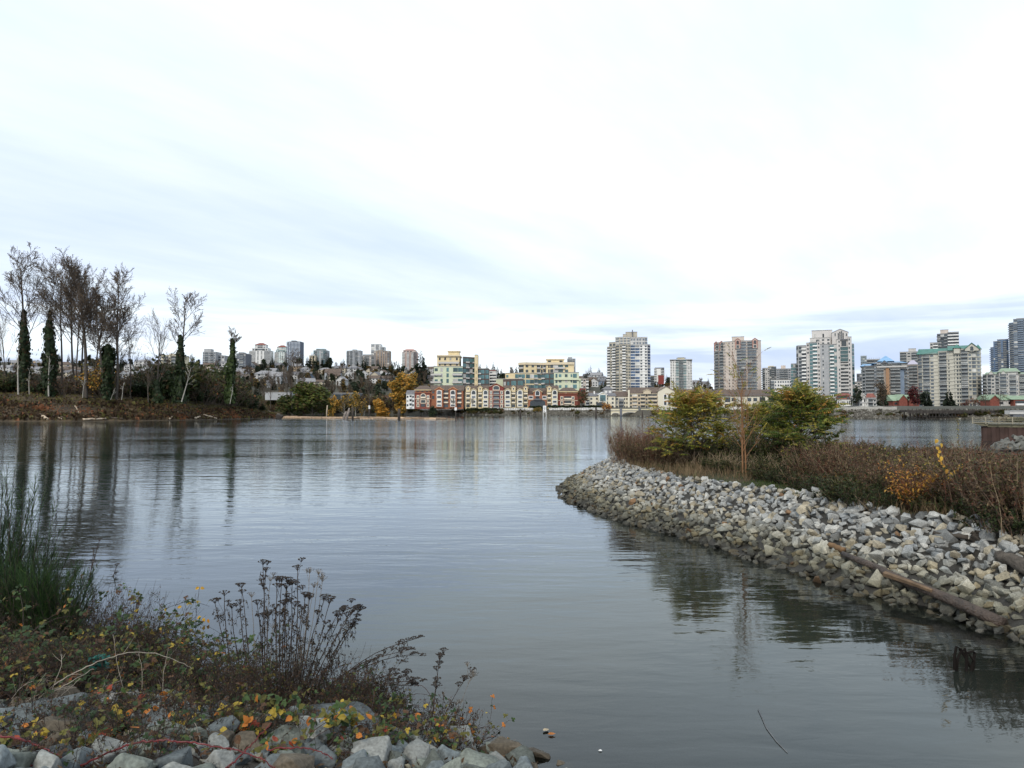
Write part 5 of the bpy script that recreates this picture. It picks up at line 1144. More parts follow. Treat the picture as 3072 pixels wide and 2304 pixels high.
def railing(label, px0, px1, d, m, h=1.25, grp='white railings along the promenade'):
    u0, u1 = PXU(px0), PXU(px1); n = max(2, int((px1-px0)/7)); P = []
    for i in range(n+1):
        u = lerp(u0, u1, i/n); Y = interp(YB, u) + d; P.append(Vector((u*Y, Y, gz(u*Y, Y))))
    th = thing('railing', label, 'railing', P[0], grp); q = MB(); k = MB(); c = MB()
    for a, b_ in zip(P, P[1:]):
        a, b_ = a-P[0], b_-P[0]
        for z in (h, h*.15): q.add([(a.x,a.y-.06,a.z+z-.09),(b_.x,b_.y-.06,b_.z+z-.09),(b_.x,b_.y-.06,b_.z+z+.09),(a.x,a.y-.06,a.z+z+.09),(a.x,a.y+.06,a.z+z-.09),(b_.x,b_.y+.06,b_.z+z-.09),(b_.x,b_.y+.06,b_.z+z+.09),(a.x,a.y+.06,a.z+z+.09)],[(0,1,2,3),(7,6,5,4),(3,2,6,7),(0,4,5,1)])
        w_ = (b_-a).length; m_ = 5
        for j in range(m_): 
            t = a.lerp(b_, (j+.5)/m_); c.box(t.x-.07,t.x+.07,t.y-.03,t.y+.03,t.z+h*.15,t.z+h)
        p = MB(); p.box(a.x-.12,a.x+.12,a.y-.12,a.y+.12,a.z-.3,a.z+h+.1); p.build('post', m, th)
    q.build('rail', m, th); c.build('balusters', m, th)
railing('white railing left of the first river sign',1232,1362,9.0,white); railing('white railing between the two white river signs',1372,1600,9.0,white); railing('white railing from the second river sign to the arched bridge',1648,1832,9.0,white)
railing('white railing right of the arched bridge behind the leafy trees',1950,2330,8.5,white)
railing('pale railing in front of the white waterfront low rise',2440,2690,8.5,mat('grey_rail',(.4,.39,.36),.7,.1),1.0)
# concrete promenade edge
for nm, x0, x1, lab in (('retaining_wall',1232,1600,'pale concrete edge of the promenade below the yellow townhouses'),('retaining_wall',1648,1832,'pale concrete edge of the promenade below the right red brick townhouse')):
    mb = MB(); n = 20; 
    for i in range(n):
        ua, ub = PXU(lerp(x0,x1,i/n)), PXU(lerp(x0,x1,(i+1)/n)); Ya, Yb_ = interp(YB,ua)+8.1, interp(YB,ub)+8.1
        mb.add([(ua*Ya,Ya,2.4),(ub*Yb_,Yb_,2.4),(ub*Yb_,Yb_,3.55),(ua*Ya,Ya,3.55),(ua*Ya,Ya+.8,2.4),(ub*Yb_,Yb_+.8,2.4),(ub*Yb_,Yb_+.8,3.55),(ua*Ya,Ya+.8,3.55)],[(0,1,2,3),(3,2,6,7),(7,6,5,4)])
    tag(mb.build(nm, lgrey_c), lab, 'retaining wall', 'concrete promenade edges')
# arched bridge along the embankment
Yb0 = interp(YB, PXU(1890)) + 1.5; th = thing('arched_bridge', 'pale concrete footbridge with three low arches on the embankment', 'bridge', (at(1890,HZ,Yb0).x, Yb0, 0))
X = lambda px: at(px,HZ,Yb0).x - th.location.x; Z = lambda py: at(1890,py,Yb0).z
def span(x0, x1, spr, crown, nm='arch_span'):
    a, b_ = X(x0), X(x1); q = [(a, Z(1233)), (a, Z(1245.5)), (a+.3, Z(1245.5))] + [((a+b_)/2 - (b_-a-.6)/2*math.cos(t*PI/10), Z(spr) + (Z(crown)-Z(spr))*math.sin(t*PI/10)) for t in range(1,10)] + [(b_-.3, Z(1245.5)), (b_, Z(1245.5)), (b_, Z(1233))]
    mb = MB(); mb.extr(q[::-1], 0, 2.2); mb.build(nm, cream, th)
    q2 = [((a+b_)/2 - (b_-a-.4)/2*math.cos(t*PI/10), Z(spr) + (Z(crown)-Z(spr)+.25)*math.sin(t*PI/10)) for t in range(11)]; mb = MB(); mb.tube([Vector((x,-.06,z)) for x, z in q2], .17, .17, 4); mb.build('arch_rib', lgrey_c, th)
span(1834,1859,1243.5,1239.5); span(1866,1915,1244,1237.5); span(1922,1948,1243.5,1239.5)
for px in (1862.5,1918.5): 
    mb = MB(); mb.box(X(px-3.4),X(px+3.4),-.5,2.3,Z(1247),Z(1225)); mb.build('pier', dgrey_c, th)
mb = MB(); mb.box(X(1832.5),X(1859),-.25,2.3,Z(1232.9),Z(1231.4)); mb.box(X(1866),X(1915),-.25,2.3,Z(1232.9),Z(1231.4)); mb.box(X(1922),X(1949),-.25,2.3,Z(1232.9),Z(1231.4)); mb.build('deck', dgrey_c, th)
for x0, x1 in ((1833,1859),(1866,1915),(1922,1949)):
    mb = MB(); mb.box(X(x0),X(x1),.05,.3,Z(1231.3),Z(1226.4)); mb.build('parapet', cream, th)
# river signs on their posts
sgn = white; mark = mat('sign_black', (.03,.03,.035), .6, .1); markg = mat('sign_grey_lettering', (.36,.37,.42), .6, .1)
p = gnd(1634,1248.5,0); u_ = p.y/FP
th = thing('river_sign', 'tall white two legged river sign with faint grey lettering and black marks', 'sign', p)
for nm, x0, x1, y0, y1, m_, d in (('panel',-4.8,4.8,1217,1236.6,sgn,0),('lettering',-2.2,2.2,1220,1222.5,markg,-.1),('lettering',-2.6,2.6,1224,1226,markg,-.1),('symbol',-.8,.8,1227,1229.8,mark,-.1)):
    mb = MB(); mb.box(x0*u_,x1*u_,d,d+.12 if d else .25,at(1634,y1,p.y).z,at(1634,y0,p.y).z); mb.build(nm, m_, th)
mb = MB(); z_ = lambda y: at(1634,y,p.y).z; mb.extr([(-4.0*u_,z_(1231.2)),(-2*u_,z_(1233.4)),(1.1*u_,z_(1233.0)),(1.1*u_,z_(1234.6)),(-1.6*u_,z_(1234.8)),(-4.2*u_,z_(1232))], -.1, .02); mb.build('symbol', mark, th)
for x in (-4.4,4.4): mb = MB(); mb.tube([Vector((x*u_,.12,-1)), Vector((x*u_,.12,z_(1236.6)))], .14, .14, 6); mb.build('leg', white, th)
p = gnd(1367,1262,0); u_ = p.y/FP; z_ = lambda y: at(1367,y,p.y).z
th = thing('river_sign', 'small white square sign on a single dark piling at the boom end', 'sign', p)
mb = MB(); mb.tube([Vector((0,0,-1)), Vector((0,0,z_(1231)))], 1.6*u_, 1.5*u_, 8, caps=True); mb.build('piling', pile_m, th)
mb = MB(); mb.box(-3.4*u_,3.4*u_,-1.9*u_,-1.5*u_,z_(1231),z_(1222)); mb.build('panel', sgn, th)
# log boom
LB = 'peeled logs of the log boom'
for row, (ya, yb_, xa, xb, n) in enumerate(((1254.2,1258.4,842,1362,15),(1252.3,1256.6,806,1330,15),(1250.8,1255.2,800,1300,12))):
    x = xa
    for i in range(n):
        L_ = (xb-xa)/n*rg.uniform(.8,1.25); x1 = min(x+L_, xb+6); y0, y1 = (interp([(xa,ya),(xb,yb_)], q) for q in (x, x1))
        a, b_ = gnd(x, y0+rg.uniform(-.25,.25), 0), gnd(x1, y1+rg.uniform(-.25,.25), 0); r = rg.uniform(.20,.36); a.z = b_.z = r*.4 + row*.05
        log('boom_log', ['pale peeled boom log floating in the front row of the log boom','pale peeled boom log floating in the middle row of the log boom','pale peeled boom log floating in the back row of the log boom'][row], a, b_, r, r*.85, boom_m, 7, LB, 'log', .004, i+row*40); x = x1 + rg.uniform(-1, 3.5)
p = gnd(838,1257,0); vs, fs = rock_mesh(900, 1, .8, 1.0, 18, 0); mb = MB(); mb.add([Vector((v.x*1.5, v.y*1.3, v.z*1.2 + .8)) for v in vs], fs)
tag(mb.build('tree_stump', pile_m, None, False, p), 'black floating root stump at the left end of the log boom', 'stump')
for px, py, pt, r, lab in ((1058,1257,1222,.4,'dark piling standing in the middle of the log boom'),(1197,1259,1226,.5,'thicker dark piling at the boom below the tall golden tree'),(1108,1252,1217,.38,'dark piling with a whitish top behind the boom'),(1561,1253,1226,.4,'dark piling in the river below the yellow townhouses'),(1788,1254,1222,.36,'slim dark piling in the river below the ivory villa'),(1927,1250,1232,.3,'short dark piling in front of the arched bridge'),(979,1250,1216,.3,'pale thin leaning piling behind the boom')):
    p = gnd(px, py, 0); top = at(px + (3 if px == 979 else 0), pt, p.y) - p; th = thing('piling', lab, 'piling', p); mb = MB(); mb.tube([Vector((0,0,-1.5)), top*.5, top], r, r*.9, 8, caps=True); mb.build('post', pile_m if px not in (979,) else drift, th, True)
    if px == 1108: mb = MB(); mb.tube([top*.72+Vector((0,0,0)), top+Vector((0,0,.12))], r*1.05, r*1.05, 8, caps=True); mb.build('cap', white, th)
for pts, lab in ((((1028,1258),(1033,1248),(1039,1234)),'grey dead snag leaning right in the river, the shorter of a pair'),(((1037,1259),(1043,1244),(1048,1224)),'taller grey dead snag leaning right in the river')):
    p0 = gnd(*pts[0], 0); q = [at(x, y, p0.y) - p0 for x, y in pts]; q[0].z -= .8; mb = MB(); mb.tube(q, .55, .25, 7, caps=True); mb.tube([q[1], q[1]+Vector((.9,0,1.3))], .18, .08, 5); tag(mb.build('snag', mat('weathered_snag',(.20,.17,.15),.9,.3,1), None, True, p0), lab, 'dead branch', 'a pair of leaning snags')
# ---- railway trestle at the right
Yt = 249.0; th = thing('railway_trestle', 'long dark timber railway trestle on close set piles at the right bank', 'trestle', (at(2900,HZ,Yt).x, Yt, 0))
X = lambda px: at(px,HZ,Yt).x - th.location.x; Z = lambda py: at(2900,py,Yt).z
tim = mat('creosoted_timber', (.035,.030,.027), .9, .3, .8)
mb = MB(); mb.box(X(2720),X(3160),0,4.5,Z(1236),Z(1230.5)); mb.build('deck', tim, th)
mb = MB(); mb.box(X(2722),X(3160),-.15,-.02,Z(1240.5),Z(1236.6)); mb.box(X(2722),X(3160),-.1,.05,Z(1251),Z(1250)); mb.build('stringer', tim, th)
n = 44
for i in range(n+1):
    x = lerp(X(2730), X(3160), i/n)
    for dy in (.3, 3.6):
        if dy > 1 and i % 2: continue
        p = MB(); p.tube([Vector((x + (.25 if dy < 1 else -.25), dy, -1.5)), Vector((x, dy, Z(1236.2)))], .2, .17, 6); p.build('pile', tim, th)
for i in range(34):
    x = lerp(X(2725), X(3150), i/33); p = MB(); p.box(x-.07, x+.07, .1, .24, Z(1230.4), Z(1225.5)); p.build('railing_post', tim, th)
mb = MB(); mb.box(X(2725),X(3150),.13,.2,Z(1228.6),Z(1228.1)); mb.build('handrail', tim, th)
th = thing('bridge_girder', 'pale grey box girder beside the dark trestle at the right edge', 'girder', (at(3060,HZ,238).x, 238, 0))
mb = MB(); mb.box(at(3029,HZ,238).x-th.location.x, 32, 0, 2.5, at(3060,1242.5,238).z, at(3060,1231.5,238).z); mb.build('beam', lgrey_c, th); mb = MB(); mb.box(at(3029,HZ,238).x-th.location.x-.15, 32, -.25, -.02, at(3060,1232.6,238).z, at(3060,1231,238).z); mb.build('flange', grey_c, th)
mb = MB(); mb.box(-2,1.5,.4,2,-2,at(3060,1242.6,238).z); mb.box(14,18,.4,2,-2,at(3060,1242.6,238).z); mb.build('support', dgrey_c, th)
# ---- old swing bridge pier with timber railing
p0 = gnd(2944,1322,0); Yp = p0.y; az_ = math.atan(p0.x/p0.y); th = thing('old_pier', 'rusty sheet pile pier with a weathered timber deck and railing', 'pier', (p0.x, Yp, 0), None, -az_)
def X(px): u = (px-1536)/FP; return (u*Yp - p0.x) / (math.cos(az_) + u*math.sin(az_))
def lw(x, y, z): return Vector((p0.x + x*math.cos(az_) + y*math.sin(az_), Yp - x*math.sin(az_) + y*math.cos(az_), z))
Z = lambda py: at(2944,py,Yp).z
mb = MB(); mb.box(0, 14, 0, 7, -1.5, Z(1281)); 
for i in range(20): mb.box(.15+i*.7, .5+i*.7, -.12, 0.02, -1.5, Z(1281.2))
mb.build('sheet_pile_wall', rust_m, th)
wt = mat('weathered_grey_timber', (.23,.21,.16), .9, .25, 1.5); mo = mat('mossy_concrete', (.13,.12,.08), .9, .35, 1.2)
mb = MB(); mb.box(X(2960), 14, -.1, 6.5, Z(1281), Z(1272.5)); mb.extr([(X(2916),Z(1267.5)),(X(2918),Z(1270)),(X(2946),Z(1277.5)),(X(2962),Z(1278)),(X(2962),Z(1267.5))], -.35, 5); mb.build('deck', mo, th)
mb = MB(); mb.box(X(2915), 14, -.45, .2, Z(1268.5), Z(1266)); mb.build('kerb', wt, th)
for i in range(14):
    x = lerp(X(2916), 13.5, i/13); q = MB(); q.box(x-.05, x+.05, -.52, -.42, Z(1271.5), Z(1250.5)); q.build('railing_post', wt, th)
for y in (1251, 1256, 1261): q = MB(); q.box(X(2914), 14, -.42, -.36, Z(y+1.1), Z(y-.3)); q.build('rail', wt, th)
k = bush('pampas_clump','dry pale grass clump growing on the old pier',330,.7,1.1,[leafmat('straw',(.34,.29,.18)),lf_olive[2]],(3,1),260,.09,40,twig_m,'grass clumps on the old pier')
for px, d, s_ in ((3022,2.2,1.1),(3058,2,1.0),(2990,2.5,.7)): k.put(lw(X(px)*1.02, d, Z(1268)), px, s_)
k = bush('olive_bush','low green bush growing on the old pier behind its railing',331,.8,1.4,lf_olive,(3,3,2,2),500,.09,16,twig_m,None); k.put(lw(X(3045), 1.2, Z(1270)), 0, (1.5,1.2,.8))
# rocks by the pier
prk = stone('pier_rock', (.14,.14,.125), scale=2.2); pk_ = []
for i, (vs, fs) in enumerate(RK[:6]):
    b_ = MB(); b_.add(vs, fs); pk_.append(b_.mesh('rock', prk))
for i in range(60):
    px = rg.uniform(2985, 3110); d = rg.uniform(0, 1); py = lerp(interp([(2985,1342),(3020,1347),(3072,1352),(3110,1356)], px), interp([(2985,1338),(3020,1316),(3072,1304),(3110,1300)], px), d)
    p = at(px, py, 53 + d*3.5); o = bpy.data.objects.new('rock', pk_[i % 6]); COL.objects.link(o); o.location = p; o.rotation_euler = (rg.uniform(-.5,.5), rg.uniform(-.5,.5), rg.uniform(0,6)); s_ = rg.uniform(.28,.5); o.scale = (s_,s_,s_)
    tag(o, 'grey riprap stone in the heap beside the rusty pier', 'rock', 'stones heaped beside the old pier')
# ------------------------------------------------------------------ the spit: riprap, log, shrubs, young trees
rg = random.Random(500)
WET = .56
ROCKM = [stone('riprap_pale_grey', (.35,.355,.34), WET), stone('riprap_whitish', (.47,.465,.43), WET), stone('riprap_blue_grey', (.26,.275,.28), WET), stone('riprap_tan', (.36,.32,.24), WET), stone('riprap_rust', (.24,.145,.08), WET), stone('riprap_slate', (.19,.195,.19), WET)]
RW = (6,3.4,2.6,3.2,.28,2.0)
RLAB = ['pale grey angular stone in the riprap slope of the spit','whitish angular stone in the riprap slope of the spit','blue grey angular stone in the riprap slope of the spit','tan angular stone in the riprap slope of the spit','rust brown angular stone in the riprap slope of the spit','dark slate grey angular stone in the riprap slope of the spit']
cand = []
step = .147
x = 1.2
while x < 22:
    y = 7.0
    while y < 50:
        q, r_ = x + rg.uniform(-.1,.1), y + rg.uniform(-.1,.1)
        if y < 4.2*x + 50 and y > 2:
            d = sdist(q, r_)
            top = 2.15 + .35*nz(q*.45, r_*.45, 4)
            if -1.2 < d < top:
                cand.append((q, r_, d, 0))
                if rg.random() < .6: cand.append((q + rg.uniform(-.1,.1), r_ + rg.uniform(-.1,.1), d, 1))
        y += step
    x += step
rocks = []
for q, r_, d, lay in cand:
    near = r_ < 16
    s_ = rg.uniform(.066,.126) * (1.25 if rg.random() < .2 else 1) * (1.4 if rg.random() < .03 and d < 1.8 else 1)
    if near: s_ *= 1.1
    if lay: s_ *= rg.uniform(.75,1.1)
    z = sz_d(d, q, r_) + s_*.12 + lay * s_*.55
    u = 1536 + FP*q/r_
    rocks.append((s_/r_ if -60 < u < 3140 and d > 0 and r_ < 45 else 0, q, r_, z, s_))
rocks.sort(key=lambda t: -t[0])
PM = {}
def rock_proto(k, mi):
    if (k, mi) not in PM:
        b_ = MB(); b_.add(*RK[k]); PM[(k, mi)] = b_.mesh('riprap_stone', ROCKM[mi])
    return PM[(k, mi)]
mb = MB()
for i, (w_, q, r_, z, s_) in enumerate(rocks):
    k, mi = rg.randrange(16), rg.choices(range(6), RW)[0]; M = rot(rg, 1.1)
    # lean with the slope
    if i < 300:
        o = bpy.data.objects.new('riprap_stone', rock_proto(k, mi)); COL.objects.link(o); o.matrix_world = Matrix.Translation((q, r_, z)) @ (M.to_4x4()) @ Matrix.Diagonal((s_, s_, s_, 1))
        tag(o, RLAB[mi], 'stone', RLAB[mi].split(' angular')[0] + ' riprap stones')
    else:
        vs, fs = RK[k]; p = Vector((q, r_, z)); mb.add([p + M @ (v * s_) for v in vs], fs, mi)
tag(mb.build('riprap', ROCKM), kind='stuff', label='riprap of angular grey stones covering the slope of the spit', cat='riprap')
def on_spit(px, py, y0=6.0):
    Y = y0
    while Y < 70:
        p = at(px, py, Y)
        if p.z <= max(0, sz(p.x, p.y)): return p
        Y += .06
    return p
# ---- driftwood on the riprap
wetlog = mat('wet_brown_log', (.055,.038,.028), .55, .45, 7, spec=.5, bump=.9)
a, b_ = on_spit(2530,1700) + Vector((0,0,.23)), on_spit(3008,1900) + Vector((0,0,.13))
lg_ = log('driftwood_log', 'long wet brown log lying across the riprap down to the water', a, b_,   .05, .085, wetlog, 12, None, 'log', .008, 5, 0)
sp_ = MB(); c0 = lg_.location; sp_.tube([a.lerp(b_,.35)-c0+Vector((-.12,-.1,.02)), a.lerp(b_,.5)-c0+Vector((-.1,-.1,.05)), a.lerp(b_,.63)-c0+Vector((-.05,-.08,.05))], .05, .03, 5, caps=True); sp_.build('split_strip', mat('pale_split_wood',(.13,.085,.05),.7,.3,8), lg_)
log('driftwood_log', 'short rotten orange brown plank on the riprap above the long log', on_spit(2488,1652)+Vector((0,0,.12)), on_spit(2532,1672)+Vector((0,0,.12)), .05, .06, mat('rotten_orange_wood',(.15,.09,.045),.85,.3,8), 6, None, 'log', .02, 6)
log('driftwood_log', 'dark weathered log at the right edge of the riprap', on_spit(3002,1690)+Vector((0,0,.12)), on_spit(3110,1742)+Vector((0,0,.12)), .09, .12, mat('grey_weathered_wood',(.10,.085,.07),.85,.35,9,bump=.8), 9, None, 'log', .02, 7)
log('driftwood_log', 'thin dark branch lying among the upper riprap stones', on_spit(2800,1622)+Vector((0,0,.14)), on_spit(2905,1634)+Vector((0,0,.12)), .035, .045, bark_d, 6, None, 'branch', .03, 8)
p = on_spit(2930,1630); th = thing('root_stump', 'dark fibrous root stump on the riprap below the right hand shrubs', 'stump', p); mb = MB(); rq = random.Random(9)
for i in range(26):
    a_ = Vector((rq.uniform(-.1,.1), rq.uniform(-.05,.05), rq.uniform(.05,.2))); mb.tube([a_, a_+Vector((rq.uniform(.05,.2), rq.uniform(-.1,0), rq.uniform(-.12,.0))), a_+Vector((rq.uniform(.2,.36), rq.uniform(-.2,0), rq.uniform(-.3,-.12)))], .035, .012, 5)
mb.build('roots', bark_d, th)
# twigs in the shallow water
p = gnd(2895,2012,0); th = thing('sunken_branch', 'small dark twiggy branch poking out of the water at lower right', 'branch', p); mb = MB()
for pts in (((-34,-10),(-30,-50),(-22,-78),(-10,-70)),((-10,-70),(8,-40),(20,-12)),((0,4),(6,-50),(2,-72),(-12,-60)),((14,2),(30,-40),(34,-58),(24,-66),(8,-60)),((-26,-2),(-24,-40),(-10,-66)),((24,-8),(26,-36),(12,-56))):
    q = [Vector((x*p.y/FP*.95, rg.uniform(-.02,.02), -y*p.y/FP*.95 - .02)) for x, y in pts]; mb.tube(q, .019, .012, 5)
mb.build('twigs', mat('sodden_black_wood',(.012,.010,.009),.95,.3,6,spec=.05), th)
stem_t = mat('tan_dead_stem', (.22,.165,.105), .85, .25, 5)
# ---- low shrubs
def shrub(name, label, seed, H, W, nst, mats, wts, nleaf, size, stemm, grp, lean=.5, top=.35):
    rg = random.Random(seed); th = thing(name, label, 'shrub', (0,0,0), grp); m0, m1 = MB(), MB()
    for k in range(nst):
        a = rg.uniform(0,2*PI); q = math.sqrt(rg.random())*W*.35; p = Vector((math.cos(a)*q, math.sin(a)*q, 0)); d = Vector((math.cos(a)*rg.random()*lean, math.sin(a)*rg.random()*lean, 1)).normalized()
        L_ = H*rg.uniform(.55,1.05); pts = [p.copy()]
        for i in range(4): d = (d + rvec(rg)*.16).normalized(); p = p + d*L_/4; pts.append(p)
        m0.tube(pts, .006, .0025, 3, 1 if rg.random() < .3 else 0)
        for j in range(3):
            f = rg.uniform(1.2,3.6); i = int(f); s0 = pts[i].lerp(pts[i+1], f-i); dd = swerve(d, rg.uniform(.4,.9), rg); e_ = s0 + dd*L_*rg.uniform(.15,.35); m0.tube([s0, e_], .003, .0018, 3)
            for l in range(nleaf//2): f2 = rg.random(); m1.diamond(s0.lerp(e_, f2), rvec(rg)*size*rg.uniform(.6,1.3), rvec(rg)*size*.28, rg.choices(range(len(mats)), wts)[0])
        for l in range(nleaf):
            f = 4*(1 - (1-top)*rg.random()**1.2) if rg.random() < .8 else 4*rg.random(); f = min(f, 3.99); i = int(f)
            m1.diamond(pts[i].lerp(pts[i+1], f-i), rvec(rg)*size*rg.uniform(.6,1.3), rvec(rg)*size*.28, rg.choices(range(len(mats)), wts)[0])
    m0.build('stems', [stemm, stem_t], th); m1.build('leaves', mats, th); return Kind(th)
twig_b = mat('red_brown_stem', (.095,.058,.042), .8, .3, 4)
lf_spir = [leafmat('spirea_brown', (.115,.08,.048)), leafmat('spirea_dark', (.036,.026,.017)), leafmat('spirea_olive', (.075,.075,.028)), leafmat('spirea_red', (.13,.055,.032)), leafmat('spirea_tan', (.21,.15,.08))]
SG2 = 'reddish brown shrubs on the spit'
S_red = [shrub('spit_shrub','reddish brown twiggy shrub in the thicket on the spit',600+i,.95,1.4,58,lf_spir,(4,2.4,3,2,1.6),20,.052,twig_b,SG2) for i in range(4)]
S_grn = [shrub('spit_shrub','dull green leafy shrub in the thicket on the spit',610+i,.9,1.5,52,lf_olive+[lf_spir[0]],(4,3,2,4,1),22,.066,twig_m,'green shrubs on the spit') for i in range(3)]
S_dk = [shrub('spit_shrub','dark low bramble like shrub in front of the thicket on the spit',620+i,.5,1.4,60,lf_ivy+[lf_olive[1],lf_spir[1]],(3,4,2,4,2),18,.055,bark_d,'dark low shrubs on the spit',1.0,.1) for i in range(2)]
S_wsp = [shrub('spit_shrub','wispy pale brown shrub with thin bare tips on the spit',630+i,1.3,1.3,50,[lf_spir[4],lf_spir[0],lf_spir[3]],(3,2,2),7,.04,twig_r,'wispy shrubs at the tip of the spit',.55,.3) for i in range(2)]
rg = random.Random(640)
def plant(k, x, y, s_, rz=None): return k.put((x, y, sz(x, y) - .03), rg.uniform(0,6) if rz is None else rz, s_)
n = 0; tries = 0
while n < 330 and tries < 9000:
    tries += 1; y = rg.uniform(10, 62); u = rg.uniform(.13, .86); x = u*y
    d = sdist(x, y); px = 1536 + FP*u
    edge = interp([(1800,2.3),(1990,3.0),(2100,3.6),(2350,3.3),(2480,2.7),(2700,2.5),(3100,2.5)], px)
    if d < edge: continue
    if y > 30 and rg.random() < .45: continue
    fr = d - edge
    hh = interp([(1800,.7),(1900,.85),(2000,.8),(2100,.6),(2250,.55),(2420,.7),(2600,.78),(2750,.75),(3100,.95)], px) * (.62 + .38*smooth(fr/1.2)) * rg.uniform(.55,1.3) * (1 + .4*nz(x*.4, y*.4, 8))
    # keep the river beyond in sight: shrubs farther back are no taller than the photo's skyline
    skyl = interp([(1800,1300),(1900,1290),(2000,1320),(2200,1335),(2400,1340),(2500,1325),(2650,1335),(2900,1345),(3000,1360),(3072,1370)], px)
    zt = at(px, skyl, y).z - sz(x, y)
    if zt < .25: continue
    hh = min(hh, zt*rg.uniform(.65,1.15))
    k = rg.choices((S_red, S_grn, S_dk, S_wsp), (3.6,2.6,1.2,.8) if px > 2430 or px < 2010 else (1.6,4.5,1.5,.5))[0]
    if px < 1990 and rg.random() < .75: k = S_red
    plant(rg.choice(k), x, y, (1.05, 1.05, hh/.9)); n += 1
for px, py, s_ in ((1868,1388,.9),(1890,1385,1.05),(1915,1385,1.1),(1945,1390,1.0),(1970,1392,1.05),(1880,1372,1.2),(1930,1370,1.25),(1990,1380,1.1)):
    p = on_spit(px, py, 15); plant(rg.choice(S_wsp), p.x, p.y, s_)
for px, py, s_ in ((2440,1470,1.0),(2490,1485,.9),(2540,1500,.9),(2390,1455,.8),(2590,1510,.8),(2640,1520,.9),(2000,1415,.6),(2350,1448,.7),(2880,1530,.9),(2960,1560,1.0),(3030,1590,1.1),(2400,1440,1.0),(2560,1480,1.0)):
    p = on_spit(px, py, 8); plant(rg.choice(S_dk), p.x, p.y, s_)
for px, py, s_ in ((1900,1392,1.0),(1935,1394,1.1),(1975,1398,1.0),(1960,1385,1.1),(1895,1380,1.2),(2010,1400,.8),(2930,1545,1.2),(2990,1560,1.3),(3050,1580,1.3),(3080,1600,1.2),(3000,1530,1.3),(2480,1450,.9),(2530,1460,1.0),(2600,1480,1.0),(2660,1500,.9)):
    p = on_spit(px, py, 8); plant(rg.choice(S_red), p.x, p.y, s_)
# grass along the crest: dry tan blades and short green turf
gr = [leafmat('dry_grass', (.23,.165,.095)), leafmat('brown_grass', (.13,.09,.05)), leafmat('green_grass', (.055,.085,.02)), leafmat('moss_green', (.035,.055,.014))]
mb = MB(); c = 0
while c < 15000:
    y = rg.uniform(10, 34); u = rg.uniform(.13, .76); x = u*y; d = sdist(x, y); px = 1536+FP*u
    lim = 4.2 if px < 2450 else 3.2
    if not 2.0 + .3*nz(x*.6, y*.6, 4) < d < lim: continue
    c += 1; g = nz(x*.5, y*.35, 3) + (.35 if 2250 < px < 2330 or 2440 < px < 2560 else -.12) - (d-2.2)*.12; green = g > .0
    L_ = rg.uniform(.05,.13) if green else rg.uniform(.1,.42); p = Vector((x, y, sz(x, y)-.01)); dd = Vector((rg.gauss(0,.35), rg.gauss(0,.35), 1)).normalized()
    mb.diamond(p, dd*L_, Vector((rg.uniform(-1,1), rg.uniform(-1,1), 0)).normalized()*(.006 if not green else .008), rg.choices((0,1,2,3), (0,.3,5,4) if green else (5,4,.6,.3))[0])
tag(mb.build('grass', gr), kind='stuff', label='dry tan grass and green turf along the crest of the spit', cat='grass')
# pale straw stalks
mb = MB()
for i in range(420):
    px = rg.uniform(1990, 2420); p = on_spit(px, interp([(1990,1402),(2100,1412),(2250,1425),(2420,1440)], px) - rg.uniform(0,14), 14)
    mb.tube([p, p + Vector((rg.gauss(0,.08), rg.gauss(0,.06), rg.uniform(.1,.25))), p + Vector((rg.gauss(0,.2), rg.gauss(0,.1), rg.uniform(.25,.6)))], .004, .002, 3)
tag(mb.build('straw_stalks', mat('straw',(.30,.23,.15),.8,.2,5)), kind='stuff', label='pale dry straw stalks at the foot of the young trees', cat='grass')
# ---- young trees with compound leaves
def frond(m0, m1, p, d, L_, rg, wts, nm, droop=.5):
    pts = [p]; q = p; dd = d.copy()
    for i in range(4): dd = (dd + Vector((0,0,-droop*.28))).normalized(); q = q + dd*L_/4; pts.append(q)
    m0.tube(pts, .0035, .002, 3)
    mi = rg.choices(range(nm), wts)[0]
    for i in range(9):
        f = (i+1.2)/10*4; j = min(int(f), 3); b_ = pts[j].lerp(pts[j+1], f-j); t = (pts[j+1]-pts[j]).normalized(); s_ = t.cross(Vector((0,0,1))); s_ = s_.normalized() if s_.length > .01 else Vector((1,0,0))
        for sg in (-1, 1):
            ll = L_*.27*(1 - .45*abs(i-3)/6)*rg.uniform(.8,1.15); dr = (s_*sg + t*.55 + Vector((0,0,-.35-rg.random()*.5))).normalized()
            m1.diamond(b_, dr*ll, (t*.8 + Vector((0,0,rg.uniform(-.5,.5))))*ll*.23, mi if rg.random() < .8 else rg.choices(range(nm), wts)[0])
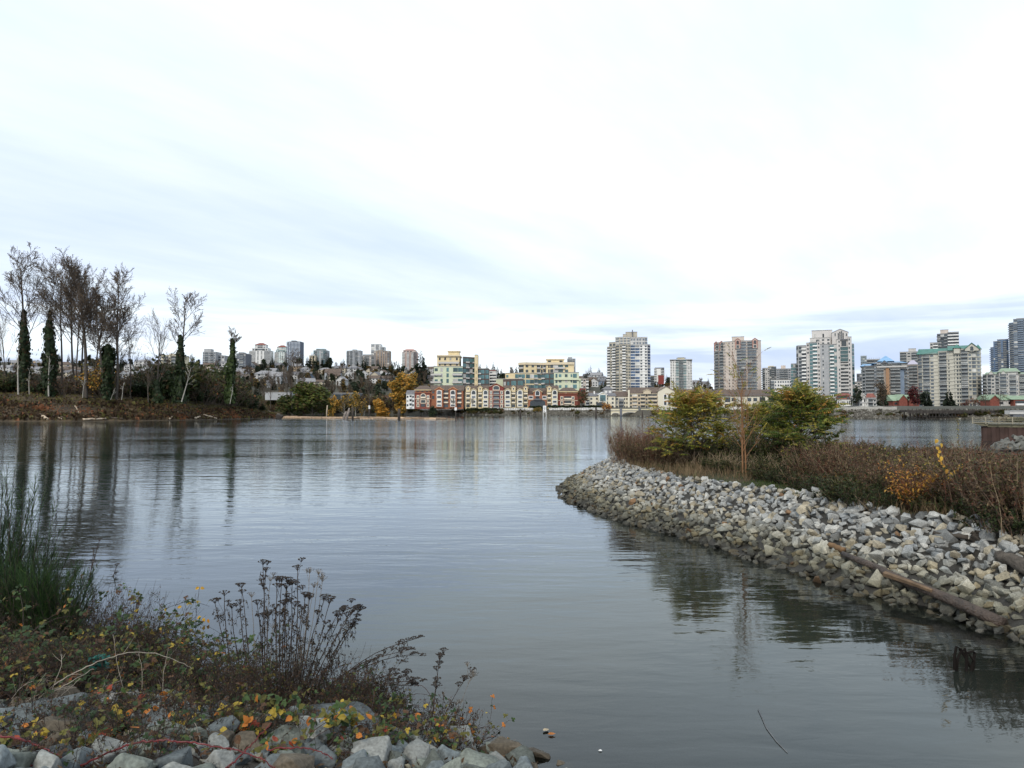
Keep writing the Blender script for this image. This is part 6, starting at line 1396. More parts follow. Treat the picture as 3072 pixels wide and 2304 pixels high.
def ailanthus(name, label, base, seed, H, W, nbr, nfr, mats, wts, grp, barkm, fl=(.32,.55), low=.25, stems=2, topw=None):
    rg = random.Random(seed); th = thing(name, label, 'tree', base, grp); m0, m1, m2 = MB(), MB(), MB()
    for s_ in range(stems):
        d = Vector((rg.uniform(-.12,.12), rg.uniform(-.1,.1), 1)).normalized(); p = Vector((rg.uniform(-.06,.06), 0, -.05)); pts = [p]
        for i in range(6): d = (d + rvec(rg)*.07).normalized(); p = p + d*H*.78/6; pts.append(p)
        m0.tube(pts, .028, .010, 6)
        for k in range(nbr//stems):
            f = lerp(low*6, 5.9, (k+rg.random())/(nbr/stems)); i = min(int(f), 5); q = pts[i].lerp(pts[i+1], f-i); a = rg.uniform(0,2*PI)
            el = lerp(.25, 1.1, f/6); L_ = W*.5*rg.uniform(.55,1.0)*math.sin(PI*(.30+.6*f/6)); dd = Vector((math.cos(a)*math.cos(el), math.sin(a)*math.cos(el), math.sin(el))); bp_ = [q]; e_ = q
            for j in range(4): dd = (dd + rvec(rg)*.15 + Vector((0,0,.05))).normalized(); e_ = e_ + dd*L_/4; bp_.append(e_)
            m1.tube(bp_, .010, .004, 4)
            for n_ in range(nfr):
                g = 4*(1 - .65*rg.random()**1.5); j = min(int(g), 3); c_ = bp_[j].lerp(bp_[j+1], g-j); v = rvec(rg); v.z = abs(v.z)*.5; fd = (v + dd*.6).normalized()
                wt_ = topw if topw and c_.z > H*.72 else wts
                frond(m1, m2, c_, fd, rg.uniform(*fl), rg, wt_, len(mats))
    m0.build('trunk', barkm, th, True); m1.build('branches', barkm, th)
    if m2.f: m2.build('crown', mats, th)
    return th
lf_ail = [leafmat('sumac_green', (.17,.185,.03)), leafmat('sumac_dark', (.065,.10,.02)), leafmat('sumac_yellow', (.42,.33,.06)), leafmat('sumac_orange', (.36,.18,.04)), leafmat('sumac_olive', (.25,.22,.045))]
YG = 'leafy young trees on the spit'
def at_base(px, py): p = on_spit(px, py, 8); return Vector((p.x, p.y, sz(p.x, p.y)))
b0 = at_base(2083,1398); H1 = at(2083,1168,b0.y).z - b0.z
ailanthus('leafy_young_tree','left yellow green young tree with drooping compound leaves on the spit',b0,741,H1,H1*1.45,70,12,lf_ail,(4,1.6,2.2,.9,4),YG,twig_m,(.34,.58),.10,3,(2,.6,3,2.4,3))
b0 = at_base(2400,1392); H2 = at(2400,1165,b0.y).z - b0.z
ailanthus('leafy_young_tree','right dark green young tree with dense compound leaves on the spit',b0,732,H2,H2*1.45,74,13,lf_ail,(4,6,.5,.35,2),YG,twig_m,(.36,.62),.08,3,(4,4,1.6,.8,3))
b0 = at_base(2285,1375); H3 = at(2285,1205,b0.y).z - b0.z
ailanthus('leafy_young_tree','olive young tree filling the gap left of the dark green one',b0,703,H3,H3*1.3,34,9,lf_ail,(4,2,2,.6,4),YG,twig_m,(.3,.5),.2,2)
b0 = at_base(2232,1428); H4 = at(2232,1085,b0.y).z - b0.z
rg4 = random.Random(704); th = thing('bare_young_tree','bare young tree with two orange brown stems between the leafy trees','tree',b0); m0, m1, m2 = MB(), MB(), MB(); tips = []
PB = dict(seg=[7,5,3], wob=[.05,.12,.2], up=[.02,.08,.04], n=[20,5], t0=[.22,.3], ang=[.55,.5], len=[.34,.45], dec=[.4,.4], rr=[.42,.6], rmin=.0035, tap=.2)
for dx, hh in ((-.035,.92),(.045,.78)): grow([m0, m1], Vector((dx,0,-.05)), Vector((dx*1.2,0,1)).normalized(), H4*hh, .030, 0, PB, rg4, tips)
m0.build('trunk', bark_o, th, True); m1.build('branches', bark_o, th)
for p, d in tips:
    if rg4.random() < .10: frond(m1, m2, p, d, .25, rg4, (3,2,2,1,4), 5)
for k in range(10): frond(m1, m2, tips[rg4.randrange(len(tips))][0], rvec(rg4), .3, rg4, (3,2,2,1,4), 5)
m2.build('leaves', lf_ail, th)
b0 = at_base(2655,1372); H5 = at(2655,1225,b0.y).z - b0.z
ailanthus('sparse_young_tree','small dark stemmed young tree with sparse leaf whorls at the right',b0,705,max(H5,.9),1.5,14,3,lf_ail,(2,1.5,2,.8,4),None,bark_d,(.2,.34),.3,1)
b0 = at_base(2752,1370); ailanthus('sparse_young_tree','low leafy sprout with pale drooping leaves right of the small dark stemmed tree',b0,706,.75,1.1,10,3,lf_ail,(2,.6,3,.8,4),None,twig_m,(.18,.3),.4,2)
# yellow green leafy wands
def wand(label, px, py, pt, seed, mats, wts, n=70, sz_=.05, grp='upright leafy wands on the spit'):
    rg = random.Random(seed); b0 = at_base(px, py); H = at(px, pt, b0.y).z - b0.z; th = thing('leafy_wand', label, 'plant', b0, grp); m0, m1 = MB(), MB(); pts = [Vector((0,0,0)), Vector((.01,0,H*.5)), Vector((.0,.0,H))]; m0.tube(pts, .008, .003, 4)
    for i in range(n):
        z = H*(.25+.75*rg.random()); a = rg.uniform(0,2*PI); m1.leaf(Vector((0,0,z)), Vector((math.cos(a), math.sin(a), rg.uniform(-.6,.5))), Vector((0,0,1)), sz_*rg.uniform(.8,1.6), sz_*.5, rg.choices(range(len(mats)), wts)[0])
    m0.build('stem', twig_m, th); m1.build('leaves', mats, th)
wand('tall slender wand of yellow green leaves in front of the trestle', 2876,1400,1252,711,[lf_gold[2],lf_ail[2],lf_ail[0]],(3,4,2),80,.05)
wand('shorter wand of yellow green leaves left of the tall slender one', 2826,1395,1300,712,[lf_gold[2],lf_ail[2],lf_ail[0]],(3,4,3),80,.045)
wand('low yellow leaved wand beside the bright yellow sapling', 2790,1400,1325,713,[lf_gold[2],lf_ail[2],lf_ail[0]],(3,3,3),60,.045)
# knotweed with orange yellow leaves
lf_knot = [leafmat('knotweed_yellow', (.42,.23,.04)), leafmat('knotweed_orange', (.36,.14,.035)), leafmat('knotweed_tan', (.30,.17,.07))]
def knot(label, px, py, n, spread_, H, seed, leaf=.05, nl=9):
    rg = random.Random(seed); b0 = at_base(px, py); th = thing('knotweed_bush', label, 'shrub', b0, 'orange leaved bushes on the spit'); m0, m1 = MB(), MB()
    for i in range(n):
        a = rg.uniform(0,2*PI); d = Vector((math.cos(a)*spread_*rg.uniform(.2,1), math.sin(a)*spread_*.6*rg.uniform(.2,1), 1)).normalized(); p = Vector((rg.uniform(-.15,.15), rg.uniform(-.1,.1), 0)); pts = [p]; L_ = H*rg.uniform(.6,1.15)
        for j in range(5): d = (d + Vector((d.x*.10, d.y*.1, -.10)) + rvec(rg)*.06).normalized(); p = p + d*L_/5; pts.append(p)
        m0.tube(pts, .005, .002, 3)
        for j in range(nl):
            f = 5*(.2+.8*rg.random()); k = min(int(f), 4); m1.leaf(pts[k].lerp(pts[k+1], f-k), Vector((rg.uniform(-1,1), rg.uniform(-1,1), rg.uniform(-.7,.1))), Vector((0,0,1)), leaf*rg.uniform(.7,1.5), leaf*.6, rg.choices((0,1,2),(5,3,2))[0])
    m0.build('stems', twig_r, th); m1.build('leaves', lf_knot, th)
knot('large bush of arching stems with small orange yellow leaves on the spit', 2745,1530, 72, .8, 1.02, 721, .06, 14)
knot('low mound of golden orange leaves left of the large arching bush', 2540,1482, 40, .85, .55, 722, .05, 13)
knot('orange leaved bush at the right edge beside dark shrubs', 3010,1560, 22, .7, .85, 723, .045, 6)
# bright yellow sapling
lf_by = [leafmat('bright_yellow_leaf', (.50,.30,.045)), leafmat('amber_leaf', (.44,.23,.04))]
b0 = at_base(2830,1545); Ys = b0.y - .3; th = thing('yellow_sapling', 'sapling branch with large bright yellow leaves above the arching orange bush', 'plant', b0); m0, m1 = MB(), MB(); rq = random.Random(725)
st = [Vector((0,0,0))] + [at(x, y, Ys) - b0 for x, y in ((2838,1480),(2832,1430),(2818,1395),(2810,1335))]; m0.tube(st, .006, .003, 4); sb = [st[2], at(2860,1420,Ys)-b0, at(2890,1398,Ys)-b0]; m0.tube(sb, .004, .002, 4)
for x, y in ((2812,1325),(2822,1338),(2808,1348),(2820,1358),(2811,1368),(2824,1376),(2814,1388),(2826,1400),(2842,1415),(2852,1424),(2862,1418),(2871,1412),(2880,1402),(2888,1400),(2848,1430),(2858,1436)):
    m1.leaf(at(x, y-8, Ys) - b0, Vector((rq.uniform(-.8,.8), -.4, -1)), Vector((rq.uniform(-.4,.4),-1,.3)), .10*rq.uniform(.7,1.2), .065, rq.choice((0,0,1)))
m0.build('stem', twig_r, th); m1.build('leaves', lf_by, th)

# bare wands and straw coloured sprouts standing above the thicket
def sprout(label, seed, H, leafy):
    rg = random.Random(seed); th = thing('bare_sprout', label, 'plant', (0,0,0), label.split(' standing')[0] + 's'); m0, m1 = MB(), MB()
    for s_ in range(4):
        d = Vector((rg.gauss(0,.22), rg.gauss(0,.2), 1)).normalized(); p = Vector((rg.uniform(-.05,.05), 0, 0)); pts = [p]
        for i in range(5): d = (d + rvec(rg)*.1).normalized(); p = p + d*H*rg.uniform(.7,1)/5; pts.append(p)
        m0.tube(pts, .005, .002, 3)
        for j in range(7):
            i = rg.randrange(2,5); v = swerve(d, rg.uniform(.3,.8), rg); e_ = pts[i] + v*H*rg.uniform(.1,.28); m0.tube([pts[i], e_], .0025, .0012, 3)
            for h in range(leafy): m1.diamond(pts[i].lerp(e_, rg.random()), rvec(rg)*.05, rvec(rg)*.014, rg.choice((0,0,1,2)))
    m0.build('stems', stem_t if leafy < 3 else twig_m, th); m1.build('leaves', [lf_spir[4], lf_ail[2], lf_ail[0]], th); return Kind(th)
SPR = [sprout('thin bare sprout with a few pale leaves standing above the spit thicket', 760+i, 1.2, 1) for i in range(2)] + [sprout('thin leafy sprout with small yellowish leaves standing above the spit thicket', 765+i, 1.15, 5) for i in range(2)]
rg = random.Random(770)
for px in [1860,1880,1905,1925,1950,1985] + [rg.uniform(2440,3080) for i in range(34)] + [rg.uniform(2000,2440) for i in range(8)]:
    p = on_spit(px, interp([(1860,1380),(2100,1395),(2300,1415),(2480,1450),(2700,1490),(3080,1560)], px) - rg.uniform(0,25), 8); plant(rg.choice(SPR), p.x, p.y, rg.uniform(.7,1.1))

for px, py, s_ in ((2005,1395,1.3),(2030,1398,1.15),(2055,1398,1.3),(2120,1402,1.35),(2150,1404,1.2),(2180,1408,1.4),(2265,1412,1.3),(2300,1412,1.45),(2335,1414,1.5),(2370,1414,1.35),(2430,1420,1.4),(2460,1424,1.2)):
    p = on_spit(px, py - 10, 12); plant(rg.choice(S_grn), p.x, p.y + .4, s_*.8)
# ------------------------------------------------------------------ the near bank: boulders, dead stalks, brambles, broom
rg = random.Random(900)
def on_bank(px, py):
    Y = 3.5
    while Y < 14:
        p = at(px, py, Y)
        if p.z <= bz(p.x, p.y): return Vector((p.x, p.y, bz(p.x, p.y)))
        Y += .02
    return p
def boulder_mesh(seed, sx, sy, sz_):
    r = random.Random(seed); vs, fs = rock_mesh(seed, sx, sy, sz_, 16, 0); bm = bmesh.new(); bv = [bm.verts.new(v) for v in vs]
    for f in fs: bm.faces.new([bv[i] for i in f])
    bmesh.ops.bevel(bm, geom=list(bm.edges), offset=.05, segments=2, affect='EDGES', profile=.6)
    bmesh.ops.triangulate(bm, faces=bm.faces); bmesh.ops.subdivide_edges(bm, edges=[e for e in bm.edges if e.calc_length() > .12], cuts=2, use_grid_fill=True)
    bmesh.ops.triangulate(bm, faces=bm.faces)
    o = Vector((seed*1.7, seed*.3, 0)); bm.normal_update()
    for v in bm.verts: v.co += v.normal * (noise.noise(v.co*2.2 + o)*.07 + noise.noise(v.co*6 + o)*.03 + noise.noise(v.co*16 + o)*.012)
    bm.verts.index_update(); out = [v.co.copy() for v in bm.verts], [[v.index for v in f.verts] for f in bm.faces]; bm.free(); return out
BM_ = [stone('boulder_blue_grey', (.135,.157,.162), scale=4.5, rnd=.2), stone('boulder_green_grey', (.145,.16,.138), scale=4.5, rnd=.2), stone('boulder_pale', (.24,.25,.235), scale=4.5, rnd=.15), stone('boulder_brown', (.10,.083,.06), scale=4.5, rnd=.2)]
BL = ['blue grey angular boulder on the near bank','greenish grey angular boulder on the near bank','pale grey angular boulder on the near bank','brownish boulder on the near bank']
BK = [boulder_mesh(950+i, 1, rg.uniform(.7,.9), rg.uniform(.55,.75)) for i in range(9)]; BP = {}
def boulder(p, s_, mi=None, k=None, R_=None, label=None, sc=(1,1,1)):
    k = rg.randrange(9) if k is None else k; mi = rg.choices((0,1,2,3),(4,4,2,2))[0] if mi is None else mi
    if (k, mi) not in BP: b_ = MB(); b_.add(*BK[k]); BP[(k, mi)] = b_.mesh('boulder', BM_[mi], True)
    o = bpy.data.objects.new('boulder', BP[(k, mi)]); COL.objects.link(o); M = R_ if R_ else rot(rg, .9)
    o.matrix_world = Matrix.Translation(p) @ M.to_4x4() @ Matrix.Diagonal((s_*sc[0], s_*sc[1], s_*sc[2], 1)); tag(o, label or BL[mi], 'boulder', None if label else BL[mi] + 's'); return o
y = 4.0
while y < 9.2:
    x = -6.4
    while x < 1.0:
        q, r_ = x + rg.uniform(-.12,.12), y + rg.uniform(-.12,.12); d = interp(SHORE, q) - r_
        if -.55 < d and abs(q/r_) < .85:
            s_ = rg.uniform(.10,.19)*(1.45 if rg.random() < .12 else 1); s_ *= .75 if d < .5 else 1
            boulder(Vector((q, r_, bz(q, r_) + s_*.22)), s_)
        x += .25
    y += .235
p = on_bank(1010,2185); boulder(Vector((p.x, p.y-.1, p.z+.12)), .40, 0, 2, Matrix.Rotation(-.12,3,'Z') @ Matrix.Rotation(.1,3,'Y'), 'broad flat blue grey slab just below the clump of dead stalks', (1.25,.8,.7))
p = on_bank(900,2262); boulder(Vector((p.x, p.y, p.z+.13)), .26, 2, 4, Matrix.Rotation(.2,3,'Z'), 'large pale boulder at the bottom edge below the flat slab', (1.1,.9,.9))
p = on_bank(150,2190); boulder(Vector((p.x, p.y, p.z+.15)), .27, 0, 5, Matrix.Rotation(.4,3,'Z'), 'large rounded blue grey boulder at the lower left behind the red cane', (1.1,.9,.9))
p = on_bank(1190,2235); boulder(Vector((p.x, p.y, p.z+.1)), .25, 1, 6, Matrix.Rotation(-.4,3,'Z'), 'large greenish boulder in front of the thin dead stalks at right', (1.1,.9,.8))
p = gnd(1500,2265,0); boulder(Vector((p.x, p.y, .05)), .20, 3, 7, None, 'dark wet boulder at the right end of the near bank', (1.2,.9,.8))
p = gnd(1605,2255,0); boulder(Vector((p.x, p.y, -.03)), .14, 3, 8, None, 'low dark stone barely above the water off the near bank', (1.5,.9,.8))
p = gnd(1700,2285,0); boulder(Vector((p.x, p.y, -.06)), .12, 3, 1, None, 'small dark stone awash near the bottom edge', (1.2,.9,.8))
p = gnd(1400,2245,0); boulder(Vector((p.x, p.y, .06)), .2, 2, 3, None, 'pale stone under the little bramble at the right end of the near bank', (1.2,.9,.8))
p = gnd(1560,2290,0); boulder(Vector((p.x, p.y, .03)), .17, 1, 0)
# small stones and litter between the boulders
mb = MB(); sm = [ROCKM[5], ROCKM[3], mat('leaf_litter', (.07,.045,.025), .9, .4, 20)]
for i in range(1500):
    q, r_ = rg.uniform(-6,1.0), rg.uniform(4,9); d = interp(SHORE, q) - r_
    if d < -.05: continue
    vs, fs = RK[rg.randrange(16)]; s_ = rg.uniform(.02,.06); M = rot(rg); mb.add([Vector((q, r_, bz(q,r_)+s_*.4)) + M @ (v*s_) for v in vs], fs, rg.choice((0,0,1)))
for i in range(9000):
    q, r_ = rg.uniform(-6,1.0), rg.uniform(4,9); d = interp(SHORE, q) - r_
    if d < .1: continue
    mb.diamond(Vector((q, r_, bz(q,r_)+.02+rg.random()*.05)), rvec(rg)*rg.uniform(.02,.08), rvec(rg)*.012, 2)
tag(mb.build('shingle', sm), kind='stuff', label='small stones and dead leaf litter between the boulders of the near bank', cat='shingle')
# ---- dead tansy
dead = mat('dead_stalk', (.042,.030,.024), .85, .35, 8); dead_p = mat('pale_dead_stalk', (.19,.165,.135), .85, .25, 8); head_m = mat('dry_flower_head', (.028,.021,.016), .9, .3, 30); dl = [leafmat('shrivelled_leaf', (.05,.04,.03)), leafmat('shrivelled_grey_leaf', (.10,.085,.07))]
def tansy(label, name, stems, grp=None, seed=1, lv=1.0, rr=.0045):
    """stems: (base px, base py, tip px, tip py, depth shift of tip, heads, pale)"""
    rg = random.Random(seed); p0 = on_bank(*stems[0][:2]); th = thing(name, label, 'plant', p0, grp); m0, m1, m2, m3 = MB(), MB(), MB(), MB()
    for bx, by, tx, ty, dz, heads, pale in stems:
        b0 = on_bank(bx, by); tip = at(tx, ty, b0.y + dz); L_ = (tip-b0).length; rr_ = rr*1.45; bend = Vector((0, 0, 1))*L_*.10*abs(tip.x-b0.x)/max(L_,.1) + rvec(rg)*L_*.03
        pts = []
        for i in range(8):
            t = i/7; pts.append(b0.lerp(tip, t) + bend*math.sin(PI*t) - p0 + rvec(rg)*.004)
        ms = m3 if pale else m0; ms.tube(pts, rr_*(.6 if pale else 1), rr_*(.35 if pale else .5), 4)
        ax = (pts[-1]-pts[-2]).normalized()
        def umbel(c, d, n, rad):
            for k in range(n):
                a = rg.uniform(0,2*PI); q = math.sqrt(rg.random()); side = Vector((math.cos(a), math.sin(a), 0))*rad*q
                e_ = c + d*rad*1.1 + side + Vector((0,0,-rad*.28*q*q)); ms.tube([c, (c+e_)/2 + d*rad*.1, e_], .0013, .001, 3)
                if not pale or rg.random() < .4:
                    s_ = rg.uniform(.007,.0115)*(1 if not pale else .5); vs = [e_+Vector((math.cos(j*PI/3)*s_, math.sin(j*PI/3)*s_, 0)) for j in range(6)] + [e_+Vector((0,0,s_*.55)), e_-Vector((0,0,s_*.7))]
                    m1.add(vs, [(j,(j+1)%6,6) for j in range(6)] + [((j+1)%6,j,7) for j in range(6)], 0)
        umbel(pts[-1] - ax*.03, (ax + Vector((0,0,.5))).normalized(), 22, .052)
        for h in range(heads):
            f = rg.uniform(.72,.96)*7; i = min(int(f), 6); c = pts[i].lerp(pts[i+1], f-i); d = (swerve(ax, rg.uniform(.3,.7), rg) + Vector((0,0,.4))).normalized(); e_ = c + d*rg.uniform(.05,.16); ms.tube([c, (c+e_)/2, e_], .002, .0013, 3); umbel(e_, (d+Vector((0,0,.8))).normalized(), 15, .04)
        # drooping shrivelled leaves
        for k in range(int(11*lv*(.4 if pale else 1))):
            f = rg.uniform(.25,.93)*7; i = min(int(f), 6); c = pts[i].lerp(pts[i+1], f-i); a = rg.uniform(0,2*PI); o = Vector((math.cos(a), math.sin(a), 0)); l = rg.uniform(.04,.10); q = [c, c+o*l*.45+Vector((0,0,.006)), c+o*l*.6+Vector((0,0,-l*.5)), c+o*l*(.45+rg.random()*.3)+Vector((0,0,-l))]
            m2.tube(q, .0026, .0015, 3)
            for j in range(7):
                t = rg.uniform(.5,3); jj = min(int(t),2); m2.diamond(q[jj].lerp(q[jj+1], t-jj), (rvec(rg)+Vector((0,0,-.6)))*.026, rvec(rg)*.008, rg.choice((0,0,1)))
    if m0.f: m0.build('stems', dead, th)
    if m3.f: m3.build('pale_stems', dead_p, th)
    if m2.f: m2.build('dried_leaves', dl, th)
    if m1.f: m1.build('flower_heads', head_m, th)
    return th
Zx = lambda x, y: (550 + x/2.458, 1650 + y/2.458)
tips = [(230,375,350,1080,1),(300,320,400,1090,2),(355,415,470,1090,1),(415,385,520,1100,2),(430,262,500,1090,1),(545,390,590,1120,2),(585,92,590,1130,2),(610,150,600,1140,2),(500,330,560,1120,0,1),(640,210,620,1130,1,1),(690,212,690,1170,2),(725,215,730,1190,1),(770,222,750,1190,2),(760,270,770,1190,2),(800,240,775,1200,1),(840,132,790,1195,2),(900,335,800,1200,1),(930,345,825,1200,1),(930,150,815,1190,1,1),(1000,165,830,1190,1,1),(1030,215,850,1190,1,1),(970,260,820,1195,0,1),(1045,345,830,1200,1),(1080,375,845,1195,2),(1140,470,830,1200,2),(1190,440,850,1200,2),(1215,480,860,1205,1),(1260,440,870,1200,2),(1300,440,900,1195,2),(1265,530,930,1190,2),(1250,560,960,1190,1),(680,420,700,1180,1),(740,390,745,1190,1),(830,400,770,1190,0),(660,560,660,1150,0,1),(880,420,800,1195,0),(620,480,625,1140,1)]
tansy('large clump of dead dark stalks with flat black flower heads standing on the near bank','dead_tansy_clump',[(*Zx(bx,by), *Zx(tx,ty), rg.uniform(-.25,.25), hd, (pl[0] if pl else 0)) for tx,ty,bx,by,hd,*pl in tips],None,31,1.1,.0048)
tansy('dead stalks of the same kind sprawling far to the right over the water','dead_tansy_clump',[(*Zx(bx,by), *Zx(tx,ty), rg.uniform(-.15,.15), hd, 0) for tx,ty,bx,by,hd in ((1735,650,930,1130,3),(1690,770,950,1160,3),(1660,740,900,1190,2),(1610,940,1000,1180,2),(1690,1000,980,1200,3),(1700,960,930,1210,3),(1380,830,950,1150,1),(1640,900,940,1195,2))],None,32,1.6,.0045)
Zl = lambda x, y: (x/1.7386, 1350 + y/1.7386)
tansy('two dead dark stalks rising out of the left bramble thicket','dead_tansy_clump',[(*Zl(370,1010), *Zl(520,468), 0, 2, 0),(*Zl(480,1010), *Zl(610,600), 0, 2, 0),(*Zl(400,1010), *Zl(490,520), .1, 1, 0)],None,33,1.3,.0075)
tansy('thin upright dead plant with black heads at the right end of the near bank','dead_tansy_clump',[(*Zx(1815,1440), *Zx(1890,790), 0, 4, 0),(*Zx(1825,1440), *Zx(1870,1000), 0, 1, 0)],None,34,.5,.004)
tansy('slender dead plant leaning right with pale frothy tops, furthest right on the near bank','dead_tansy_clump',[(*Zx(1830,1440), *Zx(2080,950), 0, 2, 0),(*Zx(1950,1420), *Zx(2130,930), 0, 3, 1),(*Zx(1940,1420), *Zx(2030,1180), 0, 2, 1)],None,35,.3,.0035)
# ---- brambles
lf_br = [leafmat('bramble_green', (.055,.095,.03)), leafmat('bramble_deep_green', (.03,.055,.022)), leafmat('bramble_olive', (.12,.115,.03)), leafmat('bramble_yellow', (.38,.28,.045)), leafmat('bramble_orange', (.42,.15,.03)), leafmat('bramble_brown', (.10,.055,.03)), leafmat('bramble_red', (.30,.06,.03))]
cane_d = mat('dark_cane', (.045,.028,.024), .7, .3, 10); cane_r = mat('red_cane', (.12,.018,.02), .5, .3, 12); cane_w = mat('bleached_cane', (.30,.26,.21), .85, .25, 8)
def trifoliate(m0, m1, p, d, rg, wts, L_):
    e_ = p + d*rg.uniform(.03,.06); m0.tube([p, e_], .0013, .001, 3); mi = rg.choices(range(7), wts)[0]; nrm = (Vector((0,-.55,.8)) + rvec(rg)*.55).normalized()
    s_ = d.cross(nrm); s_ = s_.normalized() if s_.length > .01 else Vector((1,0,0))
    for k in ((0,1.0),(1,.8),(-1,.8))[:rg.choice((1,3,3,3))]:
        m1.leaf(e_, (d*(1 if k[0] == 0 else .35) + s_*k[0]*.9 + rvec(rg)*.2 + Vector((0,0,-.15))).normalized(), nrm, L_*k[1]*rg.uniform(.8,1.2), L_*.72*k[1], mi if rg.random() < .85 else rg.choices(range(7), wts)[0], .22, .25)
def bramble(label, px, py, n, reach, H, seed, wts, L_=.05, gap=.07, grp='brambles on the near bank', sub=2):
    rg = random.Random(seed); p0 = on_bank(px, py); th = thing('bramble', label, 'bramble', p0, grp); m0, m1 = MB(), MB()
    for i in range(n):
        a = rg.uniform(0,2*PI); p = Vector((rg.uniform(-.25,.25), rg.uniform(-.15,.15), 0)); d = Vector((math.cos(a)*.6, math.sin(a)*.35, 1)).normalized(); T = rg.uniform(.6,1.2)*(H+reach); pts = [p]; st = 12
        for j in range(st): d = (d + Vector((math.cos(a)*.10*reach, math.sin(a)*.05*reach, -.19/max(H,.3)*T*.55)) + rvec(rg)*.10).normalized(); p = p + d*T/st; pts.append(p)
        m0.tube(pts, .0042, .0018, 4)
        for j in range(int(T/gap)):
            f = st*(.12 + .88*rg.random()); k = min(int(f), st-1); q = pts[k].lerp(pts[k+1], f-k); v = rvec(rg); v.z = abs(v.z)*.6; trifoliate(m0, m1, q, v.normalized(), rg, wts, L_)
        for j in range(sub):
            k = rg.randrange(3, st-1); q = pts[k]; v = (rvec(rg) + Vector((0,0,.9))).normalized(); e_ = q + v*rg.uniform(.1,.28); m0.tube([q, (q+e_)/2 + rvec(rg)*.02, e_], .002, .0012, 3)
            for h in range(4): trifoliate(m0, m1, q.lerp(e_, rg.uniform(.3,1)), rvec(rg), rg, wts, L_*.8)
    m0.build('canes', cane_d, th); m1.build('leaves', lf_br, th); return th
WG, WO, WY, WM = (4,5,1.6,.25,.08,1.2,.03), (2,4,4,.6,.25,2.4,.06), (1.2,.6,3.5,3,1.2,1,.2), (2,5,1.8,.3,.18,3.4,.06)
for i, (px, py, n, rc, H, w_, lab) in enumerate((
    (60,2060,11,.55,.75,WM,'dark mixed bramble at the far left below the broom'),(170,2090,11,.6,.62,WM,'brown and olive bramble left of the bleached canes'),(270,2060,11,.55,.62,WO,'bramble with olive and yellow leaves behind the bleached canes'),
    (350,2040,12,.5,.72,WO,'tall olive leafed bramble below the two dead stalks'),(430,2060,11,.5,.66,WO,'olive and brown bramble right of the two dead stalks'),(520,2085,10,.55,.5,WG,'green bramble arching towards the dead stalk clump'),
    (620,2100,9,.5,.48,WG,'fresh green bramble at the left foot of the dead stalk clump'),(700,2120,8,.4,.32,WG,'low dark green bramble under the dead stalk clump'),(20,2140,8,.5,.5,WM,'dark bramble at the lower left edge'),(780,2140,7,.3,.22,WG,'very low leafy sprawl between the clump and the flat slab'),
    (1080,2170,6,.42,.3,WG,'green bramble right of the flat slab beside the water'),(110,2120,9,.5,.5,WM,'dull bramble in front of the dark one at far left'),(130,2040,13,.45,.95,WM,'tall dark bramble rising beside the broom'),(240,2035,13,.45,.9,WM,'tall dull bramble between the broom and the two dead stalks'),(330,2030,12,.4,.85,WO,'tall bramble at the foot of the two dead stalks'))):
    bramble(lab, px, py, int(n*1.6), rc, H*1.3, 40+i, w_, .054, .10)
bramble('small olive and orange bramble at the right end of the near bank', 1385,2235,5,.42,.2,60,(2,1,4,1,2,1,.2),.045,.06)
bramble('yellow green bramble shoots over the pale boulder', 800,2262,4,.22,.4,61,(3,1,5,2,.4,.6,.1),.07,.05); bramble('yellow leaved bramble shoots at the bottom centre left', 690,2215,4,.2,.36,62,(3,1,5,1.8,.5,.8,.1),.068,.05)
bramble('orange and olive bramble sprawl over the lower left boulders', 430,2230,4,.4,.2,63,(2,1,3,1,1.2,2,.4),.06,.06); bramble('sparse yellow olive bramble at the bottom left corner', 170,2262,5,.4,.2,64,(2,.6,4,2,1,1,.4),.055,.07)
bramble('reddish orange bramble sprawl below the flat slab', 1060,2280,4,.4,.16,65,(2,1,2.5,.8,1.2,2,.9),.055,.06); bramble('low bramble with brown leaves over the greenish boulder', 1230,2268,4,.35,.2,66,(2,1,3,.6,1,2,.6),.045,.07)
# dense dead twigs filling the thicket
def thicket(label, px, py, H, W, seed, n=70):
    rg = random.Random(seed); p0 = on_bank(px, py); th = thing('twig_thicket', label, 'shrub', p0, 'tangles of dead twigs on the near bank'); m0, m1 = MB(), MB()
    for i in range(n):
        p = Vector((rg.uniform(-W,W)*.5, rg.uniform(-.3,.3), 0)); d = Vector((rg.gauss(0,.55), rg.gauss(0,.35), 1)).normalized(); L_ = H*rg.uniform(.45,1.1); pts = [p]
        for j in range(5): d = (d + rvec(rg)*.24).normalized(); p = p + d*L_/5; pts.append(p)
        m0.tube(pts, .0032, .0012, 3)
        for j in range(5):
            k = rg.randrange(1,5); v = swerve(d, rg.uniform(.4,1.1), rg); e_ = pts[k] + v*rg.uniform(.06,.2); m0.tube([pts[k], (pts[k]+e_)/2 + rvec(rg)*.012, e_], .0018, .001, 3)
            for h in range(4): m1.diamond(pts[k].lerp(e_, rg.random()), rvec(rg)*rg.uniform(.012,.03), rvec(rg)*.007, rg.choices((0,1,2,3),(4,3,1,1))[0])
    m0.build('twigs', dead, th); m1.build('leaves', [lf_br[5], dl[0], lf_br[2], lf_br[1]], th)
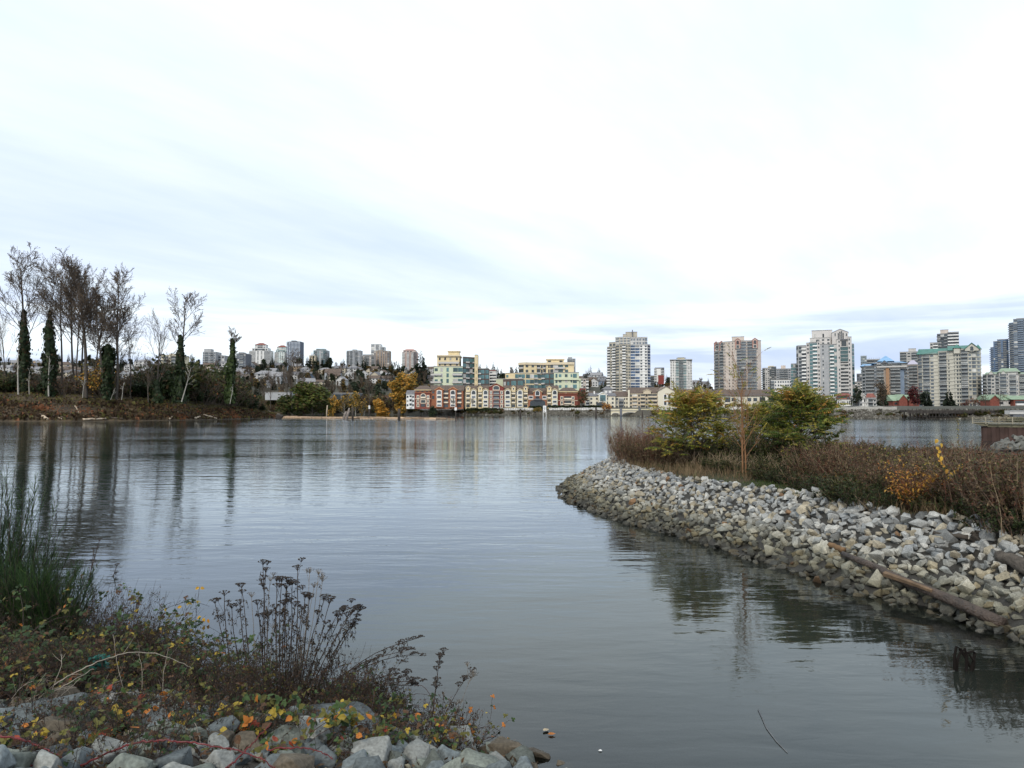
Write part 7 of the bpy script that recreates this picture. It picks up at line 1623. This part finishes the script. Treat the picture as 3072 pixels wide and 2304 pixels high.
for i, (px, py, H, W, lab) in enumerate(((0,2010,.85,.8,'dark twig tangle under the broom at the left edge'),(90,2030,.8,.8,'dark twig tangle right of the broom base'),(180,2040,.7,.8,'dark brown twig tangle behind the bleached canes'),(270,2030,.62,.8,'reddish brown twig tangle in the middle of the left thicket'),(360,2040,.6,.7,'twig tangle below the tall olive bramble'),(460,2070,.45,.7,'low twig tangle between thicket and dead stalk clump'),(590,2110,.4,.7,'low dead twig tangle at the left foot of the stalk clump'),(760,2140,.45,.6,'dead twigs inside the foot of the stalk clump'),(960,2150,.42,.7,'wiry dead twigs right of the stalk clump'),(1080,2165,.3,.6,'low wiry twigs above the flat slab'),(40,2100,.5,.9,'dark low twig tangle at the lower left edge'),(150,2110,.45,.9,'dark low twig tangle beneath the bleached canes'))):
    thicket(lab, px, py, H*(1.7 if i < 5 else 1.45), W*1.2, 80+i, 260 if i < 6 else 190)
for i, (px, py, lab) in enumerate(((90,2200,'dead twigs over the boulders at the lower left'),(260,2215,'dead twigs over the boulders below the bleached canes'),(420,2190,'dead twigs between the boulders left of the yellow leaved brambles'),(600,2190,'wiry dead twigs over the boulders below the stalk clump'),(760,2230,'wiry dead twigs beside the flat slab'),(1000,2270,'wiry dead twigs over the boulders below the flat slab'),(1180,2210,'wiry dead twigs beside the thin dead plant'),(330,2275,'dead twigs at the bottom edge over the boulders'),(1290,2240,'low dead twigs at the right end of the near bank'))):
    thicket(lab, px, py, .3, .9, 110+i, 60)
for i, (px, py, w_, lab) in enumerate(((80,2230,WM,'trailing bramble at the bottom left corner with dull leaves'),(230,2190,WO,'trailing olive bramble over the boulders below the bleached canes'),(350,2240,WM,'trailing brown leafed bramble over the lower left boulders'),(520,2170,WO,'trailing olive bramble left of the yellow leaved shoots'),(580,2270,WM,'trailing dull bramble at the bottom edge left of centre'),(880,2190,WG,'trailing green bramble at the left end of the flat slab'),(960,2290,WO,'trailing olive bramble at the bottom edge below the flat slab'),(1120,2240,WM,'trailing brown bramble between the flat slab and the thin dead plant'),(1300,2270,WO,'trailing olive bramble at the right end of the boulders'))):
    bramble(lab, px, py, 4, .5, .16, 130+i, w_, .042, .10)
# bleached and red canes
def cane(name, label, pts, Y, r, m, thorns=True, grp=None, seed=0):
    rg = random.Random(seed); Ys = tuple(q*.9 for q in Y) if m is cane_r else Y; P = [at(x, y, lerp(Ys[0], Ys[1], i/(len(pts)-1))) for i, (x, y) in enumerate(pts)]; c = P[0].copy(); S = []
    for i in range(len(P)-1):      # smooth the corners
        p0, p1, p2, p3 = P[max(i-1,0)], P[i], P[i+1], P[min(i+2,len(P)-1)]
        for j in range(6):
            t = j/6; S.append(.5*((2*p1) + (p2-p0)*t + (2*p0-5*p1+4*p2-p3)*t*t + (-p0+3*p1-3*p2+p3)*t**3) - c)
    S.append(P[-1]-c); mb = MB(); S = [q + rvec(rg)*r*.9 for q in S]; r *= .72 if m is cane_w else 1; mb.tube(S, r, r*.45, 6, caps=True)
    if m is cane_w:
        for k in range(5):
            i = rg.randrange(2, len(S)-2); d_ = (S[i+1]-S[i-1]).normalized(); v = swerve(d_, rg.uniform(.4,1.0), rg); e_ = S[i] + v*rg.uniform(.05,.18); mb.tube([S[i], (S[i]+e_)/2 + rvec(rg)*.012, e_], r*.45, r*.2, 3)
    if thorns:
        for k in range(len(S)*2):
            f = rg.random()*(len(S)-1.01); i = int(f); q = S[i].lerp(S[i+1], f-i); v = rvec(rg); mb.tube([q, q+v*r*2.6], r*.45, r*.05, 3)
    o = mb.build(name, m, None, False, c); tag(o, label, 'cane', grp); return o
CW = 'bleached dead canes over the left brambles'
for i, (pts, Y, r, lab) in enumerate((
    (((0,1450),(150,1340),(300,1212),(450,1132),(620,1068),(760,1055),(900,1090),(1000,1140)),(5.6,6.5),.0072,'longest bleached cane arching right over the left brambles'),
    (((50,1445),(190,1330),(330,1230),(420,1180),(490,1140)),(5.6,6.1),.007,'bleached cane running just below the longest arching one'),
    (((120,1440),(230,1350),(330,1270),(420,1190)),(5.6,6.0),.0055,'thinner bleached cane close beneath the two upper ones'),
    (((150,1448),(300,1352),(450,1292),(560,1272),(700,1265),(820,1280),(920,1310)),(5.6,6.4),.006,'low bleached cane running nearly level above the boulders'),
    (((250,1370),(268,1260),(318,1130),(322,1065)),(5.8,6.0),.005,'short bleached twig rising steeply across the other canes'),
    (((180,1370),(185,1260),(240,1160)),(5.8,5.9),.0035,'thin bleached twig standing left of the steep one'),
    (((640,1240),(612,1120),(598,1020),(590,960)),(6.3,6.4),.003,'thin pale upright twig in the middle of the brambles'),
    (((742,1250),(738,1130),(720,1060)),(6.3,6.4),.003,'pale upright twig right of the middle one'),
    (((850,1290),(852,1180),(880,1030)),(6.3,6.5),.003,'pale upright twig beside the green bramble'),
    (((430,1410),(500,1450),(560,1500)),(5.4,5.2),.003,'short pale twig lying across the boulders'),
    (((20,1400),(140,1310),(260,1250),(400,1235)),(5.7,6.1),.004,'thin bleached cane under the longest arching one at the left'),(((300,1420),(420,1330),(560,1230),(640,1200)),(5.7,6.2),.004,'thin bleached cane crossing the nearly level one'),(((60,1300),(120,1230),(210,1200),(330,1215)),(5.9,6.2),.0032,'faint bleached twig at the far left of the canes'),(((1010,1400),(1040,1500),(1060,1570),(1080,1640)),(5.3,4.9),.004,'bleached twig hanging down between the lower boulders'))):
    cane('bleached_cane', lab, [Zl(*q) for q in pts], Y, r, cane_w, False, CW, i)
Zr = lambda x, y: (500 + x/2.765, 2000 + y/2.765)
CR = 'thorny dark red canes across the boulders'
for i, (pts, Y, r, lab) in enumerate((
    ([Zl(0,1490), Zl(120,1510), Zl(200,1540), Zl(280,1580), Zl(430,1650)],(5.0,4.9),.0075,'thorny dark red cane from the left edge sloping down to the bottom'),
    ([Zl(410,1655), Zl(560,1580), Zl(700,1530), Zl(830,1515), Zl(950,1520), Zl(1080,1540), Zl(1217,1565), Zr(780,760), Zr(900,850)],(4.9,4.9),.0068,'longest thorny dark red cane arching over the lower boulders'),
    ([Zr(490,845), Zr(560,790), Zr(650,700), Zr(760,580), Zr(870,468)],(5.0,5.3),.006,'thorny dark red cane slanting up to the right below the stalk clump'),
    ([Zr(850,690), Zr(980,675), Zr(1140,675), Zr(1280,710), Zr(1380,760)],(5.1,5.1),.0055,'thorny dark red cane lying across the pale boulder'),
    ([Zl(0,1580), Zl(80,1600), Zl(180,1650)],(4.8,4.7),.006,'thorny dark red cane in the bottom left corner'),
    ([Zr(1500,780), Zr(1600,600), Zr(1700,350), Zr(1720,180)],(5.6,6.6),.0035,'thin dark stem rising right of the flat slab'),
    ([Zr(1640,790), Zr(1720,710), Zr(1810,620)],(5.4,5.6),.003,'short dark stem slanting over the greenish boulder'))):
    cane('thorny_cane', lab, pts, Y, r, cane_r if i < 5 else cane_d, i < 5, CR if i < 5 else None, 20+i)
cane('bramble_cane', 'bare arching cane with thorns between the sprawling stalks and the thin dead plant', [Zx(1700,1000), Zx(1770,1005), Zx(1830,1090), Zx(1850,1170), Zx(1840,1420)], (6.9,6.7), .0035, cane_d, True, None, 31)
# yellow sapling
lfy = [leafmat('sapling_yellow', (.52,.30,.035)), leafmat('sapling_amber', (.45,.20,.03))]
p0 = on_bank(*Zl(960,1200)); th = thing('yellow_sapling', 'thin bare sapling with a few amber yellow leaves left of the dead stalk clump', 'plant', p0); m0, m1 = MB(), MB(); Yq = p0.y - .1
A = lambda x, y: at(*Zl(x,y), Yq) - p0
for pts, r in (([(0,0),(985,1020),(1015,930),(1040,715)],.005),([(1015,930),(960,860),(948,815)],.0025),([(1018,920),(1075,860)],.0025),([(1000,975),(920,915)],.0025),([(1022,850),(1020,750)],.0025),([(1010,950),(1070,930)],.002)):
    m0.tube([Vector((0,0,0)) if q == (0,0) else A(*q) for q in pts], r, r*.5, 4)
for x, y, dx, dz in ((1040,715,-1,-.5),(1045,718,1,-.2),(948,815,-1,-.3),(1060,875,.4,-1),(1050,868,-.6,-.3),(1085,880,.3,-1),(965,935,.5,-1),(920,920,-.8,-.5),(975,905,.8,.1),(900,985,.3,-1),(930,985,.6,-1),(870,962,-.6,-.2),(840,965,-.5,-.7),(945,960,-.2,-1)):
    m1.leaf(A(x, y), Vector((dx,-.2,dz)), Vector((rg.uniform(-.4,.4),-1,.4)), .065, .045, rg.choice((0,0,1)))
m0.build('stem', dead, th); m1.build('leaves', lfy, th)
p0 = on_bank(*Zr(1850,560)); th = thing('yellow_sapling', 'small sprig with hanging orange yellow leaves at the water edge on the right', 'plant', p0); m0, m1 = MB(), MB(); Yq = p0.y - .05
A = lambda x, y: at(*Zr(x,y), Yq) - p0
m0.tube([Vector((0,0,0)), A(1880,450), A(1925,340)], .004, .002, 4); m0.tube([Vector((.02,0,0)), A(1840,480), A(1800,240)], .003, .0015, 4); m0.tube([A(1870,470), A(1940,430)], .002, .001, 3)
for x, y, l in ((1890,375,.08),(1865,420,.07),(1870,480,.05),(1930,450,.05),(1925,500,.06),(1890,530,.06)): m1.leaf(A(x,y), Vector((rg.uniform(-.4,.2),-.2,-1)), Vector((.2,-1,.2)), l, l*.55, rg.choice((0,1)))
m0.build('stem', dead, th); m1.build('leaves', lfy + [lf_br[4]], th)
# fallen leaves
lm = MB(); lm.leaf(Vector((-.5,0,0)), Vector((1,0,0)), Vector((0,0,1)), 1, .75, 0, .18, -.1)
FL = [(n_, lm.mesh('fallen_leaf', m_)) for n_, m_ in (('orange', lf_br[4]), ('yellow', lf_br[3]), ('brown', lf_br[5]), ('red', lf_br[6]), ('olive', lf_br[2]))]
spots = [(Zl(870,1440),0),(Zl(840,1450),0),(Zl(800,1480),0),(Zl(975,1445),0),(Zl(880,1410),0),(Zr(180,500),0),(Zr(515,680),1),(Zr(490,785),1),(Zr(930,505),0),(Zr(930,600),2),(Zr(1090,760),0),(Zr(1470,740),3),(Zr(1480,770),3),(Zr(930,800),3),(Zr(1060,810),3),(Zr(860,730),2),(Zr(1620,810),0),(Zr(30,440),0),(Zl(740,1620),0),(Zl(550,1390),1),(Zl(640,1470),1)] + [((rg.uniform(80,1300), rg.uniform(2120,2300)), rg.choices(range(5),(2,2,3,1,2))[0]) for i in range(34)]
for (x, y), k in spots:
    p = on_bank(x, y); o = bpy.data.objects.new('fallen_leaf', FL[k][1]); COL.objects.link(o); s_ = rg.uniform(.055,.085); o.location = p + Vector((0,-.10,.20 + rg.uniform(-.03,.06))); o.rotation_euler = (rg.uniform(.1,1.1), rg.uniform(-.6,.6), rg.uniform(0,6.3)); o.scale = (s_,s_,s_)
    tag(o, FL[k][0] + ' fallen leaf lying among the boulders of the near bank', 'leaf', FL[k][0] + ' fallen leaves on the near bank')
for x, y, k, lab in ((1637,2190,4,'pale leaf floating on the water beside an orange one'),(1655,2202,0,'orange leaf floating on the water beside a pale one')):
    o = bpy.data.objects.new('floating_leaf', lm.mesh('floating_leaf', mat('pale_floating_leaf',(.34,.28,.19)) if k == 4 else lf_br[4])); COL.objects.link(o); o.location = gnd(x,y,.012); o.rotation_euler = (0,0,k); o.scale = (.075,.075,.05); tag(o, lab, 'leaf')
for x, y, s_, lab in ((1229,2115,.02,'small white scrap floating beside the dead stalks'),(1801,2254,.018,'small white scrap floating near the bottom edge')):
    b_ = MB(); n = 9; b_.add([Vector((math.cos(j*2*PI/n)*s_*rg.uniform(.6,1.2), math.sin(j*2*PI/n)*s_*.6*rg.uniform(.6,1.2), .008)) for j in range(n)] + [Vector((0,0,.018))], [(j,(j+1)%n,n) for j in range(n)]); o = b_.build('floating_scrap', white, None, False, gnd(x,y,0)); tag(o, lab, 'litter')
mb = MB(); q = [gnd(x, y, .006) for x, y in ((2275,2128),(2300,2185),(2330,2225),(2362,2257))]; c = q[0].copy(); mb.tube([a-c for a in q], .007, .003, 6, caps=True); tag(mb.build('floating_stick', mat('sodden_pale_stick',(.13,.135,.14),.8,.2,6), None, True, c), 'thin pale stick floating at the lower right of the river', 'stick')
# green netting scrap
p = on_bank(325,2105) + Vector((0,-.15,.42)); b_ = MB(); n = 9
for j in range(n):
    for i in range(n): b_.v.append(Vector(((i/(n-1)-.5)*.17 + rg.uniform(-.012,.012), rg.uniform(-.05,.05), (j/(n-1)-.5)*.13 + rg.uniform(-.012,.012))))
for j in range(n-1):
    for i in range(n-1):
        if rg.random() < .75: b_.f.append((j*n+i, j*n+i+1, (j+1)*n+i+1, (j+1)*n+i)); b_.m.append(0)
tag(b_.build('netting_scrap', mat('teal_netting',(.012,.11,.09),.6,.3,20), None, False, p), 'crumpled scrap of teal green netting caught in the brambles', 'litter')
# ---- broom at the left edge
lf_bm = [leafmat('broom_green', (.04,.085,.022)), leafmat('broom_dark', (.018,.038,.014)), leafmat('broom_light', (.075,.13,.03))]
def broom(label, px, py, tops, seed, Y=None):
    rg = random.Random(seed); p0 = on_bank(px, py); th = thing('broom_shrub', label, 'shrub', p0, 'broom at the left edge'); m0, m1 = MB(), MB(); Yt = p0.y
    for tx, ty in tops:
        tip = at(tx, ty, Yt + rg.uniform(-.3,.3)) - p0; a = Vector((rg.uniform(-.2,.2), rg.uniform(-.15,.15), 0)); mid = a.lerp(tip, .5) + Vector((rg.uniform(-.05,.05), 0, tip.z*.06)); pts = []
        for i in range(8): t = i/7; pts.append(a*(1-t)**2 + mid*2*t*(1-t) + tip*t*t)
        m0.tube(pts, .007, .0025, 4)
        for k in range(52):
            f = 7*(.22 + .76*rg.random()); i = min(int(f), 6); q = pts[i].lerp(pts[i+1], f-i); d = (pts[i+1]-pts[i]).normalized(); v = swerve(d, rg.uniform(.12,.75), rg); L_ = rg.uniform(.16,.42)*(1.1 - f/7*.5); e = q + v*L_*.5 + rvec(rg)*.01; e2 = e + (v + Vector((0,0,.35))).normalized()*L_*.5; m1.tube([q, e, e2],   .0030, .0012, 3, rg.choices((0,1,2),(4,4,1.5))[0])
            for h in range(5): m1.diamond(q.lerp(e2, rg.random()), (v + rvec(rg)*.5)*.016, rvec(rg)*.003, rg.choices((0,1,2),(4,4,1))[0])
    m0.build('stems', bark_d, th); m1.build('twigs', lf_bm, th)
broom('tall dark green broom with upright whip like shoots at the left edge', 5, 2000, [(rg.uniform(-90,110), interp([(-90,1450),(0,1400),(60,1440),(110,1560)], q_) + rg.uniform(0,300)) for q_ in [rg.uniform(-90,110) for i in range(64)]] + [(20,1395),(45,1400),(8,1430),(70,1470),(90,1500)], 91)
broom('low bushy dark broom filling the left edge below the tall shoots', 40, 2030, [(rg.uniform(-80,200), rg.uniform(1650,1880)) for i in range(75)], 93)
broom('spreading dark broom leaning right over the left brambles', 130, 2040, [(rg.uniform(50,285), rg.uniform(1700,1900)) for i in range(55)], 94)
broom('thinner broom with wispy shoots right of the tall dark one', 95, 2010, [(rg.uniform(60,215), rg.uniform(1580,1820)) for i in range(30)] + [(108,1415),(165,1500),(205,1660),(128,1480)], 92)
